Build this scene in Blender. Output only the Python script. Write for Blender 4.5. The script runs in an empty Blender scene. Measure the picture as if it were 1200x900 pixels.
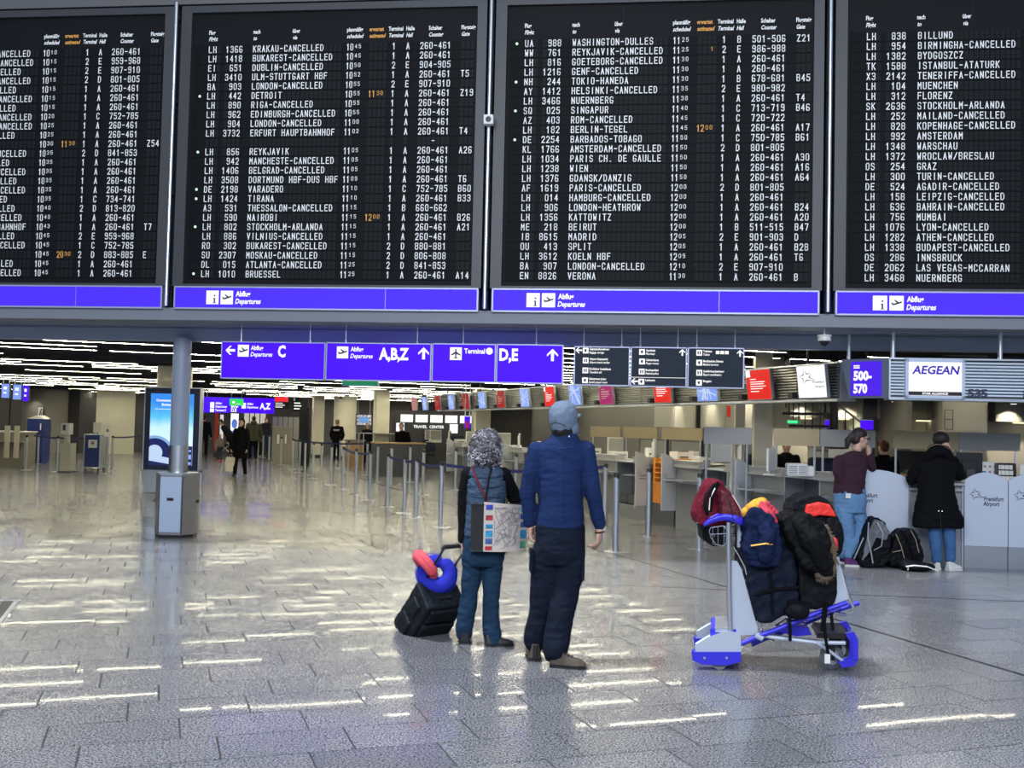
import bpy, bmesh, math, random
from mathutils import Vector, Matrix, noise
random.seed(7)
S = bpy.context.scene
COL = S.collection
# ------------------------------------------------------------ camera
FPX = 1232.0
U = Vector((686, 30350, -FPX)).normalized()
_f = Vector((0, 0, -1)); Yc = (_f - U * _f.dot(U)).normalized(); Xc = Yc.cross(U)
ROT = Matrix((Xc, Yc, U)); EYE = Vector((0, 0, 1.6))
cd = bpy.data.cameras.new('camera'); cd.sensor_width = 36; cd.lens = FPX * 36 / 1200; cd.clip_end = 200
cam = bpy.data.objects.new('camera', cd); COL.objects.link(cam)
cam.matrix_world = Matrix.Translation(EYE) @ ROT.to_4x4(); S.camera = cam
# ------------------------------------------------------------ world and light
w = bpy.data.worlds.new('world'); S.world = w; w.use_nodes = True
w.node_tree.nodes['Background'].inputs[0].default_value = (0.60, 0.74, 1.0, 1)
w.node_tree.nodes['Background'].inputs[1].default_value = 0.48
sd = bpy.data.lights.new('skylight_sun', 'SUN'); sd.energy = 3.8; sd.angle = math.radians(6); sd.color = (0.9, 0.94, 1.0)
so = bpy.data.objects.new('skylight_sun', sd); COL.objects.link(so)
so.rotation_euler = Vector((0.38, 0.02, -1)).to_track_quat('-Z', 'Y').to_euler()
ad_ = bpy.data.lights.new('board_fill_light', 'AREA'); ad_.shape = 'RECTANGLE'; ad_.size = 14; ad_.size_y = 5; ad_.energy = 2250; ad_.color = (0.88, 0.93, 1.0)  # added area lamp behind the camera, brightens the boards and their lettering
ao_ = bpy.data.objects.new('board_fill_light', ad_); COL.objects.link(ao_); ao_.location = (-1, -5, 8.5); ao_.rotation_euler = Vector((0.05, 1, -0.22)).to_track_quat('-Z', 'Y').to_euler()
S.view_settings.view_transform = 'Standard'; S.view_settings.look = 'None'
S.view_settings.exposure = 0.0; S.view_settings.gamma = 1.0; S.view_settings.use_curve_mapping = False
# ------------------------------------------------------------ geometry of the place
def ray(px, py): return ROT @ Vector((px - 600, 450 - py, -FPX))
def at(px, py, Y):
    d = ray(px, py); return EYE + d * (Y / d.y)
def fl(px, py, z=0.0):
    d = ray(px, py); return EYE + d * ((z - 1.6) / d.z)
BA = math.radians(-6.7); HA = math.radians(18.53)
Bd = Vector((math.cos(BA), math.sin(BA), 0)); Bn = Vector((-math.sin(BA), math.cos(BA), 0)); BP = Vector((0, 13, 0))
Wd = Vector((math.cos(HA), math.sin(HA), 0)); Dd = Vector((-math.sin(HA), math.cos(HA), 0))
def bu(px, py, v=0.0):        # point of the departure-board plane (moved back by v) -> (u, z)
    d = ray(px, py); P = BP + Bn * v; t = (P - EYE).dot(Bn) / d.dot(Bn); p = EYE + d * t
    return (p - BP).dot(Bd), p.z
def hb(px, py, a):            # point at hall coordinate a -> (b, z)
    d = ray(px, py); t = (a - EYE.dot(Wd)) / d.dot(Wd); p = EYE + d * t
    return p.dot(Dd), p.z
def hf(px, py):
    p = fl(px, py); return p.dot(Wd), p.dot(Dd)
def H(a, b, z=0.0): return Wd * a + Dd * b + Vector((0, 0, z))
# ------------------------------------------------------------ materials
MATS = {}
def mat(name, c, rough=0.5, metal=0.0, emit=None, es=1.0, var=0.0, vs=8.0, bump=0.0, bs=60.0, spec=0.5, alpha=None, trans=0.0, sheen=0.0):
    if name in MATS: return MATS[name]
    m = bpy.data.materials.new(name); m.use_nodes = True; nt = m.node_tree; b = nt.nodes['Principled BSDF']
    b.inputs['Base Color'].default_value = (*c, 1); b.inputs['Roughness'].default_value = rough; b.inputs['Metallic'].default_value = metal
    b.inputs['Specular IOR Level'].default_value = spec; b.inputs['Transmission Weight'].default_value = trans
    if sheen: b.inputs['Sheen Weight'].default_value = sheen
    if emit: b.inputs['Emission Color'].default_value = (*emit, 1); b.inputs['Emission Strength'].default_value = es
    if var or bump:
        tc = nt.nodes.new('ShaderNodeTexCoord')
    if var:
        n = nt.nodes.new('ShaderNodeTexNoise'); n.inputs['Scale'].default_value = vs; n.inputs['Detail'].default_value = 4
        nt.links.new(tc.outputs['Object'], n.inputs['Vector'])
        r = nt.nodes.new('ShaderNodeValToRGB'); r.color_ramp.elements[0].position = 0.3; r.color_ramp.elements[1].position = 0.7
        r.color_ramp.elements[0].color = (*[x * (1 - var) for x in c], 1); r.color_ramp.elements[1].color = (*[min(1, x * (1 + var)) for x in c], 1)
        nt.links.new(n.outputs['Fac'], r.inputs[0]); nt.links.new(r.outputs[0], b.inputs['Base Color'])
    if bump:
        n = nt.nodes.new('ShaderNodeTexNoise'); n.inputs['Scale'].default_value = bs; n.inputs['Detail'].default_value = 3
        nt.links.new(tc.outputs['Object'], n.inputs['Vector'])
        bm_ = nt.nodes.new('ShaderNodeBump'); bm_.inputs['Strength'].default_value = bump; bm_.inputs['Distance'].default_value = 0.01
        nt.links.new(n.outputs['Fac'], bm_.inputs['Height']); nt.links.new(bm_.outputs[0], b.inputs['Normal'])
    MATS[name] = m; return m
def glow(name, c, s=1.0): return mat(name, (0.01, 0.01, 0.01), 0.5, spec=0.1, emit=c, es=s)
steel = mat('brushed_steel', (0.62, 0.64, 0.66), 0.28, 1.0)
alu = mat('satin_aluminium', (0.58, 0.62, 0.68), 0.35, 0.85)
chrome = mat('chrome', (0.8, 0.82, 0.85), 0.12, 1.0)
board_black = mat('board_black', (0.006, 0.007, 0.009), 0.5, spec=0.3)
board_face = mat('board_face', (0.0075, 0.008, 0.010), 0.6, spec=0.15)
flap_black = mat('flap_black', (0.010, 0.011, 0.013), 0.6, spec=0.15)
row_black = mat('row_black', (0.006, 0.007, 0.008), 0.6, spec=0.1)
white_print = mat('white_print', (1.0, 1.0, 0.98), 0.6)
orange_print = mat('orange_print', (0.9, 0.42, 0.08), 0.6)
green_lamp = glow('green_lamp', (0.7, 1.0, 0.8), 1.2)
frame_grey = mat('frame_grey', (0.06, 0.063, 0.07), 0.45, 0.3)
band_blue = glow('band_blue', (0.075, 0.028, 1.0), 1.0)
sign_blue = glow('sign_blue', (0.07, 0.0, 1.0), 1.0)
lit_white = glow('lit_white', (1.0, 1.0, 1.0), 1.1)
sign_dark = glow('sign_dark', (0.013, 0.022, 0.042), 1.0)
sign_edge = mat('sign_edge', (0.42, 0.45, 0.62), 0.4, 0.4)
beam_mat = mat('beam_paint', (0.33, 0.39, 0.50), 0.5, 0.1, var=0.05, vs=1.5)
beam_dark = mat('beam_dark', (0.12, 0.13, 0.17), 0.5)
soffit_mat = mat('soffit_paint', (0.21, 0.23, 0.27), 0.5)
ceil_black = mat('ceiling_black', (0.012, 0.012, 0.013), 0.8)
ceil_slat = mat('ceiling_slat', (0.03, 0.03, 0.032), 0.6)
cream = mat('cream_paint', (0.78, 0.75, 0.60), 0.6, var=0.04, vs=2)
dark_wall = mat('dark_panel', (0.10, 0.10, 0.105), 0.6, var=0.06, vs=0.6)
grey_wall = mat('grey_wall', (0.34, 0.335, 0.31), 0.5, var=0.05, vs=0.8)
counter_grey = mat('counter_grey', (0.20, 0.205, 0.215), 0.45, 0.2)
counter_dark = mat('counter_dark', (0.07, 0.075, 0.085), 0.4, 0.3)
wing_grey = mat('wing_grey', (0.42, 0.44, 0.47), 0.45, 0.1)
wing_light = mat('wing_light', (0.56, 0.62, 0.74), 0.45, 0.05)
plinth_steel = mat('plinth_steel', (0.42, 0.45, 0.5), 0.38, 0.7)
worktop = mat('worktop', (0.40, 0.40, 0.40), 0.4, 0.2)
black_plastic = mat('black_plastic', (0.012, 0.012, 0.014), 0.4)
white_plastic = mat('white_plastic', (0.75, 0.75, 0.72), 0.4)
paper = mat('paper', (0.8, 0.79, 0.74), 0.7)
navy = mat('navy_fabric', (0.014, 0.018, 0.04), 0.85, bump=0.3, bs=90)
logo_ink = mat('logo_ink', (0.03, 0.04, 0.09), 0.5)
louvre_dim = mat('louvre_dim', (0.2, 0.2, 0.185), 0.35, 0.5)  # dimmed copy of the louvre metal for the receding band, shade in the colour
louvre_mat = mat('louvre_daylit', (0.80, 0.90, 1.0), 0.35, 0.15)  # skylight put into the colour: pale blue blades for the right-hand band
belt_blue = mat('belt_blue', (0.015, 0.02, 0.12), 0.7)
orange = mat('orange_laminate', (0.75, 0.27, 0.02), 0.4)
wood = mat('light_wood', (0.45, 0.28, 0.12), 0.5, var=0.15, vs=9)
blue_paint = mat('blue_paint', (0.02, 0.045, 0.22), 0.4)
trolley_blue = mat('trolley_blue', (0.035, 0.03, 0.62), 0.35)
skin = mat('skin', (0.62, 0.36, 0.27), 0.5, var=0.08, vs=20)
# ------------------------------------------------------------ mesh builder
class MB:
    def __init__(s): s.v = []; s.f = []
    def add(s, vs, fs):
        n = len(s.v); s.v += [tuple(x) for x in vs]; s.f += [tuple(i + n for i in f) for f in fs]; return s
    def box(s, x0, x1, y0, y1, z0, z1, M=None):
        vs = [Vector((x, y, z)) for z in (z0, z1) for y in (y0, y1) for x in (x0, x1)]
        if M: vs = [M @ q for q in vs]
        return s.add(vs, [(0, 2, 3, 1), (4, 5, 7, 6), (0, 1, 5, 4), (2, 6, 7, 3), (0, 4, 6, 2), (1, 3, 7, 5)])
    def prism(s, pts, y0, y1, ax='y', M=None):     # outline pts (x,z) (ax y) / (x,y) (ax z) / (y,z) (ax x), extruded y0..y1
        n = len(pts); vs = []
        for d in (y0, y1):
            for p, q in pts:
                vs.append(Vector((p, d, q)) if ax == 'y' else Vector((p, q, d)) if ax == 'z' else Vector((d, p, q)))
        if M: vs = [M @ q for q in vs]
        return s.add(vs, [tuple(range(n)), tuple(range(2 * n - 1, n - 1, -1))] + [(i, (i + 1) % n + 0, (i + 1) % n + n, i + n) for i in range(n)])
    def tube(s, pts, r, seg=10, rb=None, caps=True):
        pts = [Vector(p) for p in pts]; n = len(pts); rs = r if isinstance(r, (list, tuple)) else [r] * n
        up = None; rings = []
        for i, p in enumerate(pts):
            t = (pts[min(i + 1, n - 1)] - pts[max(i - 1, 0)]).normalized()
            if up is None:
                up = t.orthogonal().normalized()
            else:
                up = (up - t * up.dot(t)); up = up.normalized() if up.length > 1e-6 else t.orthogonal().normalized()
            sd_ = t.cross(up)
            rings.append([p + (up * math.cos(2 * math.pi * k / seg) + sd_ * math.sin(2 * math.pi * k / seg) * (rb if rb else 1)) * rs[i] for k in range(seg)])
        vs = [q for R_ in rings for q in R_]; fs = []
        for i in range(n - 1):
            for k in range(seg):
                a = i * seg + k; b = i * seg + (k + 1) % seg; fs.append((a, b, b + seg, a + seg))
        if caps: fs += [tuple(range(seg - 1, -1, -1)), tuple((n - 1) * seg + k for k in range(seg))]
        return s.add(vs, fs)
    def lathe(s, prof, c=(0, 0, 0), seg=20, ax='z'):
        vs = []; fs = []
        for r, h in prof:
            for k in range(seg):
                a = 2 * math.pi * k / seg; x, y = r * math.cos(a), r * math.sin(a)
                v = (x, y, h) if ax == 'z' else (x, h, y) if ax == 'y' else (h, x, y)
                vs.append(Vector(v) + Vector(c))
        for i in range(len(prof) - 1):
            for k in range(seg): fs.append((i * seg + k, i * seg + (k + 1) % seg, (i + 1) * seg + (k + 1) % seg, (i + 1) * seg + k))
        fs += [tuple(range(seg - 1, -1, -1)), tuple((len(prof) - 1) * seg + k for k in range(seg))]
        return s.add(vs, fs)
    def ball(s, c, r, seg=12, rings=8, M=None):
        r = Vector(r) if hasattr(r, '__len__') else Vector((r, r, r)); c = Vector(c); vs = [Vector((0, 0, -1))]; fs = []
        for i in range(1, rings):
            t = math.pi * i / rings
            for k in range(seg):
                p = 2 * math.pi * k / seg; vs.append(Vector((math.sin(t) * math.cos(p), math.sin(t) * math.sin(p), -math.cos(t))))
        vs.append(Vector((0, 0, 1))); L = len(vs) - 1
        for k in range(seg):
            fs.append((0, 1 + (k + 1) % seg, 1 + k)); fs.append((L, L - seg + k, L - seg + (k + 1) % seg))
        for i in range(rings - 2):
            for k in range(seg):
                a = 1 + i * seg + k; b = 1 + i * seg + (k + 1) % seg; fs.append((a, b, b + seg, a + seg))
        vs = [Vector((q.x * r.x, q.y * r.y, q.z * r.z)) for q in vs]
        if M: vs = [M @ q for q in vs]
        return s.add([c + q for q in vs], fs)
    def build(s, name, m, parent=None, loc=None, rz=None, smooth=False, bevel=0, kind=None, fix=False):
        me = bpy.data.meshes.new(name); me.from_pydata(s.v, [], s.f); me.materials.append(m)
        if fix:
            b = bmesh.new(); b.from_mesh(me); bmesh.ops.recalc_face_normals(b, faces=b.faces); b.to_mesh(me); b.free()
        if smooth:
            me.polygons.foreach_set('use_smooth', [True] * len(me.polygons))
            if smooth != 'all':
                try: me.set_sharp_from_angle(angle=math.radians(40))
                except Exception: pass
        o = bpy.data.objects.new(name, me); COL.objects.link(o); o.parent = parent
        if loc is not None: o.location = loc
        if rz is not None: o.rotation_euler = (0, 0, rz)
        if bevel:
            md = o.modifiers.new('bevel', 'BEVEL'); md.width = bevel; md.segments = 2; md.limit_method = 'ANGLE'; md.harden_normals = False
        if kind: o['kind'] = kind
        return o
def thing(name, label, cat, loc=(0, 0, 0), rz=0.0, group=None):
    o = bpy.data.objects.new(name, None); COL.objects.link(o); o.empty_display_size = 0.1
    o.location = loc; o.rotation_euler = (0, 0, rz); o['label'] = label; o['category'] = cat
    if group: o['group'] = group
    return o
def tag(o, label, cat, group=None):
    o['label'] = label; o['category'] = cat
    if group: o['group'] = group
    return o
KIDS = {}
def kids(o): return [c for c in COL.objects if c.parent == o]
def dup(root, loc, rz=None, label=None, group=None, ch=None):
    r = root.copy(); COL.objects.link(r); r.location = loc
    if rz is not None: r.rotation_euler = (0, 0, rz)
    if label: r['label'] = label
    if group: r['group'] = group
    for c0 in (ch if ch is not None else [(c, kids(c)) for c in kids(root)]):
        c = c0[0].copy(); COL.objects.link(c); c.parent = r
        for g0 in c0[1]:
            g = g0.copy(); COL.objects.link(g); g.parent = c
    return r
def tree(root): return [(c, kids(c)) for c in kids(root)]
# ------------------------------------------------------------ lettering
TXT = {}
def glyphs(s, off=0.0):
    k = (s, off)
    if k not in TXT:
        cu = bpy.data.curves.new('t', 'FONT'); cu.body = s; cu.resolution_u = 2; cu.offset = off; cu.fill_mode = 'FRONT'
        ob = bpy.data.objects.new('t', cu); me = ob.to_mesh()
        vs = [(v.co.x, v.co.y) for v in me.vertices]; fs = [tuple(p.vertices) for p in me.polygons]
        ob.to_mesh_clear(); bpy.data.objects.remove(ob); bpy.data.curves.remove(cu)
        TXT[k] = (vs, fs)
    return TXT[k]
_hv = glyphs('H')[0]; CAPH = max(y for x, y in _hv)
def text(mb, s, x, z, h, xs=0.8, y=0.0, align='l', off=0.015, shear=0.0, width=None, M=None):
    vs, fs = glyphs(s, off)
    if not vs: return
    k = h / CAPH; x0 = min(v[0] for v in vs); x1 = max(v[0] for v in vs)
    kx = k * xs if width is None else width / (x1 - x0)
    w_ = (x1 - x0) * kx; ox = x - (0 if align == 'l' else w_ if align == 'r' else w_ / 2)
    pts = [Vector((ox + (a - x0) * kx + b * k * shear, y, z + b * k)) for a, b in vs]
    if M: pts = [M @ p for p in pts]
    mb.add(pts, fs)
_O = [(0, .15), (0, .85), (.2, 1), (.8, 1), (1, .85), (1, .15), (.8, 0), (.2, 0), (0, .15)]
_P = [(0, 0), (0, 1), (.8, 1), (1, .85), (1, .62), (.8, .48), (0, .48)]
_C = [(1, .8), (.8, 1), (.2, 1), (0, .85), (0, .15), (.2, 0), (.8, 0), (1, .2)]
_6 = [(.95, .88), (.8, 1), (.2, 1), (0, .85), (0, .15), (.2, 0), (.8, 0), (1, .15), (1, .36), (.8, .5), (.05, .46)]
STK = {'A': [[(0, 0), (.5, 1), (1, 0)], [(.2, .33), (.8, .33)]], 'B': [[(0, 0), (0, 1), (.8, 1), (1, .85), (1, .66), (.8, .53), (0, .53)], [(.8, .53), (1, .38), (1, .15), (.8, 0), (0, 0)]], 'C': [_C],
 'D': [[(0, 0), (0, 1), (.6, 1), (1, .78), (1, .22), (.6, 0), (0, 0)]], 'E': [[(1, 1), (0, 1), (0, 0), (1, 0)], [(0, .52), (.85, .52)]], 'F': [[(1, 1), (0, 1), (0, 0)], [(0, .52), (.85, .52)]],
 'G': [_C + [(1, .42), (.55, .42)]], 'H': [[(0, 0), (0, 1)], [(1, 0), (1, 1)], [(0, .52), (1, .52)]], 'I': [[(.5, 0), (.5, 1)]], 'J': [[(1, 1), (1, .15), (.8, 0), (.2, 0), (0, .15), (0, .3)]],
 'K': [[(0, 0), (0, 1)], [(1, 1), (0, .42)], [(.3, .6), (1, 0)]], 'L': [[(0, 1), (0, 0), (1, 0)]], 'M': [[(0, 0), (0, 1), (.5, .45), (1, 1), (1, 0)]], 'N': [[(0, 0), (0, 1), (1, 0), (1, 1)]], 'O': [_O], 'P': [_P],
 'Q': [_O, [(.6, .25), (1, 0)]], 'R': [_P, [(.5, .48), (1, 0)]], 'S': [[(1, .82), (.8, 1), (.2, 1), (0, .85), (0, .66), (.2, .54), (.8, .49), (1, .37), (1, .15), (.8, 0), (.2, 0), (0, .18)]],
 'T': [[(0, 1), (1, 1)], [(.5, 1), (.5, 0)]], 'U': [[(0, 1), (0, .15), (.2, 0), (.8, 0), (1, .15), (1, 1)]], 'V': [[(0, 1), (.5, 0), (1, 1)]], 'W': [[(0, 1), (.15, 0), (.5, .6), (.85, 0), (1, 1)]], 'X': [[(0, 0), (1, 1)], [(0, 1), (1, 0)]],
 'Y': [[(0, 1), (.5, .5), (1, 1)], [(.5, .5), (.5, 0)]], 'Z': [[(0, 1), (1, 1), (0, 0), (1, 0)]], '0': [_O], '1': [[(.12, .78), (.5, 1), (.5, 0)]], '2': [[(0, .8), (.2, 1), (.8, 1), (1, .85), (1, .62), (0, 0), (1, 0)]],
 '3': [[(0, .85), (.2, 1), (.8, 1), (1, .85), (1, .66), (.8, .53), (.35, .53)], [(.8, .53), (1, .38), (1, .15), (.8, 0), (.2, 0), (0, .15)]], '4': [[(.75, 0), (.75, 1), (0, .3), (1, .3)]],
 '5': [[(1, 1), (.08, 1), (.04, .55), (.8, .6), (1, .45), (1, .15), (.8, 0), (.2, 0), (0, .15)]], '6': [_6], '7': [[(0, 1), (1, 1), (.4, 0)]], '8': [[(.2, .53), (0, .67), (0, .87), (.2, 1), (.8, 1), (1, .87), (1, .67), (.8, .53), (.2, .53), (0, .39), (0, .14), (.2, 0), (.8, 0), (1, .14), (1, .39), (.8, .53)]], '9': [[(1 - a, 1 - b) for a, b in _6]],
 '-': [[(.1, .5), (.9, .5)]], '/': [[(0, 0), (1, 1)]], '.': [[(.4, .04), (.6, .04)]]}
def mono(mb, s, x, z, h, pitch, cw, y=0.0, off=0.0):      # split-flap lettering drawn from strokes
    t = h * .060
    for i, c in enumerate(s):
        if c not in STK: continue
        w_ = cw * .78; x0 = x + (i + .5) * pitch - w_ / 2
        for L in STK[c]:
            P = [(x0 + a * w_, z + t + b * (h - 2 * t)) for a, b in L]
            for (ax, az), (bx, bz) in zip(P, P[1:]):
                dx, dz = bx - ax, bz - az; l = math.hypot(dx, dz) or 1; dx, dz = dx / l * t, dz / l * t
                mb.add([(ax - dx + dz, y, az - dz - dx), (bx + dx + dz, y, bz + dz - dx), (bx + dx - dz, y, bz + dz + dx), (ax - dx - dz, y, az - dz + dx)], [(0, 1, 2, 3)])
def rect(mb, x0, x1, z0, z1, y=0.0): mb.add([(x0, y, z0), (x1, y, z0), (x1, y, z1), (x0, y, z1)], [(0, 1, 2, 3)])
def poly(mb, pts, y=0.0): mb.add([(a, y, b) for a, b in pts], [tuple(range(len(pts)))])
def arrow(mb, cx, cz, s, d='l', y=0.0):
    P = [(-.5, 0), (-.05, .45), (.13, .45), (-.16, .12), (.5, .12), (.5, -.12), (-.16, -.12), (.13, -.45), (-.05, -.45)]
    if d == 'u': P = [(b_, -a_) for a_, b_ in P][::-1]
    M_ = [(cx + a_ * s, cz + b_ * s) for a_, b_ in P]
    i = [(0, 1, 2, 3, 6, 7, 8), (3, 4, 5, 6)]
    mb.add([(a_, y, b_) for a_, b_ in M_], [tuple(len(P) - 1 - k if d == 'u' else k for k in t) for t in i])
def plane_icon(mb, cx, cz, s, y, kind='dep'):
    if kind == 'dep':      # side view of a climbing airliner
        P = [(-.42, .02), (-.34, .06), (-.22, -.02), (.0, .04), (-.2, .26), (-.1, .28), (.16, .1), (.38, .16), (.44, .1), (.36, .03), (-.05, -.12), (-.3, -.16)]
        c = [(cx + a * s, cz + b * s) for a, b in P]
        mb.add([(a, y, b) for a, b in c], [(0, 1, 2, 11), (2, 3, 10, 11), (3, 6, 7, 8, 9, 10), (3, 4, 5, 6)])
    else:
        for P in ([(-.05, -.4), (.05, -.4), (.06, .35), (0, .44), (-.06, .35)], [(-.42, -.08), (-.42, -.16), (0, -.02), (.42, -.16), (.42, -.08), (0, .2)], [(-.17, -.36), (-.17, -.42), (0, -.34), (.17, -.42), (.17, -.36), (0, -.24)]):
            poly(mb, [(cx + a * s, cz + b * s) for a, b in P], y)
def star_logo(mb, cx, cz, s, y=0.0, M=None):
    # open swooshing star of curved strokes
    n0 = len(mb.v)
    for k in range(5):
        a = math.radians(90 + 72 * k + 12); a1 = a + math.radians(36); a2 = a - math.radians(36)
        tip = (math.cos(a) * s * .5, math.sin(a) * s * .5)
        if k == 3: tip = (s * .75, -s * .28)
        for b_ in (a1, a2):
            inn = (math.cos(b_) * s * .22, math.sin(b_) * s * .22); n = Vector((inn[1] - tip[1], tip[0] - inn[0])).normalized() * s * .035
            poly(mb, [(cx + tip[0], cz + tip[1]), (cx + inn[0] + n.x, cz + inn[1] + n.y), (cx + inn[0] - n.x, cz + inn[1] - n.y)], y)
    if M: mb.v[n0:] = [tuple(M @ Vector(q)) for q in mb.v[n0:]]
# ============================================================ FLOOR
def floor_mat():
    m = bpy.data.materials.new('granite_tile'); m.use_nodes = True; nt = m.node_tree; b = nt.nodes['Principled BSDF']; L = nt.links.new
    geo = nt.nodes.new('ShaderNodeNewGeometry'); oi = nt.nodes.new('ShaderNodeObjectInfo')
    ad = nt.nodes.new('ShaderNodeMath'); ad.operation = 'ADD'; L(geo.outputs['Random Per Island'], ad.inputs[0]); L(oi.outputs['Random'], ad.inputs[1])
    fr = nt.nodes.new('ShaderNodeMath'); fr.operation = 'FRACT'; L(ad.outputs[0], fr.inputs[0])
    tr = nt.nodes.new('ShaderNodeValToRGB'); e = tr.color_ramp.elements
    e[0].position = 0; e[0].color = (0.60, 0.62, 0.66, 1); e[1].position = 1; e[1].color = (1.0, 1.0, 1.0, 1)
    k = tr.color_ramp.elements.new(0.06); k.color = (0.82, 0.83, 0.85, 1)
    L(fr.outputs[0], tr.inputs[0])
    n = nt.nodes.new('ShaderNodeTexNoise'); n.inputs['Scale'].default_value = 85; n.inputs['Detail'].default_value = 4; n.inputs['Roughness'].default_value = 0.85
    L(geo.outputs['Position'], n.inputs['Vector'])
    r = nt.nodes.new('ShaderNodeValToRGB'); e = r.color_ramp.elements
    e[0].position = 0.42; e[0].color = (0.010, 0.011, 0.014, 1); e[1].position = 0.56; e[1].color = (0.30, 0.30, 0.31, 1)
    L(n.outputs['Fac'], r.inputs[0])
    mx = nt.nodes.new('ShaderNodeMix'); mx.data_type = 'RGBA'; mx.blend_type = 'MULTIPLY'; mx.inputs[0].default_value = 1
    L(r.outputs[0], mx.inputs[6]); L(tr.outputs[0], mx.inputs[7]); L(mx.outputs[2], b.inputs['Base Color'])
    n2 = nt.nodes.new('ShaderNodeTexNoise'); n2.inputs['Scale'].default_value = 1.3; L(geo.outputs['Position'], n2.inputs['Vector'])
    mr = nt.nodes.new('ShaderNodeMapRange'); mr.inputs[1].default_value = 0.3; mr.inputs[2].default_value = 0.7; mr.inputs[3].default_value = 0.02; mr.inputs[4].default_value = 0.035
    L(n2.outputs['Fac'], mr.inputs[0]); L(mr.outputs[0], b.inputs['Coat Roughness'])
    b.inputs['Roughness'].default_value = 0.27; b.inputs['Specular IOR Level'].default_value = 0.3; b.inputs['Coat Weight'].default_value = 0.20
    n3 = nt.nodes.new('ShaderNodeTexNoise'); n3.inputs['Scale'].default_value = 7; n3.inputs['Detail'].default_value = 2; L(geo.outputs['Position'], n3.inputs['Vector'])
    bp = nt.nodes.new('ShaderNodeBump'); bp.inputs['Strength'].default_value = 0.004; bp.inputs['Distance'].default_value = 0.002
    L(n3.outputs['Fac'], bp.inputs['Height']); L(bp.outputs[0], b.inputs['Normal'])
    return m
granite = floor_mat()
joint_mat = mat('joint_grout', (0.03, 0.03, 0.033), 0.8)
floor = MB().box(-26, 22, -3, 60, -0.2, -0.0022).build('floor', joint_mat, None, rz=HA, kind='structure')
TL, TW = 0.64, 0.385
def tile_geo(mb, M, L_=TL, W_=TW):
    g = 0.0048; c = 0.0008; x = L_ / 2 - g; y = W_ / 2 - g
    vs = [(sx * x, sy * y, -0.003) for sx, sy in ((-1, -1), (1, -1), (1, 1), (-1, 1))] + [(sx * x, sy * y, -0.0004) for sx, sy in ((-1, -1), (1, -1), (1, 1), (-1, 1))] + [(sx * (x - c), sy * (y - c), 0) for sx, sy in ((-1, -1), (1, -1), (1, 1), (-1, 1))]
    fs = [(8, 9, 10, 11)]
    for i in range(4):
        j = (i + 1) % 4; fs += [(i, j, j + 4, i + 4), (i + 4, j + 4, j + 8, i + 8)]
    mb.add([M @ Vector(q) for q in vs], fs)
tmesh = None; inview = []; rest = MB(); rt = random.Random(3)
JA = 5.6
GR = hf(22, 703)             # corner of the floor grate
for r_ in range(9, 72):
    b0 = r_ * TW
    off = (r_ * 0.5 + 0.17 * math.sin(r_ * 1.7)) * TL
    a = -13.0 + off % TL
    while a < 15:
        ac = a + TL / 2; a += TL
        if ac < GR[0] + 0.32 and ac > GR[0] - 1.6 and abs(b0 - (GR[1] - 0.55)) < 0.55 + TW / 2: continue
        p = H(ac, b0); c = ROT.transposed() @ (p - EYE); tilt = (rt.gauss(0, 0.0016), rt.gauss(0, 0.0016))
        if c.z < -1 and abs(c.x) < -c.z * 0.56 and c.y > c.z * 0.42: inview.append((-c.z, ac, b0, tilt))
        elif -6 < ac < 15 or b0 < 16: 
            tile_geo(rest, Matrix.Translation((ac, b0, 0)) @ Matrix.Rotation(tilt[0], 4, 'X') @ Matrix.Rotation(tilt[1], 4, 'Y'))
inview.sort()
for i, (d, ac, b0, tilt) in enumerate(inview):
    if i < 296:
        if tmesh is None:
            mb = MB(); tile_geo(mb, Matrix.Identity(4)); t0 = mb.build('tile', granite, floor); tmesh = t0.data
        else:
            t0 = bpy.data.objects.new('tile', tmesh); COL.objects.link(t0); t0.parent = floor
        t0.location = (ac, b0, 0); t0.rotation_euler = (tilt[0], tilt[1], 0)
    else:
        tile_geo(rest, Matrix.Translation((ac, b0, 0)) @ Matrix.Rotation(tilt[0], 4, 'X') @ Matrix.Rotation(tilt[1], 4, 'Y'))
rest.build('paving_tiles', granite, floor, kind='stuff')
MB().box(-26, 22, 72 * TW - 0.2, 60, -0.0022, 0).build('far_paving', granite, floor)
MB().box(JA - 0.018, JA + 0.018, 3, 58, -0.004, 0.0012).build('expansion_joint', black_plastic, floor)
jn = fl(1150, 703); MB().box(0.5, 9, -0.015, 0.015, -0.004, 0.0012).build('expansion_joint', black_plastic, None, loc=(jn.x - 4.6, jn.y + 0.54, 0), rz=BA)
o = bpy.data.objects['expansion_joint.001']; o.parent = floor; o.matrix_parent_inverse = floor.matrix_basis.inverted()
# floor grate at the left edge
g = thing('floor_grate', 'dark metal floor grate with pale border strips set in the tiles', 'grate', H(GR[0], GR[1] , 0), HA)
MB().box(-1.4, 0, -1.1, 0, -0.003, -0.001).build('pan', black_plastic, g)
mb = MB()
for x0, x1, y0, y1 in ((-1.4, 0, -0.03, 0), (-0.03, 0, -1.1, 0), (-1.4, -0.12, -0.15, -0.12), (-0.15, -0.12, -1.0, -0.12), (-1.4, -.3, -.42, -.39)): mb.box(x0, x1, y0, y1, -0.006, 0.002)
mb.build('frame', alu, g)
mb = MB()
for k in range(24): mb.box(-1.38, -0.16, -1.0 + k * 0.035, -0.99 + k * 0.035, -0.005, 0.0005)
mb.build('bars', counter_dark, g)
for x0, x1, y0, y1 in ((0.001, .62, -1.4, .2), (-1.4, 0, .001, .2)): MB().box(x0, x1, y0, y1, -.005, -.0012).build('edge_slab', granite, g)
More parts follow.
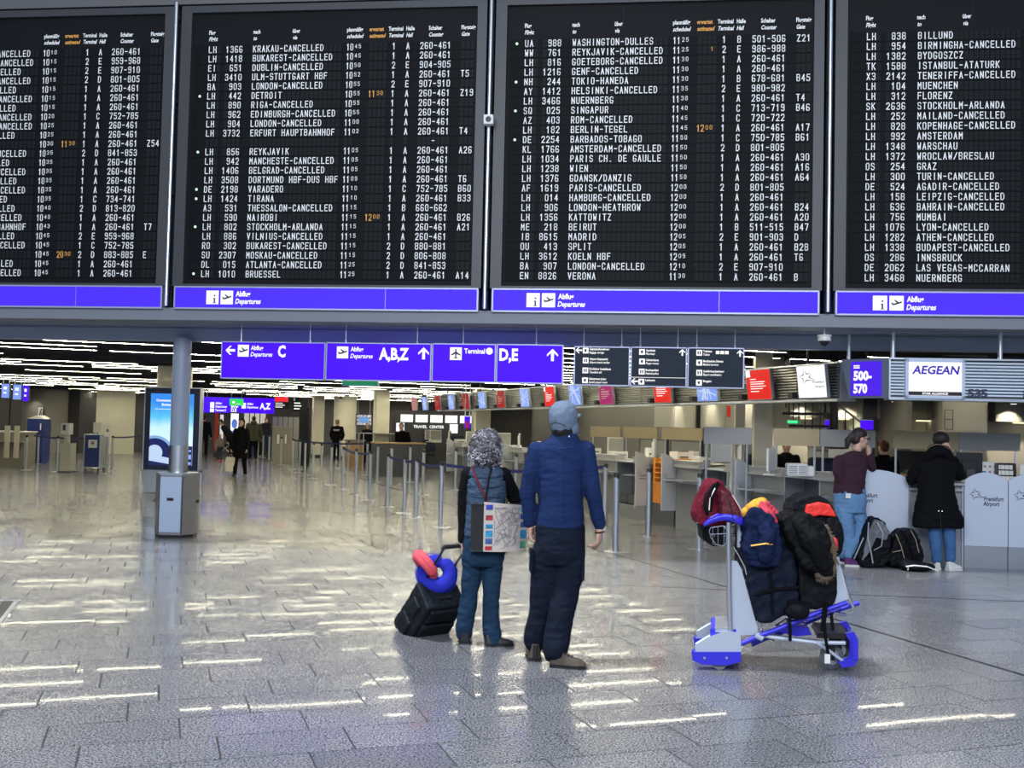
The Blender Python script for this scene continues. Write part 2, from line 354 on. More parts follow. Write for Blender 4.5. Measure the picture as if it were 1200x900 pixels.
# ============================================================ MEZZANINE EDGE, CEILINGS, WALLS
def struct(mb, name, m, rz=BA, loc=BP, **k): return mb.build(name, m, None, loc=loc, rz=rz, kind='structure', **k)
ZS = 2.877
struct(MB().box(-16, 15, 0.06, 1.05, ZS, 3.03).box(-16, 15, 0.0, 0.06, ZS, 3.035), 'trim_1', soffit_mat)
struct(MB().box(-16, 15, 1.05, 1.25, 2.69, ZS + .1).box(-16, 15, 1.035, 1.05, 2.84, 2.86).box(-16, 15, 0.75, 0.77, ZS - .012, ZS).box(-16, 15, 0.5, 0.52, ZS - .012, ZS), 'trim_2', beam_mat)
struct(MB().box(-16, 15, 0.30, 0.5, 3.035, 9.0), 'wall_front', board_black)
struct(MB().box(-16, 15, -0.06, 0.3, 6.985, 7.9), 'trim_3', mat('trim_grey', (0.11, 0.11, 0.115), 0.5))
# ceiling of the low hall: dark soffit following the beam, hall aligned behind
P0 = [BP + Bd * -16 + Bn * 1.25, BP + Bd * 15 + Bn * 1.25]
pts = [(p.x, p.y) for p in P0] + [(q.x, q.y) for q in (H(17, 58), H(-26, 58), H(-26, 22))]
ceiling = MB().prism(pts, 2.95, 3.03, 'z').build('ceiling', ceil_black, None, kind='structure')
mb = MB()
for k in range(90):           # dark hanging louvre blades across the ceiling
    b0 = 12.2 + k * 0.5
    amin = -26 if b0 > 24 else -9
    mb.box(amin, (15 if b0 > 17.2 else 12.5 - (17.2 - b0) * 2.5), b0, b0 + 0.04, 2.79, 2.94)
# keep the blades behind the beam
mb2 = MB()
for i in range(0, len(mb.v), 8):
    q = mb.v[i:i + 8]
    x0, y0 = q[0][0], q[0][1]
    wp = Wd * x0 + Dd * y0; 
    a_lo = x0; 
    def vb(a_): return (Wd * a_ + Dd * y0 - BP).dot(Bn)
    a_hi = q[1][0]
    while vb(a_lo) < 1.35 and a_lo < a_hi: a_lo += 0.25
    while vb(a_hi) < 1.35 and a_hi > a_lo: a_hi -= 0.25
    if a_hi - a_lo > 0.6: mb2.box(a_lo, a_hi, y0, y0 + 0.04, 2.79, 2.94)
mb2.build('ceiling_blades', ceil_slat, ceiling, rz=HA, kind='stuff')
# fluorescent strips
strip_glow = glow('strip_glow', (1.0, 0.93, 0.68), 66)
L0 = thing('ceiling_light', 'slim fluorescent strip light in the dark slatted ceiling', 'light', (0, 0, 0), HA, 'strip lights in the low ceiling')
MB().box(-1.45, 1.45, -0.05, 0.05, 2.787, 2.86).build('housing', ceil_slat, L0)
MB().box(-1.42, 1.42, -0.020, 0.020, 2.7865, 2.80).build('tube', strip_glow, L0)
t_ = tree(L0); nl = 0; rl = random.Random(5)
for k in range(26):
    b0 = 13.45 + k * 1.1 if k < 13 else 27.75 + (k - 13) * 2.05
    n_ = 0
    a0 = -8.6 - (1.2 if k % 2 else 0) - (0 if b0 < 24 else 8 if b0 < 36 else 12)
    while a0 < 13.5:
        a_ = a0; a0 += 3.05 if rl.random() < .72 else 4.3
        if min((H(a_ + q, b0) - BP).dot(Bn) for q in (-1.5, 1.5)) < 1.4: continue
        if rl.random() < (0.10 if b0 < 27 else 0.28): continue
        c = ROT.transposed() @ (H(a_, b0, 2.8) - EYE)
        if abs(c.x) > -c.z * 0.62 + 1: continue
        n_ += 1; nl += 1
        if nl == 1: L0.location = H(a_, b0)
        else: dup(L0, H(a_, b0), ch=t_)
print('strips', nl)
# walls of the low hall
MB().box(-26, 17, 54, 54.3, 0, 3).build('wall_back', dark_wall, None, rz=HA, kind='structure')
MB().box(-26, -4.6, 53.85, 54, 0.0, 0.35).build('baseboard_back', board_black, None, rz=HA, kind='structure')
MB().box(16.6, 17, 9, 58, 0, 3).build('wall_right', dark_wall, None, rz=HA, kind='structure')
MB().box(-26, -25.7, 8, 58, 0, 3).build('wall_left', dark_wall, None, rz=HA, kind='structure')
# joints of the dark back wall panels
mb = MB()
for k in range(9): mb.box(-25 + k * 2.3, -24.96 + k * 2.3, 53.96, 54.0, 0.35, 3)
mb.build('panel_joints', board_black, None, rz=HA, kind='structure'); bpy.data.objects['panel_joints'].name = 'trim_4'

# ============================================================ DEPARTURE BOARDS
C_ = 'CANCELLED'
B1 = [('', '', C_, '1010', '', '1', 'A', '260-461', ''), ('', '', C_, '1015', '', '2', 'E', '959-968', ''), ('', '', C_, '1015', '', '2', 'E', '907-910', ''), ('', '', C_, '1015', '', '2', 'D', '801-805', ''), ('', '', C_, '1015', '', '1', 'A', '260-461', ''), ('', '', C_, '1015', '', '1', 'A', '260-461', ''), ('', '', C_, '1015', '', '1', 'A', '260-461', ''), ('', '', C_, '1020', '', '1', 'C', '752-785', ''), ('', '', C_, '1025', '', '1', 'A', '260-461', ''), ('', '', C_, '1025', '', '1', 'A', '260-461', ''), ('', '', '', '1030', '1130', '1', 'A', '260-461', 'Z54'), ('', '', C_, '1035', '', '2', 'D', '841-853', ''), ('', '', C_, '1035', '', '1', 'A', '260-461', ''), ('', '', C_, '1035', '', '1', 'A', '260-461', ''), ('', '', C_, '1035', '', '1', 'A', '260-461', ''), ('', '', C_, '1035', '', '1', 'A', '260-461', ''), ('', '', C_, '1035', '', '1', 'C', '734-741', ''), ('', '', C_, '1040', '', '2', 'D', '813-820', ''), ('', '', C_, '1040', '', '1', 'A', '260-461', ''), ('', '', 'BAHNHOF', '1043', '', '1', 'A', '260-461', 'T7'), ('', '', C_, '1045', '', '2', 'E', '959-968', ''), ('', '', C_, '1045', '', '1', 'C', '752-785', ''), ('', '', '', '1045', '2030', '2', 'D', '883-885', 'E'), ('', '', C_, '1045', '', '1', 'A', '260-461', ''), ('', '', C_, '1045', '', '1', 'A', '260-461', '')]
B1E = [88, 96, 61, 88, 48, 92, 47, 91, 92, 44, 0, 76, 29, 74, 49, 73, 23, 44, 63, 75, 43, 72, 0, 39, 61]   # where the visible words end
def rows(s): return [tuple(x.split('|')) for x in s.strip().split('\n')]
B2 = rows('''LH|1366|KRAKAU-CANCELLED|1045||1|A|260-461|
LH|1418|BUKAREST-CANCELLED|1045||1|A|260-461|
EI|651|DUBLIN-CANCELLED|1050||2|E|904-905|
LH|3410|ULM-STUTTGART HBF|1052||1|A|260-461|T5
BA|903|LONDON-CANCELLED|1055||2|E|907-910|
*LH|442|DETROIT|1055|1130|1|A|260-461|Z19
LH|890|RIGA-CANCELLED|1055||1|A|260-461|
LH|962|EDINBURGH-CANCELLED|1055||1|A|260-461|
LH|904|LONDON-CANCELLED|1100||1|A|260-461|
LH|3732|ERFURT HAUPTBAHNHOF|1102||1|A|260-461|T4
|||||||   -|
*LH|856|REYKJAVIK|1105||1|A|260-461|A26
LH|942|MANCHESTE-CANCELLED|1105||1|A|260-461|
LH|1406|BELGRAD-CANCELLED|1105||1|A|260-461|
LH|3508|DORTMUND HBF-DUS HBF|1109||1|A|260-461|T6
*DE|2198|VARADERO|1110||1|C|752-785|B60
*LH|1424|TIRANA|1110||1|A|260-461|B33
A3|531|THESSALON-CANCELLED|1115||1|B|660-662|
LH|590|NAIROBI|1115|1200|1|A|260-461|B26
*LH|802|STOCKHOLM-ARLANDA|1115||1|A|260-461|A21
LH|886|VILNIUS-CANCELLED|1115||1|A|260-461|
RO|302|BUKAREST-CANCELLED|1115||2|D|880-881|
SU|2307|MOSKAU-CANCELLED|1115||2|D|806-808|
DL|015|ATLANTA-CANCELLED|1125||2|D|841-853|
*LH|1010|BRUESSEL|1125||1|A|260-461|A14''')
B3 = rows('''*UA|988|WASHINGTON-DULLES|1125||1|B|501-506|Z21
WW|761|REYKJAVIK-CANCELLED|1125|   1|2|E|986-988|
LH|816|GOETEBORG-CANCELLED|1130||1|A|260-461|
LH|1216|GENF-CANCELLED|1130||1|A|260-461|
*NH|244|TOKIO-HANEDA|1130||1|B|678-681|B45
AY|1412|HELSINKI-CANCELLED|1135||2|E|980-982|
LH|3466|NUERNBERG|1138||1|A|260-461|T4
*SQ|025|SINGAPUR|1140||1|C|713-719|B46
AZ|403|ROM-CANCELLED|1145||1|C|720-722|
LH|182|BERLIN-TEGEL|1145|1200|1|A|260-461|A17
*DE|2254|BARBADOS-TOBAGO|1150||1|C|750-785|B61
KL|1766|AMSTERDAM-CANCELLED|1150||2|D|801-805|
LH|1034|PARIS CH. DE GAULLE|1150||1|A|260-461|A30
LH|1238|WIEN|1150||1|A|260-461|A16
LH|1376|GDANSK/DANZIG|1150||1|A|260-461|A64
AF|1619|PARIS-CANCELLED|1200||2|D|801-805|
LH|014|HAMBURG-CANCELLED|1200||1|A|260-461|
LH|906|LONDON-HEATHROW|1200||1|A|260-461|B24
LH|1356|KATTOWITZ|1200||1|A|260-461|A20
ME|218|BEIRUT|1200||1|B|511-515|B47
IB|8615|MADRID|1205||2|E|901-903|D
OU|413|SPLIT|1205||1|A|260-461|B28
LH|3612|KOELN HBF|1209||1|A|260-461|T6
BA|907|LONDON-CANCELLED|1210||2|E|907-910|
EN|8826|VERONA|1130||1|A|260-461|B''')
B4 = [(x.split('|') + [''] * 6)[:9] for x in '''LH|838|BILLUND
LH|954|BIRMINGHA-CANCELLED
LH|1382|BYDGOSZCZ
TK|1588|ISTANBUL-ATATURK
X3|2142|TENERIFFA-CANCELLED
LH|104|MUENCHEN
LH|312|FLORENZ
SK|2636|STOCKHOLM-ARLANDA
LH|252|MAILAND-CANCELLED
LH|828|KOPENHAGE-CANCELLED
LH|992|AMSTERDAM
LH|1348|WARSCHAU
LH|1372|WROCLAW/BRESLAU
OS|254|GRAZ
LH|300|TURIN-CANCELLED
DE|524|AGADIR-CANCELLED
LH|158|LEIPZIG-CANCELLED
LH|636|BAHRAIN-CANCELLED
LH|756|MUMBAI
LH|1076|LYON-CANCELLED
LH|1282|ATHEN-CANCELLED
LH|1338|BUDAPEST-CANCELLED
OS|286|INNSBRUCK
DE|2062|LAS VEGAS-MCCARRAN
LH|3468|NUERNBERG'''.split('\n')]
FB = Matrix.Translation(BP) @ Matrix.Rotation(BA, 4, 'Z')
BW = 3.93; ROWZ0 = 6.35; RP = (6.395 - 3.475) / 24; CH = 0.088; CP = 0.0594
FLC = [(0.32, 3), (0.55, 4), (0.915, 20), (2.157, 2), (2.458, 4), (2.75, 1), (2.93, 1), (3.11, 7), (3.64, 3)]
rowmesh = {}
def row_strip(parent, L, z):
    if 'a' not in rowmesh:
        mb = MB().box(0.14, 3.80, -0.012, 0.0, -0.02, 0.099)
        o = mb.build('flight_row', row_black, parent); rowmesh['a'] = o.data
        mb = MB()
        for x, n in FLC:
            for i in range(n): 
                mb.box(x + i * CP + 0.006, x + (i + 1) * CP - 0.006, -0.0165, -0.011, 0.041, 0.094)
                mb.box(x + i * CP + 0.006, x + (i + 1) * CP - 0.006, -0.0165, -0.011, -0.008, 0.038)
        rowmesh['b'] = mb.build('flaps', flap_black, o, kind='stuff').data
        o.location = (L, 0, z); return o
    o = bpy.data.objects.new('flight_row', rowmesh['a']); COL.objects.link(o); o.parent = parent; o.location = (L, 0, z)
    c = bpy.data.objects.new('flaps', rowmesh['b']); COL.objects.link(c); c.parent = o; c['kind'] = 'stuff'
    return o
UO = 13 * math.sin(-BA)
def board(L, data, label, idx):
    t = thing('departure_board', label, 'departure board', FB @ Vector((L, 0, 3.03)), BA, None)
    Z = -3.03
    mb = MB()
    T = 6.965 + Z; Bt = 3.31 + Z
    for x0, x1, z0, z1 in ((-0.04, 0.10, Bt, T), (3.85, BW + 0.04, Bt, T), (0.10, 3.85, T - 0.09, T), (0.10, 3.85, Bt, Bt + 0.03)): mb.box(x0, x1, -0.05, 0.24, z0, z1)
    mb.build('case', frame_grey, t)
    MB().box(0.10, 3.85, 0.0, 0.22, Bt + 0.03, T - 0.09).build('face', board_face, t)
    MB().box(1.545, 1.55, -0.004, 0, ROWZ0 + .19 + Z, T - .09).build('seam', board_black, t)
    w1 = MB(); w2 = MB()
    H1 = [(0.32, 'Flug', 'Flight', 0), (0.915, 'nach', 'to', 0), (1.44, 'über', 'via', 0), (2.157, 'planmäßig', 'scheduled', 0), (2.45, 'erwartet', 'estimated', 1), (2.70, 'Terminal', 'Terminal', 0), (2.93, 'Halle', 'Hall', 0), (3.22, 'Schalter', 'Counter', 0), (3.64, 'Flugsteig', 'Gate', 0)]
    for x, a_, b_, q in H1:
        if idx == 1 and x < 2: continue
        m_ = w2 if q else w1; hz = 6.60 + Z if x < 2 else 6.60 + Z
        text(m_, a_, x, hz, 0.05, 0.72, -0.004, off=0.03); text(m_, b_, x, hz - 0.085, 0.05, 0.72, -0.004, off=0.03, shear=0.2)
    w1.build('heading_lettering', white_print, t); o = w2.build('heading_lettering', orange_print, t); o['label'] = 'orange heading for the estimated time'
    for i, R_ in enumerate(data):
        z = ROWZ0 + Z - i * RP
        ro = row_strip(t, 0, z); a_ = MB(); b_ = MB(); y = -0.0185
        fl_, no, de, sc, es, te, ha, co, ga = R_
        if fl_.startswith('*'):
            fl_ = fl_[1:]; MB().lathe([(0.017, -0.016), (0.017, -0.011)], (0.225, 0, 0.045), 10, 'y').build('boarding_lamp', green_lamp, ro)
        mono(a_, fl_, 0.32, 0, CH, CP * 1.02, 0.042, y)
        mono(a_, no, 0.789 - len(no) * CP, 0, CH, CP, 0.042, y)
        if idx == 1 and de:
            u_, _ = bu(B1E[i] / 2.367, 61 + i * 10.8); mono(a_, de, u_ - L - len(de) * CP, 0, CH, CP, 0.042, y)
        else: mono(a_, de, 0.915, 0, CH, CP, 0.042, y)
        for s_, x_, m_ in ((sc, 2.157, a_), (es, 2.458, b_)):
            if s_:
                mono(m_, s_[:2], x_, 0, CH, CP * .82, 0.036, y); mono(m_, s_[2:], x_ + CP * 1.75, CH * .3, CH * .62, CP * .82, 0.03, y)
        mono(a_, te, 2.75, 0, CH, CP, 0.04, y); mono(a_, ha, 2.93, 0, CH, CP, 0.04, y)
        mono(a_, co, 3.11, 0, CH, CP * .985, 0.041, y); mono(a_, ga, 3.64, 0, CH, CP, 0.041, y)
        if a_.v: a_.build('lettering', white_print, ro)
        if b_.v: b_.build('lettering', orange_print, ro)['label'] = 'orange estimated time'
    # illuminated band
    bd = MB().box(0.0, BW, -0.04, 0.06, 0.0, 0.265).build('lit_band', band_blue, t)
    mb = MB()
    for x0, x1, z0, z1 in ((-0.012, BW + 0.012, -0.014, 0.006), (-0.012, BW + 0.012, 0.262, 0.28), (-0.014, 0.006, -0.01, 0.27), (BW - 0.006, BW + 0.014, -0.01, 0.27)): mb.box(x0, x1, -0.052, 0.06, z0, z1)
    mb.box(2.76, 2.766, -0.0425, -0.04, 0.01, 0.26)
    mb.build('band_frame', sign_edge, bd)
    if idx != 1:
        mb = MB(); x0 = 0.42; rect(mb, x0, x0 + 0.165, 0.05, 0.225, -0.043); rect(mb, x0 + 0.19, x0 + 0.355, 0.05, 0.225, -0.043)
        text(mb, 'Abflug', x0 + 0.39, 0.155, 0.062, 0.8, -0.043, off=0.04); text(mb, 'Departures', x0 + 0.385, 0.06, 0.062, 0.8, -0.043, off=0.03, shear=0.2)
        mb.build('lettering', lit_white, bd)
        mb = MB(); rect(mb, x0 + 0.10, x0 + 0.12, 0.07, 0.13, -0.045); rect(mb, x0 + 0.088, x0 + 0.11, 0.12, 0.13, -0.045); rect(mb, x0 + 0.085, x0 + 0.132, 0.062, 0.07, -0.045); rect(mb, x0 + 0.1, x0 + 0.12, 0.15, 0.17, -0.045)
        plane_icon(mb, x0 + 0.272, 0.135, 0.15, -0.045); mb.build('pictogram', logo_ink, bd)
    return t
board(-10.015 + UO, B1, 'departure board at the far left, cut by the picture edge, with two orange times', 1)
board(-5.90 + UO, B2, 'departure board that starts with KRAKAU, left of the middle post', 2)
board(-1.775 + UO, B3, 'departure board that starts with WASHINGTON-DULLES, right of the middle post', 3)
board(2.368 + UO, B4, 'departure board at the far right that starts with BILLUND', 4)
# shiny posts between the boards
for L, lb in ((-6.0, 'bright round metal post between the left two departure boards'), (-1.872, 'bright round metal post between the middle two departure boards, carrying a small camera'), (2.262, 'bright round metal post between the right two departure boards')):
    t = thing('board_post', lb, 'post', FB @ Vector((L + UO, -0.08, 3.0)), BA)
    MB().tube([(0, 0, 0.05), (0, 0, 4.0)], 0.026, 14).build('tube', steel, t, smooth=True)
    MB().box(-0.025, 0.025, 0.12, 0.3, 0, 4.0).build('channel', board_black, t)
    mb = MB()
    for z in (0.3, 1.5, 2.7, 3.8): mb.box(-0.02, 0.02, 0.0, 0.14, z, z + 0.05)
    mb.build('bracket', counter_dark, t)
u_, z_ = bu(573, 141, -0.16)
t = thing('post_camera', 'small white square camera clamped to the middle board post', 'camera', FB @ Vector((u_, -0.16, z_)), BA)
MB().box(-0.06, 0.06, -0.05, 0.04, -0.06, 0.06).build('housing', white_plastic, t, bevel=0.008)
MB().lathe([(0.035, -0.056), (0.03, -0.064), (0.0, -0.066)], seg=14, ax='y').build('lens', black_plastic, t)
MB().box(-0.01, 0.01, 0.04, 0.1, -0.02, 0.02).build('clamp', alu, t)
# dome camera on a rod under the mezzanine
u_, z_ = bu(966, 398, 0.15)
t = thing('dome_camera', 'white dome security camera hanging from a thin rod under the beam', 'camera', FB @ Vector((u_, 0.15, z_)), BA)
MB().tube([(0, 0, 0.04), (0, 0, ZS - z_ + .3)], 0.012).build('rod', alu, t)
MB().lathe([(0.05, 0.06), (0.085, 0.055), (0.09, 0.04), (0.075, 0.035), (0.08, -0.01), (0.07, -0.02)], seg=20).build('housing', white_plastic, t, smooth=True)
MB().lathe([(0.06, -0.02), (0.058, -0.04), (0.04, -0.065), (0.015, -0.08), (0.0, -0.082)], seg=18).build('dome', mat('smoked_dome', (0.01, 0.01, 0.012), 0.1), t, smooth=True)

# ============================================================ HANGING SIGNS
SV = 0.30
def sign(px0, px1, ytl, ybl, name, label, m, rods, draw, d=0.10):
    u0, z1 = bu(px0, ytl, SV); u1, _ = bu(px1, ytl, SV); _, z0 = bu(px0, ybl, SV)
    t = thing(name, label, 'sign', FB @ Vector((u0, SV, z0)), BA)
    w_, h_ = u1 - u0, z1 - z0
    f = MB().box(0.012, w_ - 0.012, 0.0, d, 0.012, h_ - 0.012).build('panel', m, t)
    mb = MB()
    for a_ in ((0, w_, 0, 0.014), (0, w_, h_ - 0.014, h_), (0, 0.014, 0, h_), (w_ - 0.014, w_, 0, h_)): mb.box(a_[0], a_[1], -0.012, d + 0.01, a_[2], a_[3])
    mb.build('frame', sign_edge, t)
    for r in rods:
        ur, _ = bu(r, ytl, SV)
        MB().tube([(ur - u0, d / 2, h_), (ur - u0, d / 2, ZS - z0 + 0.0)], 0.007, 8).tube([(ur - u0, d / 2, h_), (ur - u0, d / 2, h_ + 0.03)], 0.014, 8).build('rod', alu, t)
    white = MB(); ink = MB()
    def T(px, py):
        a_, b_ = bu(px, py, SV); return a_ - u0, b_ - z0
    draw(T, white, ink, w_, h_)
    if white.v: white.build('lettering', lit_white, f)
    if ink.v: ink.build('pictogram', logo_ink, f)
    return t, f
KP = 1 / 92.0
def W_box(T, wh, ink, x0, y0, x1, y1, kind='dep'):
    a0, b1 = T(x0, y0); a1, b0 = T(x1, y1); rect(wh, a0, a1, b0, b1, -0.003)
    if kind: plane_icon(ink, (a0 + a1) / 2, (b0 + b1) / 2, (a1 - a0), -0.006, kind)
def wtext(T, wh, s, px, py, hp, **k):
    a_, b_ = T(px, py); text(wh, s, a_, b_, hp * KP, y=-0.003, **k)
def d1(T, wh, ink, w_, h_):
    a_, b_ = T(270, 410.5); arrow(wh, a_, b_, 0.13, 'l', -0.003); W_box(T, wh, ink, 279, 404, 291.5, 418)
    wtext(T, wh, 'Abflug', 294, 410, 5, off=0.03); wtext(T, wh, 'Departures', 293.5, 417.5, 5, shear=0.2, off=0.02); wtext(T, wh, 'C', 325.5, 418, 13, xs=0.72, off=0.04)
def d2(T, wh, ink, w_, h_):
    W_box(T, wh, ink, 395, 406, 408, 420); wtext(T, wh, 'Abflug', 411, 411.5, 5, off=0.03); wtext(T, wh, 'Departures', 410.5, 419.5, 5, shear=0.2, off=0.02)
    wtext(T, wh, 'A,B,Z', 444, 421, 13, off=0.04, width=36 * KP); a_, b_ = T(496.5, 414); arrow(wh, a_, b_, 0.155, 'u', -0.003)
def d3(T, wh, ink, w_, h_):
    W_box(T, wh, ink, 527.5, 407, 541, 422, 'top'); wtext(T, wh, 'Terminal', 544, 414, 5.5, off=0.03, width=24.5 * KP)
    a_, b_ = T(573.5, 411.5); poly(wh, [(a_ + .045 * math.cos(k * .5236), b_ + .045 * math.sin(k * .5236)) for k in range(12)], -0.003)
def d4(T, wh, ink, w_, h_):
    wtext(T, wh, 'D,E', 585, 422, 13, off=0.04, width=22 * KP); a_, b_ = T(647.5, 416); arrow(wh, a_, b_, 0.155, 'u', -0.003)
sign(259.8, 382, 399.8, 443.6, 'direction_sign', 'blue hanging sign reading Abflug Departures C with left arrow', sign_blue, (281, 362), d1)
sign(382.6, 506.2, 401, 445.6, 'direction_sign', 'blue hanging sign reading Abflug Departures A,B,Z with up arrow', sign_blue, (404, 488), d2)
sign(506.8, 581.6, 402.2, 447.4, 'direction_sign', 'blue hanging sign with plane pictogram reading Terminal', sign_blue, (542,), d3)
sign(582.2, 660.5, 403, 448.8, 'direction_sign', 'blue hanging sign reading D,E with up arrow', sign_blue, (628,), d4)
def rows_sign(rs, arrows, split=None):
    def d(T, wh, ink, w_, h_):
        for px, py, a_, b_, ic in rs:
            x, z = T(px, py); rect(wh, x, x + 0.072, z - 0.036, z + 0.036, -0.003)
            if ic: ink.add([(x + .036 + .02 * math.cos(k) * (1 if k % 2 else .6), -0.006, z + .022 * math.sin(k)) for k in range(6)], [(0, 1, 2, 3, 4, 5)])
            else: rect(ink, x + .015, x + .03, z - .02, z + .02, -0.006); rect(ink, x + .04, x + .055, z - .02, z + .02, -0.006)
            text(wh, a_, x + 0.085, z + 0.008, 0.026, 0.75, -0.003, off=0.03)
            if b_: text(wh, b_, x + 0.082, z - 0.034, 0.026, 0.75, -0.003, off=0.02, shear=0.2)
        for px, py, k in arrows: x, z = T(px, py); arrow(wh, x, z, 0.085, k, -0.003)
        if split: x, z = T(*split); rect(wh, 0.014, w_ - 0.014, z - .006, z, -0.003)
        return
    return d
g5 = lambda x, y: (640 + x / 5, 360 + y / 5)
sign(673, 738.4, 405.6, 451.5, 'information_sign', 'dark hanging sign listing baggage storage and travel market, with left arrow', sign_dark, (684, 728.5), rows_sign([(*g5(215, 254), 'Gepäckaufbewahrung', 'Baggage storage', 1), (*g5(215, 312), 'Airport Reisemarkt', 'Airport travel market', 0), (*g5(213, 370), 'Kirchlicher Sozialdienst', 'Travellers aid', 0), (*g5(211, 428), 'Gebetsraum Juden', 'Jewish prayer room', 1)], [(*g5(192, 252), 'l')]))
sign(739.2, 805.2, 406.3, 453, 'information_sign', 'dark hanging sign listing pharmacy and police, split by a white line', sign_dark, (750.4, 794.5), rows_sign([(*g5(545, 262), 'Apotheke', 'Pharmacy', 1), (*g5(545, 318), 'Gebetsräume', 'Prayer rooms', 1), (*g5(543, 377), 'Bundespolizei', 'Federal police', 0), (*g5(541, 436), 'Leolounge', '', 1)], [(*g5(798, 265), 'u'), (*g5(518, 434), 'l')], g5(520, 409)))
t_, f_ = sign(806, 872.4, 407, 454.5, 'information_sign', 'dark hanging sign listing toilets, medical services and shopping', sign_dark, (816.8, 861.7), rows_sign([(*g5(880, 267), 'Toiletten', 'Toilets', 0), (*g5(880, 325), 'Medizinische Dienste', 'Medical services', 1), (*g5(880, 384), 'Ausfuhrbescheinigung', 'Export certification', 0), (*g5(878, 442), 'Shopping', '', 1)], [(*g5(1136, 270), 'u')]))
mb = MB()
for k in range(3): rect(mb, 0.345 + k * .055, .39 + k * .055, .425, .465, -0.003)
mb.build('pictogram', lit_white, f_)
# green exit sign glimpsed under the blue signs
u_, z_ = bu(422, 449, 1.9)
t = thing('exit_sign', 'slim green exit sign hanging behind the blue A,B,Z sign', 'sign', FB @ Vector((u_, 1.9, z_)), BA)
MB().box(-0.26, 0.26, 0, 0.05, -0.035, 0.12).build('panel', glow('exit_green', (0.02, 0.22, 0.10), 1.0), t); MB().box(-0.27, 0.27, -0.005, 0.055, -0.045, -0.035).box(-.27, -.26, -.005, .055, -.045, .12).box(.26, .27, -.005, .055, -.045, .12).build('frame', sign_edge, t)
MB().tube([(0, .025, .12), (0, .025, 2.95 - z_)], 0.008, 6).build('rod', alu, t)
ORD = ['nearest', 'second', 'third', 'fourth', 'fifth', 'sixth', 'seventh', 'eighth', 'ninth', 'tenth', 'eleventh', 'twelfth', 'thirteenth', 'fourteenth', 'fifteenth', 'sixteenth', 'seventeenth', 'eighteenth', 'nineteenth', 'twentieth']
# ============================================================ CHECK-IN SIGN BAND
BV = 0.42; ZB0, ZB1 = 2.055, 2.545
def onb(px, py=440, v=BV): return bu(px, py, v)
def louvre(name, L_, par, M=None, face=-1):   # horizontal louvre blades of length L_ along x, facing -y
    mb = MB(); n = 11; h = (ZB1 - ZB0 - 0.06) / n
    for i in range(n):
        z = 0.03 + i * h
        mb.prism([(0.0, z + 0.004), (-0.034, z + h * 0.30), (-0.026, z + h * 0.72), (0.0, z + h * 0.80)], 0, L_, 'x')
    MB().box(0, L_, 0.0, 0.018, 0, ZB1 - ZB0).build('louvre_back', counter_dark, par, loc=(0, 0, 0)).name = 'louvre_back'
    return mb.build(name, M or louvre_mat, par, kind='stuff')
uA = onb(1043)[0]; u535 = onb(1128.5)[0]
t = thing('sign_band', 'silver louvred band above the right-hand counters, with black number 535', 'sign band', FB @ Vector((uA, BV, ZB0)), BA)
for x0, x1 in ((0.0, onb(1059)[0] - uA), (u535 - uA + .01, 5.6)):
    o = louvre('louvre_blades', x1 - x0, t); o.location = (x0, 0, 0); [c for c in kids(t) if c.name.startswith('louvre_back')][-1].location = (x0, 0, 0)
mb = MB().box(-.02, 5.6, -0.04, 0.25, -0.02, 0.012).box(-.02, 5.6, -0.04, 0.25, 0.475, 0.495).box(-0.02, 0.0, -0.035, 0.25, 0, 0.49).box(0, 5.6, .02, .25, 0.01, .47)
mb.build('frame', alu, t)
mb = MB(); x = onb(1133)[0] - uA; text(mb, '535', x, 0.03, 0.09, 1.0, -0.042, off=0.05, width=0.23); x = onb(1197.5)[0] - uA; text(mb, '536', x, 0.03, 0.09, 1.0, -0.042, off=0.05, width=0.23)
mb.build('number_lettering', logo_ink, t)
mb = MB()
for px in (1045, 1171.5): x = onb(px, 400)[0] - uA; mb.tube([(x + .04, 0.1, 0.49), (x + .04, 0.1, ZS - ZB0)], 0.028, 12)
x = 4.0; mb.tube([(x, 0.1, 0.49), (x, 0.1, ZS - ZB0)], 0.028, 12)
mb.build('hanger', alu, t, smooth=True)
# AEGEAN sign box
u0, u1 = onb(1059.3)[0], onb(1128.8)[0]; w_ = u1 - u0
t = thing('airline_sign', 'white lit sign with blue letters AEGEAN above the counter', 'sign', FB @ Vector((u0, BV - 0.06, ZB0 + 0.0)), BA)
f = MB().box(0.03, w_ - 0.03, -0.01, 0.03, 0.03, 0.45).build('panel', lit_white, t)
mb = MB()
for a_ in ((0, w_, 0, 0.035), (0, w_, 0.445, 0.485), (0, 0.036, 0, 0.485), (w_ - 0.036, w_, 0, 0.485)): mb.box(a_[0], a_[1], -0.02, 0.03, a_[2], a_[3])
mb.build('frame', mat('pale_blue_metal', (0.55, 0.64, 0.8), 0.35, 0.3), t)
mb = MB(); text(mb, 'AEGEAN', w_ / 2, 0.30, 0.095, 1.0, -0.013, 'c', off=0.03, shear=0.18, width=w_ * .78); mb.build('lettering', glow('airline_blue', (0.05, 0.03, 0.5), 1.0), f)
mb = MB(); rect(mb, 0.037, w_ - 0.037, 0.038, 0.085, -0.013); mb.build('black_strip', black_plastic, f)
mb = MB(); text(mb, 'STAR ALLIANCE', w_ / 2, 0.049, 0.024, 0.9, -0.016, 'c', off=0.04, width=.3); mb.build('strip_lettering', lit_white, f)
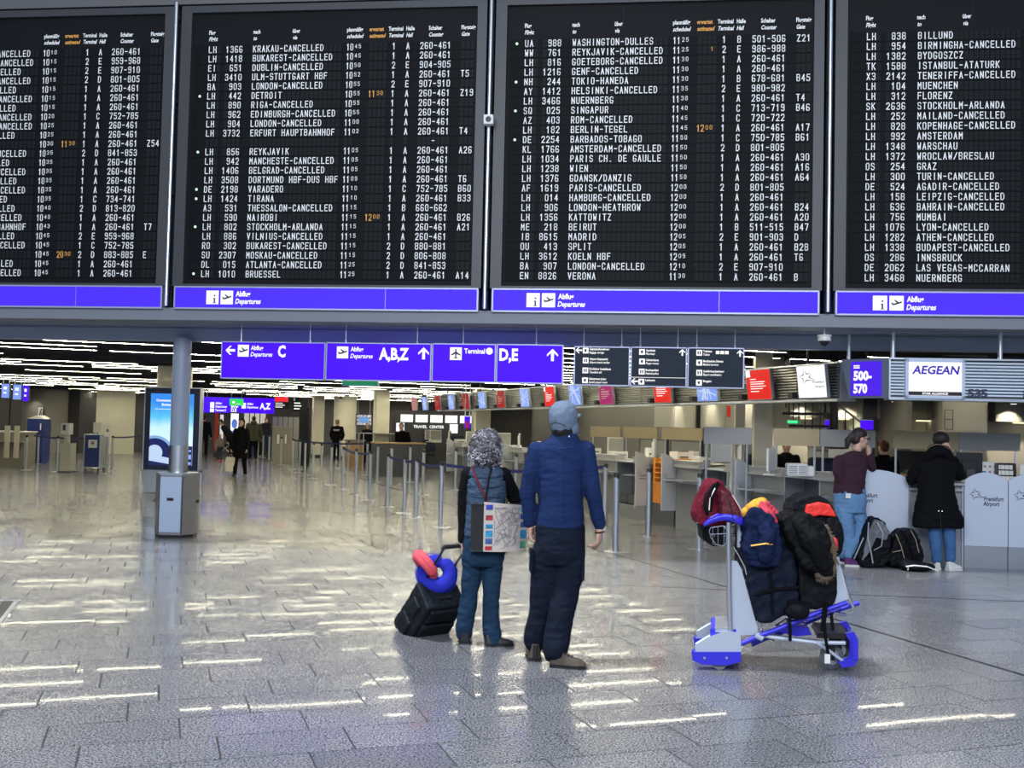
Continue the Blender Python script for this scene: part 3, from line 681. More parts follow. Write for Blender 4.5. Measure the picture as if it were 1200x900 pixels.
# 500-570 sign, turned panel at the corner
pA = FB @ Vector((uA - 0.02, BV, ZB0)); uq, _ = bu(986, 440, BV + .35); pB = FB @ Vector((uq, BV + .35, ZB0))
dv = (pA - pB); wl = dv.length; rz = math.atan2(dv.y, dv.x)
t = thing('number_sign', 'blue sign reading 500-570 on the turned corner of the sign band', 'sign', pB, rz)
f = MB().prism([(0.0, 0.49), (wl, 0.49), (wl - 0.0, 0.0), (0.1, 0.0)], 0.0, 0.16).build('backing', mat('corner_panel', (0.16, 0.19, 0.25), 0.4, 0.4), t)
g = MB().box(wl * .22, wl * .86, -0.02, 0.0, 0.03, 0.455).build('panel', glow('number_blue', (0.075, 0.015, 0.85), 1.0), t)
mb = MB(); x = wl * .28; text(mb, '500-', x, 0.225, 0.105, 0.8, -0.023, off=0.05, width=.235); text(mb, '570', x, 0.065, 0.105, 0.8, -0.023, off=0.05, width=.18)
rect(mb, x, x + .08, .37, .385, -.023); rect(mb, x, x + .08, .395, .41, -.023); mb.build('lettering', lit_white, g)
MB().tube([(wl * .1, 0.08, 0.49), (wl * .1, 0.08, ZS - ZB0)], 0.024, 12).build('hanger', alu, t, smooth=True)
# the band running along the counters to the far end
AB = 8.45; bn0 = hb(984, 440, AB)[0]; bn1 = 32.6
t = thing('sign_band', 'long silver louvred band receding above the row of check-in counters', 'sign band', H(AB, bn1, ZB0), HA - math.pi / 2)
Lb = bn1 - bn0
k = 0
while k < Lb:
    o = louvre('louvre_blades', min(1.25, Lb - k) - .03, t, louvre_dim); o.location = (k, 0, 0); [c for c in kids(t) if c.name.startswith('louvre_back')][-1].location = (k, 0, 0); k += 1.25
MB().box(0, Lb, -0.035, 0.25, -0.02, 0.012).box(0, Lb, -0.035, 0.25, 0.475, 0.495).box(0, Lb, .02, .2, 0, .48).build('frame', alu, t)
mb = MB(); text(mb, '534', Lb - .86, 0.03, 0.075, 1.0, -0.036, off=0.06, width=0.2); mb.build('number_lettering', logo_ink, t)
mb = MB()
for q in range(12): mb.tube([(0.8 + q * 1.75, 0.1, 0.49), (0.8 + q * 1.75, 0.1, 2.95 - ZB0)], 0.022, 8)
mb.build('hanger', counter_dark, t)
# screens along it
red = glow('screen_red', (0.85, 0.018, 0.012), 0.9); mag = glow('screen_magenta', (0.42, 0.015, 0.16), 0.9); lbl = glow('screen_blue', (0.22, 0.36, 0.9), 1.0); pink = glow('screen_pink', (0.65, 0.25, 0.25), 0.8); dred = glow('screen_darkred', (0.4, 0.012, 0.018), 0.9)
SC = [(951, 'w', 'white lit screen with a star logo at the near end of the sign band'), (889, 'r', 'bright red screen next to the white star screen'), (828, 'b', 'pale blue map screen just right of and below the toilets sign'), (776, 'r', 'bright red screen below the pharmacy sign'), (710, 'm', 'magenta screen on the sign band right of the capped man'),
      (674, 'b', 'blue map screen just above the grey cap'), (644, 'r', 'red screen just left of the grey cap'), (615, 'b', 'blue map screen, first left of the red one by the cap'), (587, 'd', 'dark red screen above and right of the grey-haired woman'), (565, 'b', 'blue map screen above the grey-haired woman'), (546, 'd', 'dark red screen above and left of the grey-haired woman'), (529, 'b', 'light blue screen, fourth from the far end of the band'), (513, 'd', 'dark red screen, third from the far end of the band'), (498, 'b', 'light blue screen, second from the far end'), (485.5, 'p', 'pink screen at the far end of the sign band')]
cmesh = None
for px, c, lb in SC:
    b_, _ = hb(px, 455, AB - 0.12); p = H(AB - 0.10, b_, ZB0 + 0.03)
    t = thing('info_screen', lb, 'screen', p, HA - math.pi / 2, 'screens on the sign band')
    T_ = Matrix.Rotation(math.radians(7), 4, 'X') @ Matrix.Diagonal((1.65, 1, 1, 1))
    MB().box(-0.20, 0.20, 0.004, 0.05, -0.01, 0.44, T_).box(-0.03, 0.03, 0.03, 0.12, 0.05, 0.35).build('housing', alu, t)
    m_ = {'w': lit_white, 'r': red, 'b': lbl, 'm': mag, 'd': dred, 'p': pink}[c]
    f = MB().box(-0.19, 0.19, 0.0, 0.005, 0.0, 0.43, T_).build('display', m_, t)
    mb = MB()
    if c == 'w':
        star_logo(mb, -0.07, 0.28, 0.2, -0.003, T_); text(mb, 'Frankfurt', 0.18, 0.19, 0.032, 0.9, -0.003, 'r', M=T_); text(mb, 'Airport', 0.18, 0.13, 0.032, 0.9, -0.003, 'r', M=T_); mb.build('logo', mat('pale_ink', (0.12, 0.14, 0.2), 0.5), f)
    elif c in 'rmdp':
        mb = MB(); n0 = 0
        for i, (w0, z0) in enumerate(((.1, .29), (.24, .25), (.22, .22), (.25, .185), (.2, .15), (.14, .11))): rect(mb, -.13, -.13 + w0, z0, z0 + .012, -.003)
        rect(mb, -.19, -.12, .33, .43, -.003)
        mb.v = [tuple(T_ @ Vector(q)) for q in mb.v]; mb.build('lettering', lit_white if c == 'r' else mat('soft_print', (0.6, 0.5, 0.5), 0.5), f)
    else:
        rr = random.Random(int(px)); 
        for i in range(7):
            x0, x1 = rr.uniform(-.17, .17), rr.uniform(-.17, .17); poly(mb, [(x0, .02), (x0 + .012, .02), (x1 + .012, .41), (x1, .41)], -.003)
        for i in range(4):
            z0, z1 = rr.uniform(.05, .38), rr.uniform(.05, .38); poly(mb, [(-.18, z0), (.18, z1), (.18, z1 + .01), (-.18, z0 + .01)], -.0035)
        mb.v = [tuple(T_ @ Vector(q)) for q in mb.v]; mb.build('map_lines', glow('map_line', (0.75, 0.85, 1.0), 0.9), f)
    MB().box(-0.50, -0.40, -0.06, 0.03, 0.0, 0.08).box(-.46, -.44, .03, .10, .02, .05).build('camera_block', black_plastic, t)
# ============================================================ COUNTERS
def wing(par, b, logo=True, a0=7.86, a1=8.12):
    pts = [(a0, 0.28), (a1, 0.28), (a1, 1.08)] + [(a1 - (a1 - a0) * s, 1.08 + 0.14 * math.sin(s * math.pi / 2)) for s in (.25, .5, .75, 1)]
    o = MB().prism([(p - 0, z) for p, z in pts], -0.02, 0.02, 'y').build('wing_panel', wing_grey, par); o.location = (-b_org[0], b - b_org[1], 0)
    if logo:
        mb = MB(); star_logo(mb, a0 + .06, 0.86, 0.09, -0.022); text(mb, 'Frankfurt', a0 + .06, 0.79, 0.03, 0.8, -0.022, off=.02, shear=.1, width=.17); text(mb, 'Airport', a0 + .06, 0.74, 0.03, 0.8, -0.022, off=.02, shear=.1, width=.14); mb.build('logo', logo_ink, o)
    return o
b_org = (8.1, 0)
MODS = [11.10, 13.42, 16.62, 19.12, 21.9, 24.5, 27.0]
CL = ['nearest grey check-in counter of the receding row, behind the luggage trolley', 'grey check-in counter with a dark baggage opening, right of the orange cabinet', 'grey check-in counter left of the orange cabinet, mostly behind the man', 'grey check-in counter between the man and the grey-haired woman', 'grey check-in counter behind the grey-haired woman', 'grey check-in counter second from the far end of the row', 'grey check-in counter at the far end of the row, by the cream column']
c0 = None
for i, b in enumerate(MODS):
    if c0 is None:
        b_org = (8.1, b); c0 = t = thing('checkin_counter', CL[0], 'counter', H(8.1, b), HA, 'check-in counters along the hall')
        for y0, y1 in ((0.08, 0.5), (1.3, 2.15)):
            MB().box(0.0, 0.62, y0, y1, 0.0, 1.0).build('cabinet', counter_grey, t)
            MB().box(-0.06, 0.7, y0 - .01, y1 + .01, 1.0, 1.035).box(-0.04, 0.16, y0, y1, 1.035, 1.10).box(-0.07, 0.18, y0 - .01, y1 + .01, 1.10, 1.115).build('worktop', worktop, t)
            MB().box(-0.30, 0.02, y0 + .03, y1 - .12, 0.79, 0.805).box(-.02, .02, y0 + .03, y1 - .12, .75, .79).build('bag_shelf', alu, t)
        MB().box(0.34, 0.8, 0.5, 1.3, 1.0, 1.035).build('rear_desk', worktop, t)
        MB().box(0.30, 0.34, 0.5, 1.3, 0.3, 1.0).build('opening_panel', counter_dark, t)
        MB().box(0, 0.34, 0.5, 1.3, 0, 0.22).box(0, .3, .5, 1.3, .22, .24).build('conveyor_base', counter_grey, t)
        mb = MB()
        for k in range(2): mb.box(0.05, 0.3, .53 + k * .39, .9 + k * .37, .26, .4)
        mb.build('drawer', counter_dark, t, kind='stuff')
        MB().box(-0.005, 0.34, 0.495, 0.515, 0.2, 1.02).box(-0.005, 0.34, 1.29, 1.305, 0.2, 1.02).box(-0.01, .34, .5, 1.3, 1.0, 1.02).build('opening_frame', alu, t)
        wing(t, b + 2.2); wg = tree(t); wing(t, b); ct = tree(t)
        dup(c0, H(8.1, MODS[1]), label=CL[1], ch=ct); kk = [c for c in kids(c0) if c.name.startswith('wing_panel')][-1]
        for g_ in kids(kk): bpy.data.objects.remove(g_)
        bpy.data.objects.remove(kk)
    elif i > 1: dup(dsrc, H(8.1, b), label=CL[i], ch=tree(dsrc))
    if i == 1: dsrc = [o_ for o_ in COL.objects if o_.name.startswith('checkin_counter') and o_.get('label') == CL[1]][0]
# orange cabinet
t = thing('leaflet_cabinet', 'orange cabinet with horizontal open slots between two counters', 'cabinet', H(8.15, 15.72), HA)
MB().box(0.0, 0.5, 0.0, 0.80, 0.0, 0.35).build('base', counter_dark, t)
MB().box(0, 0.5, 0, 0.04, .35, 1.12).box(0, .5, .74, .80, .35, 1.12).box(0, .5, .04, .74, .35, .68).box(.3, .5, .04, .74, .68, 1.12).build('body', orange, t)
for k in range(5): MB().box(0, 0.3, 0.04, 0.74, 0.69 + k * 0.085, 0.705 + k * 0.085).build('shelf', mat('orange_shelf', (0.8, 0.42, 0.15), 0.3), t)
# things on the desks
def px_desk(px, a, z): b_, _ = hb(px, 500, a); return H(a, b_, z)
def monitor(px, a, label, m=white_plastic, rz=0.0, s=1.0, z=1.035, loc=None):
    t = thing('monitor', label, 'monitor', loc or px_desk(px, a, z), HA + rz, 'monitors on the check-in desks')
    MB().box(-0.2 * s, 0.2 * s, 0, 0.035, 0.08, 0.08 + 0.32 * s).box(-.12 * s, .12 * s, .035, .06, .14, .34 * s).build('housing', m, t, bevel=0.006)
    MB().box(-0.185 * s, 0.185 * s, -0.003, 0.0, 0.095, 0.065 + 0.32 * s).build('display', mat('screen_off', (0.35, 0.35, 0.33), 0.25) if m == white_plastic else black_plastic, t)
    MB().box(-0.03, 0.03, 0.03, 0.06, 0.01, 0.16).box(-0.11, 0.11, -0.06, 0.12, 0, 0.015).build('stand', m, t); return t
def printer(px, a, label, h=0.16, m=white_plastic, z=1.035, rz=0):
    t = thing('printer', label, 'printer', px_desk(px, a, z), HA + rz, 'printers on the check-in desks')
    MB().box(-0.14, 0.14, 0, 0.3, 0, h).build('body', m, t, bevel=0.01); MB().box(-.09, .09, -.01, .0, h * .5, h * .6).build('paper_slot', black_plastic, t)
    MB().box(-0.1, 0.1, .02, .06, h, h + .015).build('lid', counter_grey, t); return t
for px, a, lb, rz in ((722, 8.55, 'white monitor seen from behind beside the orange cabinet', 0.3), (768, 8.5, 'thin white monitor turned sideways left of the baggage opening', 1.1), (870, 8.5, 'dark-framed slim monitor above the red backpack', 1.0), (662, 8.6, 'white monitor just right of the capped head', .2), (591, 8.5, 'white monitor right of the grey-haired woman', 0.2), (610, 8.5, 'slim white monitor edge-on left of the man', 1.2), (554, 8.5, 'white monitor behind the grey hair', .2), (511, 8.5, 'white monitor on the far third desk', .2), (505, 8.5, 'white monitor on the farthest desk', .2), (528, 8.6, 'slim white monitor edge-on on the far third desk', 1.2)):
    monitor(px, a, lb, white_plastic, rz)
for px, a, lb, h in ((698, 8.6, 'white printer left of the orange cabinet', .16), (803, 8.55, 'large white printer above the baggage opening', .2), (816, 8.6, 'upright white ticket printer right of the large printer', .22), (729, 8.5, 'white printer over the orange cabinet', .13), (790, 8.7, 'flat white printer behind papers', .08), (583, 8.55, 'small white printer behind the grey hair', .14), (541, 8.5, 'small white printer left of the grey hair', .16), (513, 8.6, 'small white printer on the far desk', .14), (764, 8.45, 'narrow white ticket reader beside the sideways monitor', .24), (606, 8.6, 'small white printer near the man', .1), (830, 8.55, 'low white printer left of the grey screen', .14)):
    t = printer(px, a, lb, h)
    if 'narrow' in lb or 'upright' in lb: t.scale = (.45, .5, 1)
for px, a, lb in ((782, 8.45, 'loose papers on the counter above the baggage opening'), (840, 8.6, 'papers on the desk behind the wing panels'), (880, 8.5, 'papers beside the navy chair'), (625, 8.5, 'papers on the desk near the man'), (905, 8.5, 'papers on the nearest receding counter')):
    rr = random.Random(int(px)); mb = MB(); p = px_desk(px, a, 1.04)
    for k in range(6): mb.box(-.11, .11, -.15, .15, k * .006, k * .006 + .004, Matrix.Translation((rr.uniform(-.1, .1), rr.uniform(-.1, .2), 0)) @ Matrix.Rotation(rr.uniform(-.6, .6), 4, 'Z'))
    o = mb.build('paper_stack', paper, None, loc=p, rz=HA); tag(o, lb, 'papers')
def chair(loc, rz, label, sc=1.0):
    t = thing('office_chair', label, 'chair', loc, rz, 'office chairs behind the counters')
    MB().box(-.24, .24, -.05, .05, .62, 1.25 * sc).build('backrest', navy, t, bevel=.04); MB().box(-.24, .24, .0, .46, .46, .54).build('seat', navy, t, bevel=.03)
    MB().tube([(0, .22, .1), (0, .22, .46)], .03).box(-.03, .03, -.08, .2, .42, .46).box(-.03, .03, -.09, -.05, .42, .8).build('post', black_plastic, t)
    mb = MB()
    for k in range(5): c_, s_ = math.cos(k * 1.2566), math.sin(k * 1.2566); mb.tube([(0, .22, .11), (c_ * .28, .22 + s_ * .28, .06)], .02, 6); mb.ball((c_ * .28, .22 + s_ * .28, .03), .03, 8, 6)
    mb.build('base', black_plastic, t); return t
chair(px_desk(889, 9.25, 0), HA + .2, 'navy office chair above the red and black luggage, left one', 1.0)
chair(at(966, 541, 15.5) * 1 - Vector((0, 0, at(966, 541, 15.5).z)), 0.0, 'navy office chair left of the woman in the maroon sweater', 1.0)
chair(px_desk(536, 9.3, 0), HA, 'dark office chair behind the far counters', 1.0); chair(px_desk(503, 9.3, 0), HA, 'dark office chair at the farthest counter', 1.02)
# glass screen on the desk
t = thing('desk_screen', 'translucent grey screen panel standing on the desk above the backpack', 'screen', px_desk(846, 8.3, 1.1), HA * .3)
MB().box(-.16, .16, 0, .015, .03, .36).build('panel', mat('frosted_panel', (0.42, 0.44, 0.5), 0.3, alpha=1), t); MB().box(-.17, -.155, -.005, .02, 0, .37).box(.155, .17, -.005, .02, 0, .37).box(-.17, .17, -.005, .02, .355, .37).build('frame', alu, t)
# steel screens on posts behind the desks
bronze = mat('bronze_steel', (0.40, 0.33, 0.20), 0.4, 0.5)
k = 0
for b0, b1 in ((15.2, 16.8), (17.0, 18.6), (18.8, 20.4), (20.6, 22.2)):
    t = thing('steel_screen', ORD[k] + ' bronze steel screen panel on posts behind the receding counters', 'screen', H(9.35, b0), HA); k += 1
    MB().box(0, .02, 0, b1 - b0, 1.42, 1.65).build('panel', bronze, t)
    for y in (.1, b1 - b0 - .1): MB().tube([(.03, y, 0), (.03, y, 1.5)], .015, 8).build('post', alu, t)
for px0, px1, lb in ((825, 881, 'cream steel framed screen panel left of the left navy chair'), (907, 960.5, 'bronze steel screen panel left of the maroon sweater'), (961.5, 1026, 'grey steel screen panel behind the head of the woman in maroon'), (1047, 1123, 'bronze steel screen panel behind the person in the black coat'), (1123.5, 1196, 'grey steel screen panel above the black monitor')):
    u0, z1 = bu(px0, 506, 2.2); u1, _ = bu(px1, 506, 2.2); t = thing('steel_screen', lb, 'screen', FB @ Vector((u0, 2.2, 0)), BA)
    MB().box(0, u1 - u0, 0, .02, 1.42, 1.66).build('panel', bronze if 'bronze' in lb else mat('grey_steel', (0.3, 0.3, 0.29), 0.4, 0.5), t)
    for x in (.04, u1 - u0 - .06): MB().tube([(x, .03, 0), (x, .03, 1.5)], .016, 8).build('post', alu, t)
# ---- front counters on the right
CV = 0.62
def cu(px, v=CV): return bu(px, 600, v)[0]
Mf = FB
def arc_panel(px0, px1, label, logo_px=None):
    u0, u1 = cu(px0), cu(px1); w_ = u1 - u0; t = thing('counter_panel', label, 'counter', FB @ Vector((u0, CV, 0)), BA, 'arched counter fronts')
    N = 10; out = [(0, 0.27)] + [(w_, 0.27)] + [(w_ - w_ * i / N, 1.07 + 0.10 * math.sin(math.pi * i / N) ** .8) for i in range(N + 1)]
    o = MB().prism(out, -0.03, 0.0).build('front', wing_light, t); 
    MB().box(0.0, w_, -0.02, 0.3, 0.0, 0.27).build('plinth', plinth_steel, t)
    dp = .2 if px0 < 1000 else .55; MB().box(0.02, w_ - .02, 0.0, dp, .27, 1.0).build('body', counter_grey, t)
    MB().box(0, w_, 0.0, dp + .04, 1.0, 1.03).build('worktop', worktop, t)
    if logo_px:
        mb = MB(); x = cu(logo_px) - u0; star_logo(mb, x - .03, 0.90, 0.15, -0.033); text(mb, 'Frankfurt', x + .07, 0.825, 0.05, 0.8, -0.033, off=.02, shear=.1, width=.23); text(mb, 'Airport', x + .06, 0.765, 0.05, 0.8, -0.033, off=.02, shear=.1, width=.19); mb.build('logo', logo_ink, o)
    return t
arc_panel(983, 1063.8, 'wide pale arched counter front between the two people at the counter', 998)
arc_panel(1129.5, 1180, 'pale arched counter front with logo right of the person in the black coat', 1145)
arc_panel(1181, 1232, 'pale arched counter front with logo cut by the right picture edge', 1197)
arc_panel(1233, 1290, 'pale arched counter front just beyond the right picture edge', 1250)
u0, u1 = cu(1064.5), cu(1129); w_ = u1 - u0
t = thing('service_counter', 'grey counter where the person in the black coat leans', 'counter', FB @ Vector((u0, CV, 0)), BA)
MB().box(0.02, w_ - .02, 0.03, .6, .0, 1.0).build('cabinet', mat('counter_mid', (0.34, 0.36, 0.40), 0.4, 0.2), t); MB().box(0, w_, -.04, .62, 1.0, 1.03).box(0, w_, -.03, .1, .93, .96).build('worktop', worktop, t)
MB().box(0, .02, -.01, .05, 0, 1.0).box(w_ - .02, w_, -.01, .05, 0, 1.0).build('frame', alu, t)
# corner counters at the bend
# items on the right desks
pm = FB @ Vector((bu(1136, 560, 1.0)[0], 1.0, 1.03))
t = thing('monitor', 'large black monitor seen from behind right of the black coat', 'monitor', pm, BA, 'monitors on the check-in desks')
MB().box(-.16, .16, 0, .05, .02, .37).box(-.09, .09, -.03, 0, .08, .28).build('housing', black_plastic, t, bevel=.01); MB().box(-.05, .05, -.06, -.03, 0.02, .16).box(-.12, .12, -.1, .08, 0, .02).build('stand', counter_dark, t); MB().box(-.15, .15, .05, .053, .04, .35).build('display', lit_white if False else mat('screen_off', (0.35, 0.35, 0.33), 0.25), t)
def deskp(px, v=1.0, z=1.03): return FB @ Vector((bu(px, 560, v)[0], v, z))
t = thing('leaflet_stand', 'small rack of printed cards on the counter right of the blue bottle', 'rack', deskp(1180), BA)
MB().box(-.11, .11, .1, .12, 0, .25).box(-.11, .11, 0, .12, 0, .02).box(-.11, -.1, 0, .12, 0, .25).box(.1, .11, 0, .12, 0, .25).build('rack', black_plastic, t)
for r in range(3):
    for c in range(4): MB().box(-.095 + c * .048, -.052 + c * .048, .03 + r * .02, .035 + r * .02, .03 + r * .07, .085 + r * .07).build('card', paper, t)
t = thing('poster_card', 'white card with red and blue shapes standing on the counter', 'card', deskp(1160, 1.15), BA)
MB().box(-.09, .09, 0, .01, 0, .26).build('board', white_plastic, t)
mb = MB()
for k in range(9): mb.ball((-.06 + (k % 3) * .06, -.002, .06 + (k // 3) * .07), (.014, .003, .014), 8, 5)
mb.build('print', mat('card_print', (0.35, 0.1, 0.3), 0.5), t, kind='stuff')
t = thing('bottle', 'small blue plastic bottle on the counter right of the monitor', 'bottle', deskp(1153, .9), BA)
MB().lathe([(.03, 0), (.032, .02), (.032, .11), (.014, .15)], seg=14).build('body', mat('blue_bottle', (0.03, 0.3, 0.6), 0.2), t, smooth=True); MB().lathe([(.013, .15), (.013, .175)], seg=10).build('cap', white_plastic, t)
tag(MB().box(-.12, .12, 0, .2, 0, .02).box(-.1, .13, .02, .2, .02, .035, Matrix.Rotation(.1, 4, 'Z')).build('paper_stack', paper, None, loc=deskp(1122, .75), rz=BA), 'stack of papers on the counter at the right of the black coat', 'papers')
t = thing('notice', 'white notice board standing at the right picture edge of the counter', 'sign', deskp(1201, .9), BA); MB().box(-.06, .1, 0, .015, .0, .24).build('board', white_plastic, t); MB().box(-.06, .1, .015, .1, 0, .01).build('foot', counter_dark, t)
t = thing('display_box', 'white printed box with curved front beside the navy chair', 'box', FB @ Vector((bu(938, 545, 1.3)[0], 1.3, 1.03)), BA)
MB().box(-.17, .1, 0, .2, 0.0, .17).box(.1, .19, .02, .2, .0, .14).build('box', white_plastic, t, bevel=.02); mb = MB()
for k in range(6): rect(mb, -.15, -.04, .03 + k * .02, .037 + k * .02, -.002); rect(mb, -.02, .08, .03 + k * .02, .037 + k * .02, -.002)
mb.build('print', logo_ink, t)
t = thing('monitor', 'white monitor seen at its edge right of the left navy chair', 'monitor', FB @ Vector((bu(905, 545, 1.5)[0], 1.5, 1.03)), BA + 1.2, 'monitors on the check-in desks')
MB().box(-.2, .2, 0, .03, .06, .36).build('housing', white_plastic, t, bevel=.006); MB().box(-.03, .03, .03, .05, 0, .15).box(-.1, .1, -.05, .1, 0, .015).build('stand', white_plastic, t)
# ============================================================ BACK OFFICE
OV = 6.2
def ou(px, py, v=OV): return bu(px, py, v)
office = MB().box(ou(905, 500)[0], ou(1290, 500)[0] + 2, OV, OV + .1, 0, 2.95).build('wall_office', mat('office_cream', (0.5, 0.485, 0.41), 0.6), None, loc=BP, rz=BA, kind='structure')
MB().box(ou(923, 500)[0], ou(1290, 500)[0], OV - .9, OV, 2.26, 2.95).build('trim_5', dark_wall, None, loc=BP, rz=BA, kind='structure')
cab_l = ['cream wall cabinet lit by a lamp, left of the spiral stair', 'cream wall cabinet behind the spiral stair', 'cream wall cabinet right of the spiral stair', 'cream wall cabinet above the black coat, under two lamps', 'cream wall cabinet at the far right behind the 535 number']
for i, (a_, b_) in enumerate(((923, 962), (964, 1007), (1008, 1052), (1053, 1104), (1158, 1230))):
    u0, u1 = ou(a_, 480)[0], ou(b_, 480)[0]; t = thing('wall_cabinet', cab_l[i], 'cabinet', FB @ Vector((u0, OV - .35, 1.87)), BA, 'cabinets on the office wall'); w_ = u1 - u0
    MB().box(0, w_, 0.02, .34, 0, .36).build('body', mat('cabinet_cream', (0.3, 0.285, 0.23), 0.5), t)
    for k in range(2): MB().box(k * w_ / 2 + .01, (k + 1) * w_ / 2 - .01, 0, .02, .01, .35).build('door', mat('cabinet_door', (0.26, 0.25, 0.20), 0.5), t)
    MB().box(w_ * .35, w_ * .65, .05, .2, -.02, 0).build('lamp', glow('warm_lamp', (1, .85, .55), 1.6), t)
def spot(name, p, label, e=30, size=1.1, tgt=None, top=2.95):
    t = thing(name, label, 'lamp', p, 0, 'downlights over the office walls')
    MB().lathe([(.05, 0), (.06, .05), (.06, .09)], seg=12).tube([(0, 0, .09), (0, 0, top - t.location.z)], .012, 6).build('housing', black_plastic, t); MB().lathe([(.045, -.002), (.045, .004)], seg=12).build('bulb', glow('bulb_glow', (1, .93, .75), 6), t)
    ld = bpy.data.lights.new('lamp_light', 'SPOT'); ld.energy = e; ld.spot_size = size; ld.spot_blend = .7; ld.color = (1, .9, .72); ld.shadow_soft_size = .03
    lo = bpy.data.objects.new('lamp_light', ld); COL.objects.link(lo); lo.parent = t; lo.location = (0, 0, -.02)
    if tgt: lo.rotation_euler = (Vector(tgt)).to_track_quat('-Z', 'Y').to_euler()
for i, px in enumerate((935, 987, 1038, 1095, 1173)):
    spot('downlight', FB @ Vector((ou(px, 472)[0], OV - .62, 2.17)), ORD[i] + ' lamp from the left along the office wall' if i else 'leftmost lamp along the office wall above the cabinets', 60, 1.3, Bn * .7 + Vector((0, 0, -1)), 2.27)
# grey-cream column wall between cabinets
MB().box(ou(1104.5, 500, 5.2)[0], ou(1157, 500, 5.2)[0], 5.2, 6.2, 0, 2.95).build('wall_pier', mat('pier_grey', (0.36, 0.35, 0.31), 0.6), None, loc=BP, rz=BA, kind='structure')
MB().box(ou(884, 500, 4.0)[0], ou(905, 500, 4.0)[0], 4.0, 4.3, 0, 2.95).build('wall_column', mat('column_dim', (0.42, 0.41, 0.35), 0.6), None, loc=BP, rz=BA, kind='structure')
t = thing('wall_rack', 'thin black wire rack on the pier above the black coat', 'rack', FB @ Vector((ou(1107, 500, 5.15)[0], 5.15, 1.72)), BA)
mb = MB()
for z in (0, .16, .32): mb.tube([(0, 0, z), (.13, 0, z)], .006, 6)
for x in (0, .13): mb.tube([(x, 0, 0), (x, 0, .32)], .006, 6)
mb.build('wires', black_plastic, t)
# spiral stair
ps = FB @ Vector((ou(977, 500, 4.6)[0], 4.6, 0)); t = thing('spiral_stair', 'black spiral stair behind the woman in the maroon sweater', 'stair', ps, BA)
MB().tube([(0, 0, 0), (0, 0, 2.9)], .07, 14).build('post', black_plastic, t)
for k in range(12):
    a_ = .35 * k - .6; M_ = Matrix.Rotation(a_, 4, 'Z'); MB().prism([(.05, -.06), (.8, -.2), (.8, .2), (.05, .06)], .2 * k + .1, .2 * k + .14, 'z', M_).build('tread', black_plastic, t); 
for k in range(24): a_ = .175 * k - .6; MB().tube([(.78 * math.cos(a_), .78 * math.sin(a_), .1 * k + .12), (.78 * math.cos(a_), .78 * math.sin(a_), .1 * k + 1.0)], .011, 6).build('baluster', black_plastic, t)
MB().tube([(.78 * math.cos(.0875 * k - .6), .78 * math.sin(.0875 * k - .6), .05 * k + 1.0) for k in range(48)], .018, 8).build('handrail', black_plastic, t)
# receding office wall behind the long counter row
MB().box(11.8, 11.9, 14.5, 33, 0, 2.95).build('wall_inner', mat('inner_grey', (0.16, 0.155, 0.14), 0.5), None, rz=HA, kind='structure')
for i, (b0, b1) in enumerate(((15.2, 17.4), (17.5, 18.6), (18.7, 20.9), (21.1, 23.2))):
    t = thing('wall_cabinet', ORD[i] + ' wide grey-beige wall cabinet over the receding desks', 'cabinet', H(11.45, b0, 1.66), HA, 'cabinets behind the long row')
    L_ = b1 - b0; MB().box(.02, .34, 0, L_, 0, .75).build('body', counter_dark, t)
    n = max(1, round(L_ / 1.1))
    for k in range(n): MB().box(0, .02, k * L_ / n + .01, (k + 1) * L_ / n - .01, .01, .74).build('door', mat('door_beige', (0.33, 0.325, 0.28), 0.45, 0.2), t)
for i, b_ in enumerate((16.1, 17.3, 18.9, 20.4, 22.0)): spot('downlight', H(11.2, b_, 2.55), ORD[i] + ' lamp over the receding office cabinets', 70, 1.1, Wd * .3 + Vector((0, 0, -1)))
for i, b0 in enumerate((15.0, 16.6, 18.2, 19.8, 21.4)):
    t = thing('office_partition', ORD[i] + ' low grey partition behind the receding desks', 'partition', H(10.9, b0), HA); MB().box(0, .04, 0, 1.45, .1, 1.36).build('panel', mat('partition_grey', (0.25, 0.25, 0.235), 0.5, 0.2), t); MB().box(-.01, .05, 0, .04, 0, 1.4).box(-.01, .05, 1.41, 1.45, 0, 1.4).box(-.01, .05, 0, 1.45, 1.36, 1.39).build('frame', counter_dark, t)
# small signs and lit things seen through the office
for px, py, v, w_, h_, m_, nm, lb in ((1016, 498, 5.0, .2, .15, sign_blue, 'hanging_sign', 'small blue lit sign behind the spiral stair'), (970, 497, 5.2, .08, .13, sign_blue, 'hanging_sign', 'tiny blue lit sign left of the spiral stair post'), (930, 494.5, 5.4, .2, .05, glow('exit_bright', (0.05, .75, .25), 1.2), 'exit_sign', 'green lit exit sign in the back office'), (854, 482, 6, .06, .2, glow('fire_red', (.5, .03, .02), .9), 'fire_sign', 'small red sign on the pale pier right of the dark wall')):
    u_, z_ = bu(px, py, v); t = thing(nm, lb, 'sign', FB @ Vector((u_, v, z_)), BA); MB().box(-w_ / 2, w_ / 2, 0, .04, -h_ / 2, h_ / 2).build('panel', m_, t); MB().box(-w_ / 2, w_ / 2, .0, .04, h_ / 2, h_ / 2 + .012).build('frame', alu, t)
MB().box(bu(862, 500, 6.1)[0], bu(873, 500, 6.1)[0], 6.1, 6.4, 0, 2.95).build('wall_post', mat('pale_pier', (0.5, 0.5, 0.47), 0.6), None, loc=BP, rz=BA, kind='structure')
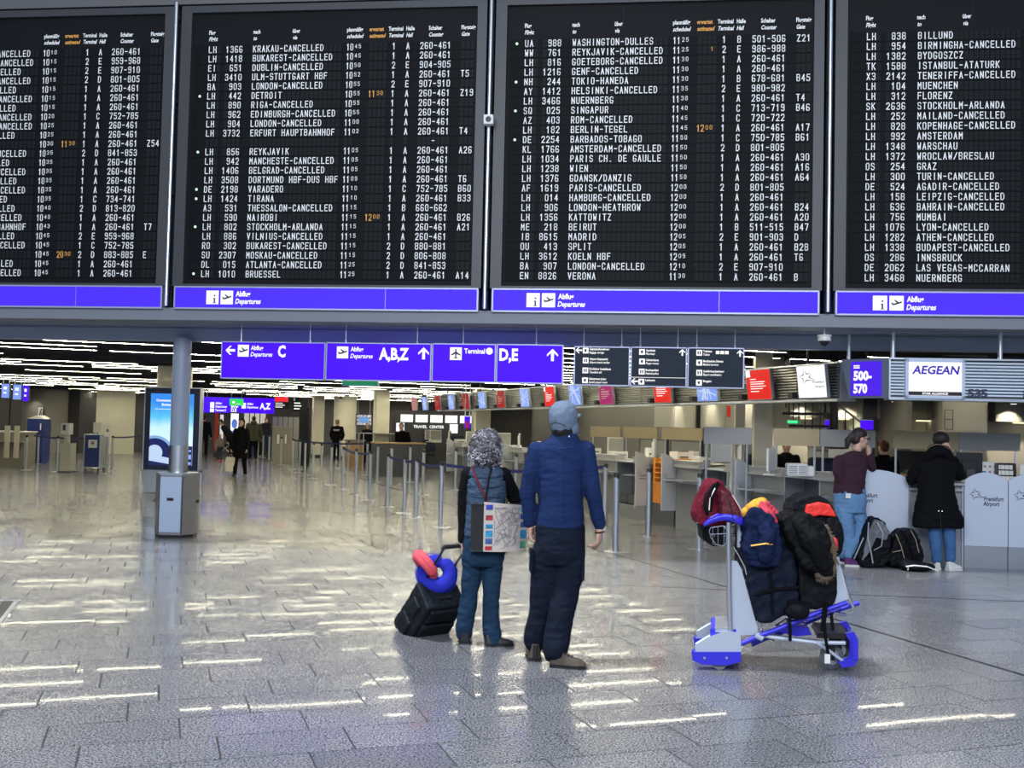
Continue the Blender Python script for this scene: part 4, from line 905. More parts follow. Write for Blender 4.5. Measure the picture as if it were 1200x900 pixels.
# desks and clutter in the back office
rr = random.Random(4)
for i, px in enumerate((1000, 1075, 1150, 1225)):
    p = FB @ Vector((ou(px, 540, 3.3)[0], 3.3, 0)); t = thing('office_desk', 'light wooden office desk in the back office, number ' + ['one', 'two', 'three', 'four', 'five', 'six', 'seven'][i] + ' from the left', 'desk', p, BA, 'desks in the back office')
    MB().box(-.45, .45, 0, .45, 1.0, 1.03).build('desk_top', wood, t); MB().box(-.44, -.4, .02, .43, 0, 1.0).box(.4, .44, .02, .43, 0, 1.0).box(-.4, .4, .38, .40, .3, 1.0).build('frame', counter_grey, t)
    q = thing('monitor', 'small monitor on the ' + ORD[i] + ' back office desk from the left' if i else 'small monitor on the leftmost back office desk', 'monitor', p + Vector((rr.uniform(-.2, .2), .2, 1.03)), BA + rr.uniform(-.4, .4), 'monitors in the back office')
    MB().box(-.2, .2, 0, .04, .06, .34).build('housing', black_plastic if i % 2 else white_plastic, q); MB().box(-.03, .03, .04, .06, 0, .1).box(-.09, .09, -.04, .1, 0, .012).build('stand', black_plastic, q)
# ============================================================ COLUMNS
def column(px, Y, wdt, label, rnd=False, name='column', z=2.79):
    p = at(px, 500, Y); t = thing(name, label, 'column', (p.x, p.y, 0), HA)
    if rnd: MB().lathe([(wdt / 2, 0.12), (wdt / 2, z)], seg=28).build('shaft', cream, t, smooth=True); MB().lathe([(wdt / 2 + .01, 0), (wdt / 2 + .01, .12)], seg=28).build('plinth', counter_dark, t, smooth=True)
    else: MB().box(-wdt / 2, wdt / 2, -wdt / 2, wdt / 2, .12, z).build('shaft', cream, t, bevel=.03); MB().box(-wdt / 2 - .01, wdt / 2 + .01, -wdt / 2 - .01, wdt / 2 + .01, 0, .12).build('plinth', counter_dark, t)
    return t
column(202.5, 23.9, .76, 'cream square column behind the tall lit advertising display')
column(446.5, 37.5, .5, 'cream square column at the far end of the counter row')
column(404, 47.5, 1.02, 'thick round cream column behind the security guard', True)
column(372.5, 48, .5, 'dim grey-cream column left of the thick round column')
column(553.5 + 10, 33.5, .5, 'pale square column above the grey hair')
t = thing('standing_table', 'thin round shelf table around the cream column at the far counters', 'table', (at(446.5, 500, 37.3).x - .02, 37.1, 0), HA); MB().box(-.75, .85, -.5, .5, 1.24, 1.27).build('table_top', worktop, t); mb = MB()
for x in (-.65, .75):
    for y in (-.45, .45): mb.tube([(x, y, 0), (x, y, 1.24)], .02, 8)
mb.build('legs', alu, t)
# the round grey pillar in front, with its steel collar and bin
pp = fl(206, 628); t = thing('pillar', 'round blue-grey pillar with a steel collar standing in front of the display', 'pillar', (pp.x, pp.y, 0), 0)
MB().lathe([(.122, 1.22), (.122, 2.72)], seg=32).build('shaft', mat('pillar_paint', (0.27, 0.32, 0.40), 0.4), t, smooth=True)
MB().lathe([(.128, .0), (.128, 1.24)], seg=32).build('collar', steel, t, smooth=True)
t = thing('litter_bin', 'silver boxed litter bin wrapped around the foot of the pillar', 'bin', (pp.x, pp.y, 0), 0)
def ring(o_, i_, z0, z1):
    n = len(o_); mb = MB(); vs = [(x, y, z) for P in (o_, i_) for z in (z0, z1) for x, y in P]; fs = []
    for k in range(n):
        j = (k + 1) % n; fs += [(k, j, n + j, n + k), (2 * n + k, 3 * n + k, 3 * n + j, 2 * n + j), (n + k, n + j, 3 * n + j, 3 * n + k), (k, 2 * n + k, 2 * n + j, j)]
    return mb.add(vs, fs)
oc = [(-.27, -.08), (-.16, -.27), (.16, -.27), (.27, -.08), (.27, .1), (.16, .27), (-.16, .27), (-.27, .1)]
ic = [(x * .5, y * .5) for x, y in oc]; ic = [(.135 * math.cos(math.atan2(y, x)), .135 * math.sin(math.atan2(y, x))) for x, y in oc]
ring(oc, ic, .04, .84).build('body', mat('bin_steel', (0.36, 0.36, 0.36), 0.35, 0.7), t); ring([(x * .96, y * .96) for x, y in oc], ic, 0, .04).build('plinth', black_plastic, t)
ring([(x * 1.03, y * 1.03) for x, y in oc], ic, .84, .87).build('rim', steel, t)
MB().box(-.145, .145, -.295, -.27, .07, .82).build('front_panel', mat('bin_panel', (0.50, 0.60, 0.76), 0.35, 0.3), t, bevel=.01); MB().box(-.045, .045, -.30, -.294, .50, .54).build('slot', black_plastic, t, bevel=.01)
MB().box(-.16, -.145, -.285, -.26, .05, .85).box(.145, .16, -.285, -.26, .05, .85).build('edge_trim', counter_dark, t)
for s_ in (-1, 1): MB().tube([(s_ * .27, -.02, .48), (s_ * .31, -.02, .48)], .02, 10).build('lock', black_plastic, t)
# advertising display
pa = fl(201, 578); pa = Vector((pa.x, pa.y, 0)); x0 = at(168, 578, pa.y).x - pa.x; x1 = at(232, 578, pa.y).x - pa.x; wd = x1 - x0
t = thing('advertising_display', 'tall lit advertising display with a sky and steering wheel picture, behind the pillar', 'display', (pa.x, pa.y, 0), 0)
hh = at(201, 455, pa.y).z
MB().box(x0 + .0, x1 - .0, -.08, .12, .5, hh).build('case', mat('deep_navy', (0.012, 0.02, 0.06), 0.25), t, bevel=.01)
MB().box(x0 - .02, x0, -.09, .13, .5, hh).box(x1, x1 + .02, -.09, .13, .5, hh).box(x0 - .02, x1 + .02, -.09, .13, hh, hh + .02).build('case_trim', alu, t)
MB().box(x0 + .0, x1 - .0, -.04, .08, 0.02, .5).build('base', mat('display_base', (0.35, 0.42, 0.52), 0.4), t)
for s_ in (x0 - .06, x1 + .06): MB().tube([(s_, -.05, 0), (s_, -.05, .46)], .02, 10).build('guard_post', alu, t)
ax0, ax1, az0, az1 = x0 + .12, x1 - .13, .60, hh - .12
m_ = bpy.data.materials.new('sky_picture'); m_.use_nodes = True; nt = m_.node_tree; b_ = nt.nodes['Principled BSDF']; tc = nt.nodes.new('ShaderNodeTexCoord'); sp = nt.nodes.new('ShaderNodeSeparateXYZ'); nt.links.new(tc.outputs['Generated'], sp.inputs[0])
ns = nt.nodes.new('ShaderNodeTexNoise'); ns.inputs['Scale'].default_value = 3; nt.links.new(tc.outputs['Generated'], ns.inputs[0]); ma = nt.nodes.new('ShaderNodeMath'); ma.operation = 'MULTIPLY_ADD'; ma.inputs[1].default_value = .22; nt.links.new(ns.outputs['Fac'], ma.inputs[0]); nt.links.new(sp.outputs['Z'], ma.inputs[2])
cr = nt.nodes.new('ShaderNodeValToRGB'); e = cr.color_ramp.elements; e[0].position = .3; e[0].color = (.75, .88, .92, 1); e[1].position = 1.08 if False else 1.0; e[1].color = (.03, .25, .85, 1); k_ = e.new(.62); k_.color = (.55, .85, .95, 1); k2 = e.new(.78); k2.color = (.1, .55, .85, 1)
nt.links.new(ma.outputs[0], cr.inputs[0]); nt.links.new(cr.outputs[0], b_.inputs['Emission Color']); b_.inputs['Emission Strength'].default_value = 1.1; b_.inputs['Base Color'].default_value = (.02, .02, .02, 1)
f = MB().box(ax0, ax1, -.09, -.08, az0, az1).build('screen', m_, t); aw = ax1 - ax0
mb = MB(); poly(mb, [(ax0, az0), (ax1, az0), (ax1, az0 + .42), (ax0 + aw * .6, az0 + .42), (ax0 + aw * .35, az0 + .55), (ax0, az0 + .62)], -.092); mb.build('dashboard_print', glow('dash_navy', (0.012, 0.02, 0.12), 1), f)
def ringp(mb, cx, cz, r0, r1, y, a0=0, a1=6.2832, n=28):
    for k in range(n):
        p, q = a0 + (a1 - a0) * k / n, a0 + (a1 - a0) * (k + 1) / n
        poly(mb, [(max(ax0, min(ax1, cx + r * math.cos(w__))), max(az0, cz + r * math.sin(w__))) for r, w__ in ((r0, p), (r1, p), (r1, q), (r0, q))], y)
mb = MB(); cx, cz = ax0 + .12, az0 + .22; ringp(mb, cx, cz, .36, .42, -.094, -.4, 2.2); mb.build('wheel_rim_print', glow('rim_blue', (.25, .45, .8), 1), f)
mb = MB(); ringp(mb, cx, cz + .05, .0, .17, -.096); poly(mb, [(ax0, az0 + .1), (ax0 + .5, az0 + .02), (ax0 + .5, az0 + .15), (ax0, az0 + .24)], -.095); mb.build('wheel_hub_print', glow('hub_white', (.55, .7, .95), 1), f)
mb = MB(); rect(mb, ax0 + .62, ax1 - .02, az0 + .14, az0 + .24, -.095); rect(mb, ax0 + .62, ax1 - .02, az0 + .02, az0 + .08, -.095); rect(mb, ax0 + .62, ax1 - .02, az0 + .30, az0 + .34, -.095); mb.build('caption_print', glow('cap_white', (.3, .45, .95), 1), f)
mb = MB(); text(mb, 'Convenient', ax0 + .12, az1 - .17, .05, .9, -.093, off=.03); text(mb, 'Business', ax0 + .24, az1 - .26, .05, .9, -.093, off=.03); rect(mb, ax0 + .1, ax0 + .55, az1 - .34, az1 - .33, -.093); mb.build('lettering', lit_white, f)
# ============================================================ BARRIER POSTS
def ring_word(s): return s
st = [(516, 619), (487, 608), (473.5, 602.5), (454, 595), (433, 587), (416.5, 581), (401.6, 574.7), (387.7, 569.3), (376, 565), (366.7, 561.9), (357, 558), (350.7, 554.7), (342.7, 550.7), (329, 546), (322, 542.7), (315, 540), (308, 537.5), (302, 535.5)]
lab1 = ['barrier post just left of the grey-haired woman, nearest of the long left row'] + [ORD[k] + ' barrier post of the long left row, counted from the grey-haired woman' for k in range(1, 18)]
st2 = [(721, 648), (708.5, 618), (759.5, 630), (819, 645)]
lab2 = ['barrier post nearest the man at his right hand', 'barrier post just behind and left of the one at the man\'s right hand', 'barrier post in front of the baggage opening counter', 'barrier post left of the red backpack']
st3 = [(533.5, 575.5), (495.5, 581), (480, 566), (466, 557), (458, 570), (442, 565), (430, 558), (408, 554.7), (398, 549), (604, 590)]
lab3 = ['thin barrier post in front of the far counters, left of the grey hair', 'barrier post between the long row and the far counters, right one', 'barrier post before the farthest counter wing', 'barrier post before the farthest wooden desk', 'barrier post just right of the cream column foot', 'barrier post at the cream column foot', 'barrier post left of the cream column', 'barrier post by the feet of the security guard', 'faint far barrier post left of the guard', 'barrier post between the woman and the man']
P_ = None; posts = {}
for lst, lb, grp in ((st, lab1, 'barrier posts of the long left row'), (st2, lab2, 'barrier posts in front of the check-in counters'), (st3, lab3, 'barrier posts by the far counters')):
    for (px, py), l_ in zip(lst, lb):
        q = fl(px, py - 1); loc = (q.x, q.y, 0)
        if P_ is None:
            P_ = t = thing('barrier_post', l_, 'barrier post', loc, HA, grp)
            MB().lathe([(.036, .012), (.036, .97)], seg=16).build('pole', alu, t, smooth=True); MB().lathe([(.15, 0), (.15, .006), (.05, .016)], seg=24).build('base', steel, t, smooth=True)
            MB().lathe([(.038, .97), (.038, 1.02), (.03, 1.03)], seg=16).build('cap', black_plastic, t, smooth=True); MB().box(-.012, .012, -.045, .045, .955, 1.0).build('belt_clip', black_plastic, t); pt = tree(t)
        else: dup(P_, loc, HA, l_, grp, pt)
        posts[(px, py)] = Vector((q.x, q.y, 0))
def belt(a_, b_, label, z=.975, sag=.05):
    mb = MB(); N = 10; d = (b_ - a_); d.z = 0; n_ = Vector((-d.y, d.x, 0)).normalized() * .0015; A_ = a_ + d.normalized() * .045; B_ = b_ - d.normalized() * .045
    P = [A_ + (B_ - A_) * (i / N) + Vector((0, 0, z - sag * 4 * (i / N) * (1 - i / N))) for i in range(N + 1)]; vs = []
    for p in P: vs += [p - n_ - Vector((0, 0, .025)), p + n_ - Vector((0, 0, .025)), p + n_ + Vector((0, 0, .025)), p - n_ + Vector((0, 0, .025))]
    c = (a_ + b_) / 2; vs = [v - Vector((c.x, c.y, 0)) for v in vs]; fs = []
    for i in range(N):
        for k in range(4): fs.append((i * 4 + k, i * 4 + (k + 1) % 4, i * 4 + 4 + (k + 1) % 4, i * 4 + 4 + k))
    fs += [(0, 1, 2, 3), (N * 4 + 3, N * 4 + 2, N * 4 + 1, N * 4)]
    o = mb.add(vs, fs).build('barrier_belt', belt_blue, None, loc=(c.x, c.y, 0)); tag(o, label, 'barrier belt', 'blue barrier belts'); return o
G = posts
belt(G[(454, 595)], G[(487, 608)], 'dark blue belt between the fourth and second posts of the long left row'); belt(G[(487, 608)], G[(516, 619)], 'dark blue belt ending at the post nearest the grey-haired woman')
belt(G[(516, 619)], G[(708.5, 618)], 'dark blue belt passing behind the grey-haired woman and the man', sag=.09)
belt(G[(401.6, 574.7)], G[(433, 587)], 'dark blue belt on the middle posts of the long left row'); belt(G[(342.7, 550.7)], G[(430, 558)], 'dark blue level belt in front of the security guard')
# ============================================================ FAR SIGNS AND DISTANT HALL
def fp(px, py, Y): return at(px, py, Y)
def fbox(name, label, cat, x0, y0, x1, y1, Y, m, d=.1, z0=None, parts='panel', rz=0):
    a_, b_ = at(x0, y1, Y), at(x1, y0, Y); zb = a_.z if z0 is None else z0
    t = thing(name, label, cat, ((a_.x + b_.x) / 2, Y, zb), rz); w_ = abs(b_.x - a_.x) / 2; f = MB().box(-w_, w_, 0, d, 0, b_.z - zb).build(parts, m, t)
    return t, f, w_, b_.z - zb
def hang(t, w_, h_, z):
    mb = MB()
    for x in (-w_ * .8, w_ * .8): mb.tube([(x, .05, h_), (x, .05, 2.95 - z)], .015, 6)
    mb.build('rod', alu, t)
t, f, w_, h_ = fbox('direction_sign', 'distant wide blue hanging sign reading A,Z beyond the woman in black', 'sign', 233, 467, 321, 483, 45, sign_blue); hang(t, w_, h_, t.location.z)
mb = MB(); 
for x in (-.9, .45): text(mb, 'Abflug', x, .36, .09, .8, -.004, off=.03); text(mb, 'Departures', x, .22, .09, .8, -.004, off=.03, shear=.2); rect(mb, x - .22, x - .05, .2, .44, -.004)
text(mb, 'Terminal 2', -.9, .06, .09, .8, -.004, off=.03); rect(mb, -1.12, -.95, .02, .17, -.004); text(mb, 'B,C', -.22, .24, .2, .7, -.004, off=.04); text(mb, 'D,E', -.22, .03, .16, .7, -.004, off=.04); text(mb, 'A,Z', 1.0, .2, .24, .8, -.004, off=.04)
mb.build('lettering', lit_white, f)
t, f, w_, h_ = fbox('exit_sign', 'bright green lit sign hanging before the distant blue sign', 'sign', 269, 467.5, 284.5, 475, 40, glow('bright_green', (.03, .72, .1), 1.1)); hang(t, w_, h_, t.location.z); mb = MB(); rect(mb, -w_ * .6, -w_ * .2, .08, .16, -.003); rect(mb, 0, w_ * .7, .05, .07, -.003); mb.build('pictogram', lit_white, f)
t, f, w_, h_ = fbox('warning_sign', 'small red lit sign hanging right of the distant blue sign', 'sign', 322, 465.5, 337, 470.5, 42, glow('bright_red', (.9, .02, .03), 1)); hang(t, w_, h_, t.location.z)
for x0, x1, y0, y1, lb in ((321, 338, 471, 479, 'distant black flight information display under the red sign'), (343, 358, 470, 482, 'distant black flight information display left of the dim column')):
    t, f, w_, h_ = fbox('flight_display', lb, 'display', x0, y0, x1, y1, 42, board_face); hang(t, w_, h_, t.location.z); mb = MB()
    for k in range(3): rect(mb, -w_ * .8, w_ * (.2 + .3 * (k % 2)), h_ * (.2 + .27 * k), h_ * (.3 + .27 * k), -.004)
    mb.build('lettering', lit_white, f)
t, f, w_, h_ = fbox('poster_display', 'distant lit poster display with a blue portrait behind the woman in black', 'display', 268.5, 483, 281, 520, 44, black_plastic, z0=0); g_ = MB().box(-w_ * .8, w_ * .8, -.02, 0, h_ * .35, h_ * .97).build('screen', lit_white, f); mb = MB(); poly(mb, [(.12 * math.cos(k * .6283), h_ * .75 + .2 * math.sin(k * .6283)) for k in range(10)], -.023); poly(mb, [(-.17, h_ * .36), (.17, h_ * .36), (.1, h_ * .6), (-.1, h_ * .6)], -.023); mb.build('portrait_print', glow('portrait_blue', (.1, .2, .6), 1), g_)
t, f, w_, h_ = fbox('kiosk', 'distant orange-red lit panel beside the standing travellers', 'kiosk', 251, 482, 256.5, 510, 46, glow('kiosk_red', (.22, .03, .012), .7), z0=.3); MB().box(-w_ - .03, -w_, -.02, .12, 0, h_).box(w_, w_ + .03, -.02, .12, 0, h_).build('frame', counter_dark, t)
t, f, w_, h_ = fbox('banner', 'distant narrow white banner right of the orange-red panel', 'banner', 257.5, 486, 262, 508, 45, glow('banner_white', (.8, .75, .75), .9), z0=.3, d=.03); MB().tube([(0, .015, -.3), (0, .015, 0)], .02).box(-w_, w_, -.1, .12, -.3, -.28).build('foot', counter_dark, t)
MB().box(-2.6, -1.0, 49.5, 50, 0, 2.95).build('wall_far', cream, None, rz=HA, kind='structure')
t, f, w_, h_ = fbox('shop_window', 'distant lit shop window strip under the blue sign', 'window', 286, 484, 311, 498, 52, glow('shop_glow', (.55, .5, .42), 1), z0=1.2); mb = MB()
for x in (-.5, 0, .5): mb.box(x * w_ - .02, x * w_ + .02, -.03, 0, 0, h_)
mb.box(-w_, w_, -.02, .1, -1.2, 0).build('frame', board_black, t)
t, f, w_, h_ = fbox('partition_wall', 'distant grey panelled partition behind the far barrier posts', 'partition', 319, 489, 350, 515, 46, grey_wall, z0=0); mb = MB()
for x in (-.6, -.2, .2, .6): mb.box(x * w_ - .015, x * w_ + .015, -.01, 0, 0, h_)
mb.build('panel_joint', counter_dark, t, kind='stuff')
t, f, w_, h_ = fbox('security_desk', 'distant beige desk with white labels behind the far barrier posts', 'desk', 320, 501, 339, 516, 40, mat('desk_beige', (.36, .33, .26), .5), z0=0, d=.5); mb = MB(); rect(mb, -w_ * .5, -w_ * .2, h_ * .55, h_ * .8, -.005); rect(mb, w_ * .5, w_ * .7, h_ * .55, h_ * .8, -.005); mb.build('label', white_print, f); MB().box(-w_ - .05, w_ + .05, -.05, .55, h_, h_ + .03).build('desk_top', worktop, t)
t, f, w_, h_ = fbox('information_tower', 'tall black tower display left of the dim column', 'display', 350, 478, 362, 516, 38, board_black, z0=0, d=.4); MB().box(-w_ * .7, w_ * .7, .05, .35, h_, h_ + .35).build('head', board_black, t)
t, f, w_, h_ = fbox('television', 'lit white and blue screen between the round column and the square column', 'television', 417.5, 486, 435, 498, 42, lit_white, d=.06); MB().box(-w_ - .03, w_ + .03, .0, .09, -.03, h_ + .03).build('housing', black_plastic, t); hang(t, w_, h_, t.location.z); mb = MB(); poly(mb, [(.2 * math.cos(k * .7854), h_ * .5 + .13 * math.sin(k * .7854)) for k in range(8)], -.005); mb.build('picture_print', glow('tv_blue', (.15, .35, .7), 1), f)
t, f, w_, h_ = fbox('shop_front', 'bright lit shop front beyond the far end of the counters', 'shop front', 459, 483, 560, 512, 39, mat('shop_dark', (.05, .05, .055), .5), z0=0, d=.3)
for i in range(5): MB().box(-w_ * .8 + i * .55, -w_ * .8 + i * .55 + .45, -.03, 0, h_ * .80, h_ * .93).build('light_panel', glow('shop_white', (1, .97, .9), 1.3), t)
mb = MB(); text(mb, 'TRAVEL  CENTER', -w_ * .5, h_ * .70, .1, 1, -.01, off=.03); mb.build('lettering', lit_white, t)
for x, m_ in ((-w_ * .9, sign_blue), (w_ * .35, lit_white)): MB().box(x, x + .3, -.02, 0, h_ * .62, h_ * .78).build('display', lit_white, t)
t, f, w_, h_ = fbox('hanging_sign', 'small blue and red lit sign above the far counters left of the grey hair', 'sign', 544, 488, 551, 502, 30, sign_blue); MB().box(-w_ * .6, w_ * .5, -.01, 0, -.0, h_ * .6).build('lower_panel', dred, t); hang(t, w_, h_, t.location.z)
t = thing('desk', 'wooden desk where the red-haired person works by the cream column', 'desk', (at(470, 520, 32).x, 32, 0), HA); MB().box(-.8, .8, 0, .7, 1.0, 1.04).build('desk_top', wood, t); MB().box(-.78, .78, .05, .1, 0, 1.0).box(-.78, -.73, .1, .68, 0, 1.0).box(.73, .78, .1, .68, 0, 1.0).build('body', counter_dark, t)
t = thing('podium', 'brown wooden podium behind the barrier posts near the round column', 'podium', (at(417, 520, 38).x, 38, 0), HA); MB().box(-.3, .3, 0, .4, 0, .95).build('body', wood, t); MB().box(-.35, .35, -.05, .45, .95, 1.0).build('top', counter_grey, t)
t = thing('trestle_table', 'light table with crossed legs between the posts by the cream column', 'table', (at(459, 548, 35.6).x, 35.6, 0), HA); MB().box(-.6, .6, 0, .5, .5, .53).build('table_top', wood, t); mb = MB()
for x in (-.5, .5): mb.tube([(x, 0, 0), (x, .5, .5)], .02, 6).tube([(x, .5, 0), (x, 0, .5)], .02, 6)
mb.build('legs', wood, t)
for i, (px, Y) in enumerate(((399, 40), (421, 39))): q = at(px, 468, Y); spot('spotlight', q, ['round silver spotlight at the top of the thick column', 'round silver spotlight right of the thick column'][i], 15, 1.6, Vector((0, 0, -1)))
# ============================================================ LEFT SIDE
t, f, w_, h_ = fbox('checkin_counter', 'pale check-in counter at the left picture edge', 'counter', -40, 507, 29, 546, 33, mat('left_counter', (.30, .28, .22), .5), z0=0, d=.8); MB().box(-w_ - .02, w_ + .05, -.1, .8, h_, h_ + .04).build('worktop', white_plastic, t); MB().box(-w_, w_, -.25, 0, h_ * .72, h_ * .74).build('bag_shelf', alu, t)
for x in (w_ - .12, w_ - .42): MB().box(x - .08, x + .08, -.28, -.24, .28, 1.28).build('wing_panel', mat('wing_cream', (.55, .52, .42), .5), t)
for x0, x1, y0, y1, m_, nm, lb in ((1.5, 11, 450, 466, None, 'hanging_screen', 'light blue hanging screen at the left picture edge'), (15, 25, 451, 468, None, 'hanging_screen', 'light blue hanging screen left of the violet number sign'), (26.5, 33.5, 452, 470, sign_blue, 'number_sign', 'small violet hanging number sign beside the two hanging screens')):
    t, f, w_, h_ = fbox(nm, lb, 'screen', x0, y0, x1, y1, 33.5, m_ or lbl, d=.06); MB().box(-w_ - .02, w_ + .02, .01, .09, -.02, h_ + .02).build('housing', counter_dark, t); hang(t, w_, h_, t.location.z)
    mb = MB(); rect(mb, -w_ * .5, w_ * .3, h_ * .3, h_ * .42, -.003); rect(mb, -w_ * .5, w_ * .4, h_ * .6, h_ * .8, -.003); mb.build('lettering', lit_white, f)
pl = at(41, 500, 46)
MB().lathe([(.95, 0), (.95, 2.79)], (0, 0, 0), 36).build('wall_round', mat('round_wall', (.38, .37, .34), .5, .2), None, loc=(pl.x, pl.y + .95, 0), kind='structure', smooth=True)
MB().box(pl.x + .8, pl.x + 1.3, 47.5, 53, 0, 2.79).build('wall_inset', dark_wall, None, kind='structure')
t, f, w_, h_ = fbox('poster', 'small framed black and white poster on the rounded grey wall', 'poster', 43.5, 476, 51, 490, 45.95, black_plastic, d=.03); g_ = MB().box(-w_ * .85, w_ * .85, -.006, 0, h_ * .06, h_ * .94).build('sheet', white_plastic, t); mb = MB(); poly(mb, [(-w_ * .5, h_ * .2), (-w_ * .1, h_ * .2), (w_ * .6, h_ * .8), (w_ * .2, h_ * .8)], -.008); poly(mb, [(0, h_ * .15), (w_ * .3, h_ * .15), (w_ * .7, h_ * .5), (w_ * .5, h_ * .5)], -.008); mb.build('print', logo_ink, g_)
spot('downlight', Vector((pl.x, 45.3, 2.6)), 'lamp lighting the rounded grey wall with the poster', 30, 1.5, Vector((0, .5, -1)))
t, f, w_, h_ = fbox('service_kiosk', 'dark blue service kiosk box behind the left barrier belts', 'kiosk', 30, 491, 51, 543, 35.5, blue_paint, z0=.0, d=.6); f.data.transform(Matrix.Identity(4)); MB().prism([(-w_ - .02, h_), (w_ + .02, h_), (w_ * .2, h_ + .12)], 0, .6).build('roof', white_plastic, t); mb = MB(); rect(mb, w_ * .6, w_ * .75, h_ * .75, h_ * .9, -.003); mb.build('label', white_print, f)
t, f, w_, h_ = fbox('ticket_machine', 'white ticket machine on a pale pedestal by the left barrier posts', 'machine', 71, 496, 81, 509, 30.4, white_plastic, d=.3); MB().box(-w_ * .5, w_ * .2, -.01, 0, h_ * .35, h_ * .85).build('display', counter_dark, f); z_ = t.location.z; MB().box(-w_, w_ * 1.6, 0, .4, -z_, -.25).box(-w_ * .4, w_ * .4, .1, .3, -.25, 0).build('pedestal', mat('pale_glass', (.55, .54, .45), .15), t); MB().box(-w_ * 1.2, w_ * 2, -.1, .5, -z_, -z_ + .03).build('foot', counter_dark, t)
pb = fl(108, 552); t, f, w_, h_ = fbox('information_cart', 'blue panelled cart with a white notice in the left of the hall', 'cart', 98.5, 510, 117.5, 550, pb.y, blue_paint, z0=.12, d=.45); MB().box(-w_ - .03, w_ + .03, -.03, .48, -.03, 0.0).box(-w_ - .03, -w_, -.03, .48, 0, h_).box(w_, w_ + .03, -.03, .48, 0, h_).box(-w_ - .03, w_ + .03, -.03, .48, h_, h_ + .03).build('frame', alu, t)
MB().box(-.12, .14, -.012, 0, h_ * .6, h_ * .85).build('notice', paper, f); mb = MB(); poly(mb, [(.01 + .05 * math.cos(k * .7854), h_ * .75 + .05 * math.sin(k * .7854)) for k in range(8)], -.015); mb.build('notice_print', counter_grey, f)
for x in (-w_ * .9, w_ * .9): 
    for y in (0, .4): MB().lathe([(.05, -.015), (.05, .015)], (x, y, -.07), 12, 'x').build('wheel', black_plastic, t)
t, f, w_, h_ = fbox('notice', 'white paper notice standing on the blue cart', 'sign', 109, 495, 119, 507, pb.y + .2, paper, d=.02); MB().box(-w_, w_, .02, .12, -.06, -.04).box(-.02, .02, .02, .05, -.05, h_ * .5).build('stand', counter_dark, t)
ps = fl(125, 555.5); t = thing('sign_stand', 'white paper sign on a steel post right of the blue cart', 'sign', (ps.x, ps.y, 0), 0); MB().tube([(0, 0, 0.02), (0, 0, 1.2)], .03, 12).build('post', steel, t, smooth=True); MB().lathe([(.22, 0), (.22, .01), (.05, .025)], seg=24).build('base', steel, t); h0 = at(125, 511.5, ps.y).z; MB().box(-.1, .1, -.05, -.035, h0, h0 + .33).build('sheet', paper, t); mb = MB(); poly(mb, [(.04 * math.cos(k * .7854), h0 + .17 + .05 * math.sin(k * .7854)) for k in range(8)], -.053); mb.build('print', counter_grey, t)
lst = [(30, 551), (36, 545.5), (66.5, 553), (44, 544), (117, 548), (131, 549)]
for (px, py), l_ in zip(lst, ['barrier post in front of the left-edge counter', 'barrier post right behind the one at the left-edge counter', 'barrier post left of the white ticket machine', 'barrier post in front of the blue kiosk', 'barrier post at the right side of the blue cart', 'barrier post right of the white sign stand']):
    q = fl(px, py); dup(P_, (q.x, q.y, 0), HA, l_, 'barrier posts on the left side', pt); posts[(px, py)] = Vector((q.x, q.y, 0))
qb = fl(170, 540); dup(P_, (qb.x, qb.y, 0), HA, 'barrier post hidden beside the tall lit display', 'barrier posts on the left side', pt)
belt(posts[(36, 545.5)], posts[(66.5, 553)], 'dark blue belt in front of the blue kiosk', sag=.02); belt(posts[(66.5, 553)], posts[(117, 548)], 'dark blue belt left of the blue cart', sag=.03); belt(posts[(131, 549)], Vector((qb.x, qb.y, 0)), 'dark blue belt between the sign stand and the lit display', sag=.03)
# ============================================================ ORGANIC SHAPES
def caps(mb, pts, rs, seg=12):
    pts = [Vector(p) for p in pts]
    if not hasattr(rs, '__len__'): rs = [rs] * len(pts)
    for p, r in zip(pts, rs): mb.ball(p, r * 1.0, seg, 8)
    for i in range(len(pts) - 1): mb.tube([pts[i], pts[i + 1]], [rs[i], rs[i + 1]], seg)
def loft(mb, secs, seg=20):      # secs: (x, y, z, rx, ry[, yaw])
    vs = []; fs = []
    for s_ in secs:
        x, y, z, rx, ry = s_[:5]; a0 = s_[5] if len(s_) > 5 else 0
        for k in range(seg):
            a = 2 * math.pi * k / seg; u, v = rx * math.cos(a), ry * math.sin(a); vs.append((x + u * math.cos(a0) - v * math.sin(a0), y + u * math.sin(a0) + v * math.cos(a0), z))
    n = len(secs)
    for i in range(n - 1):
        for k in range(seg): fs.append((i * seg + k, i * seg + (k + 1) % seg, (i + 1) * seg + (k + 1) % seg, (i + 1) * seg + k))
    fs += [tuple(range(seg - 1, -1, -1)), tuple((n - 1) * seg + k for k in range(seg))]
    if secs[0][2] > secs[-1][2]: fs = [f[::-1] for f in fs]
    mb.add(vs, fs)
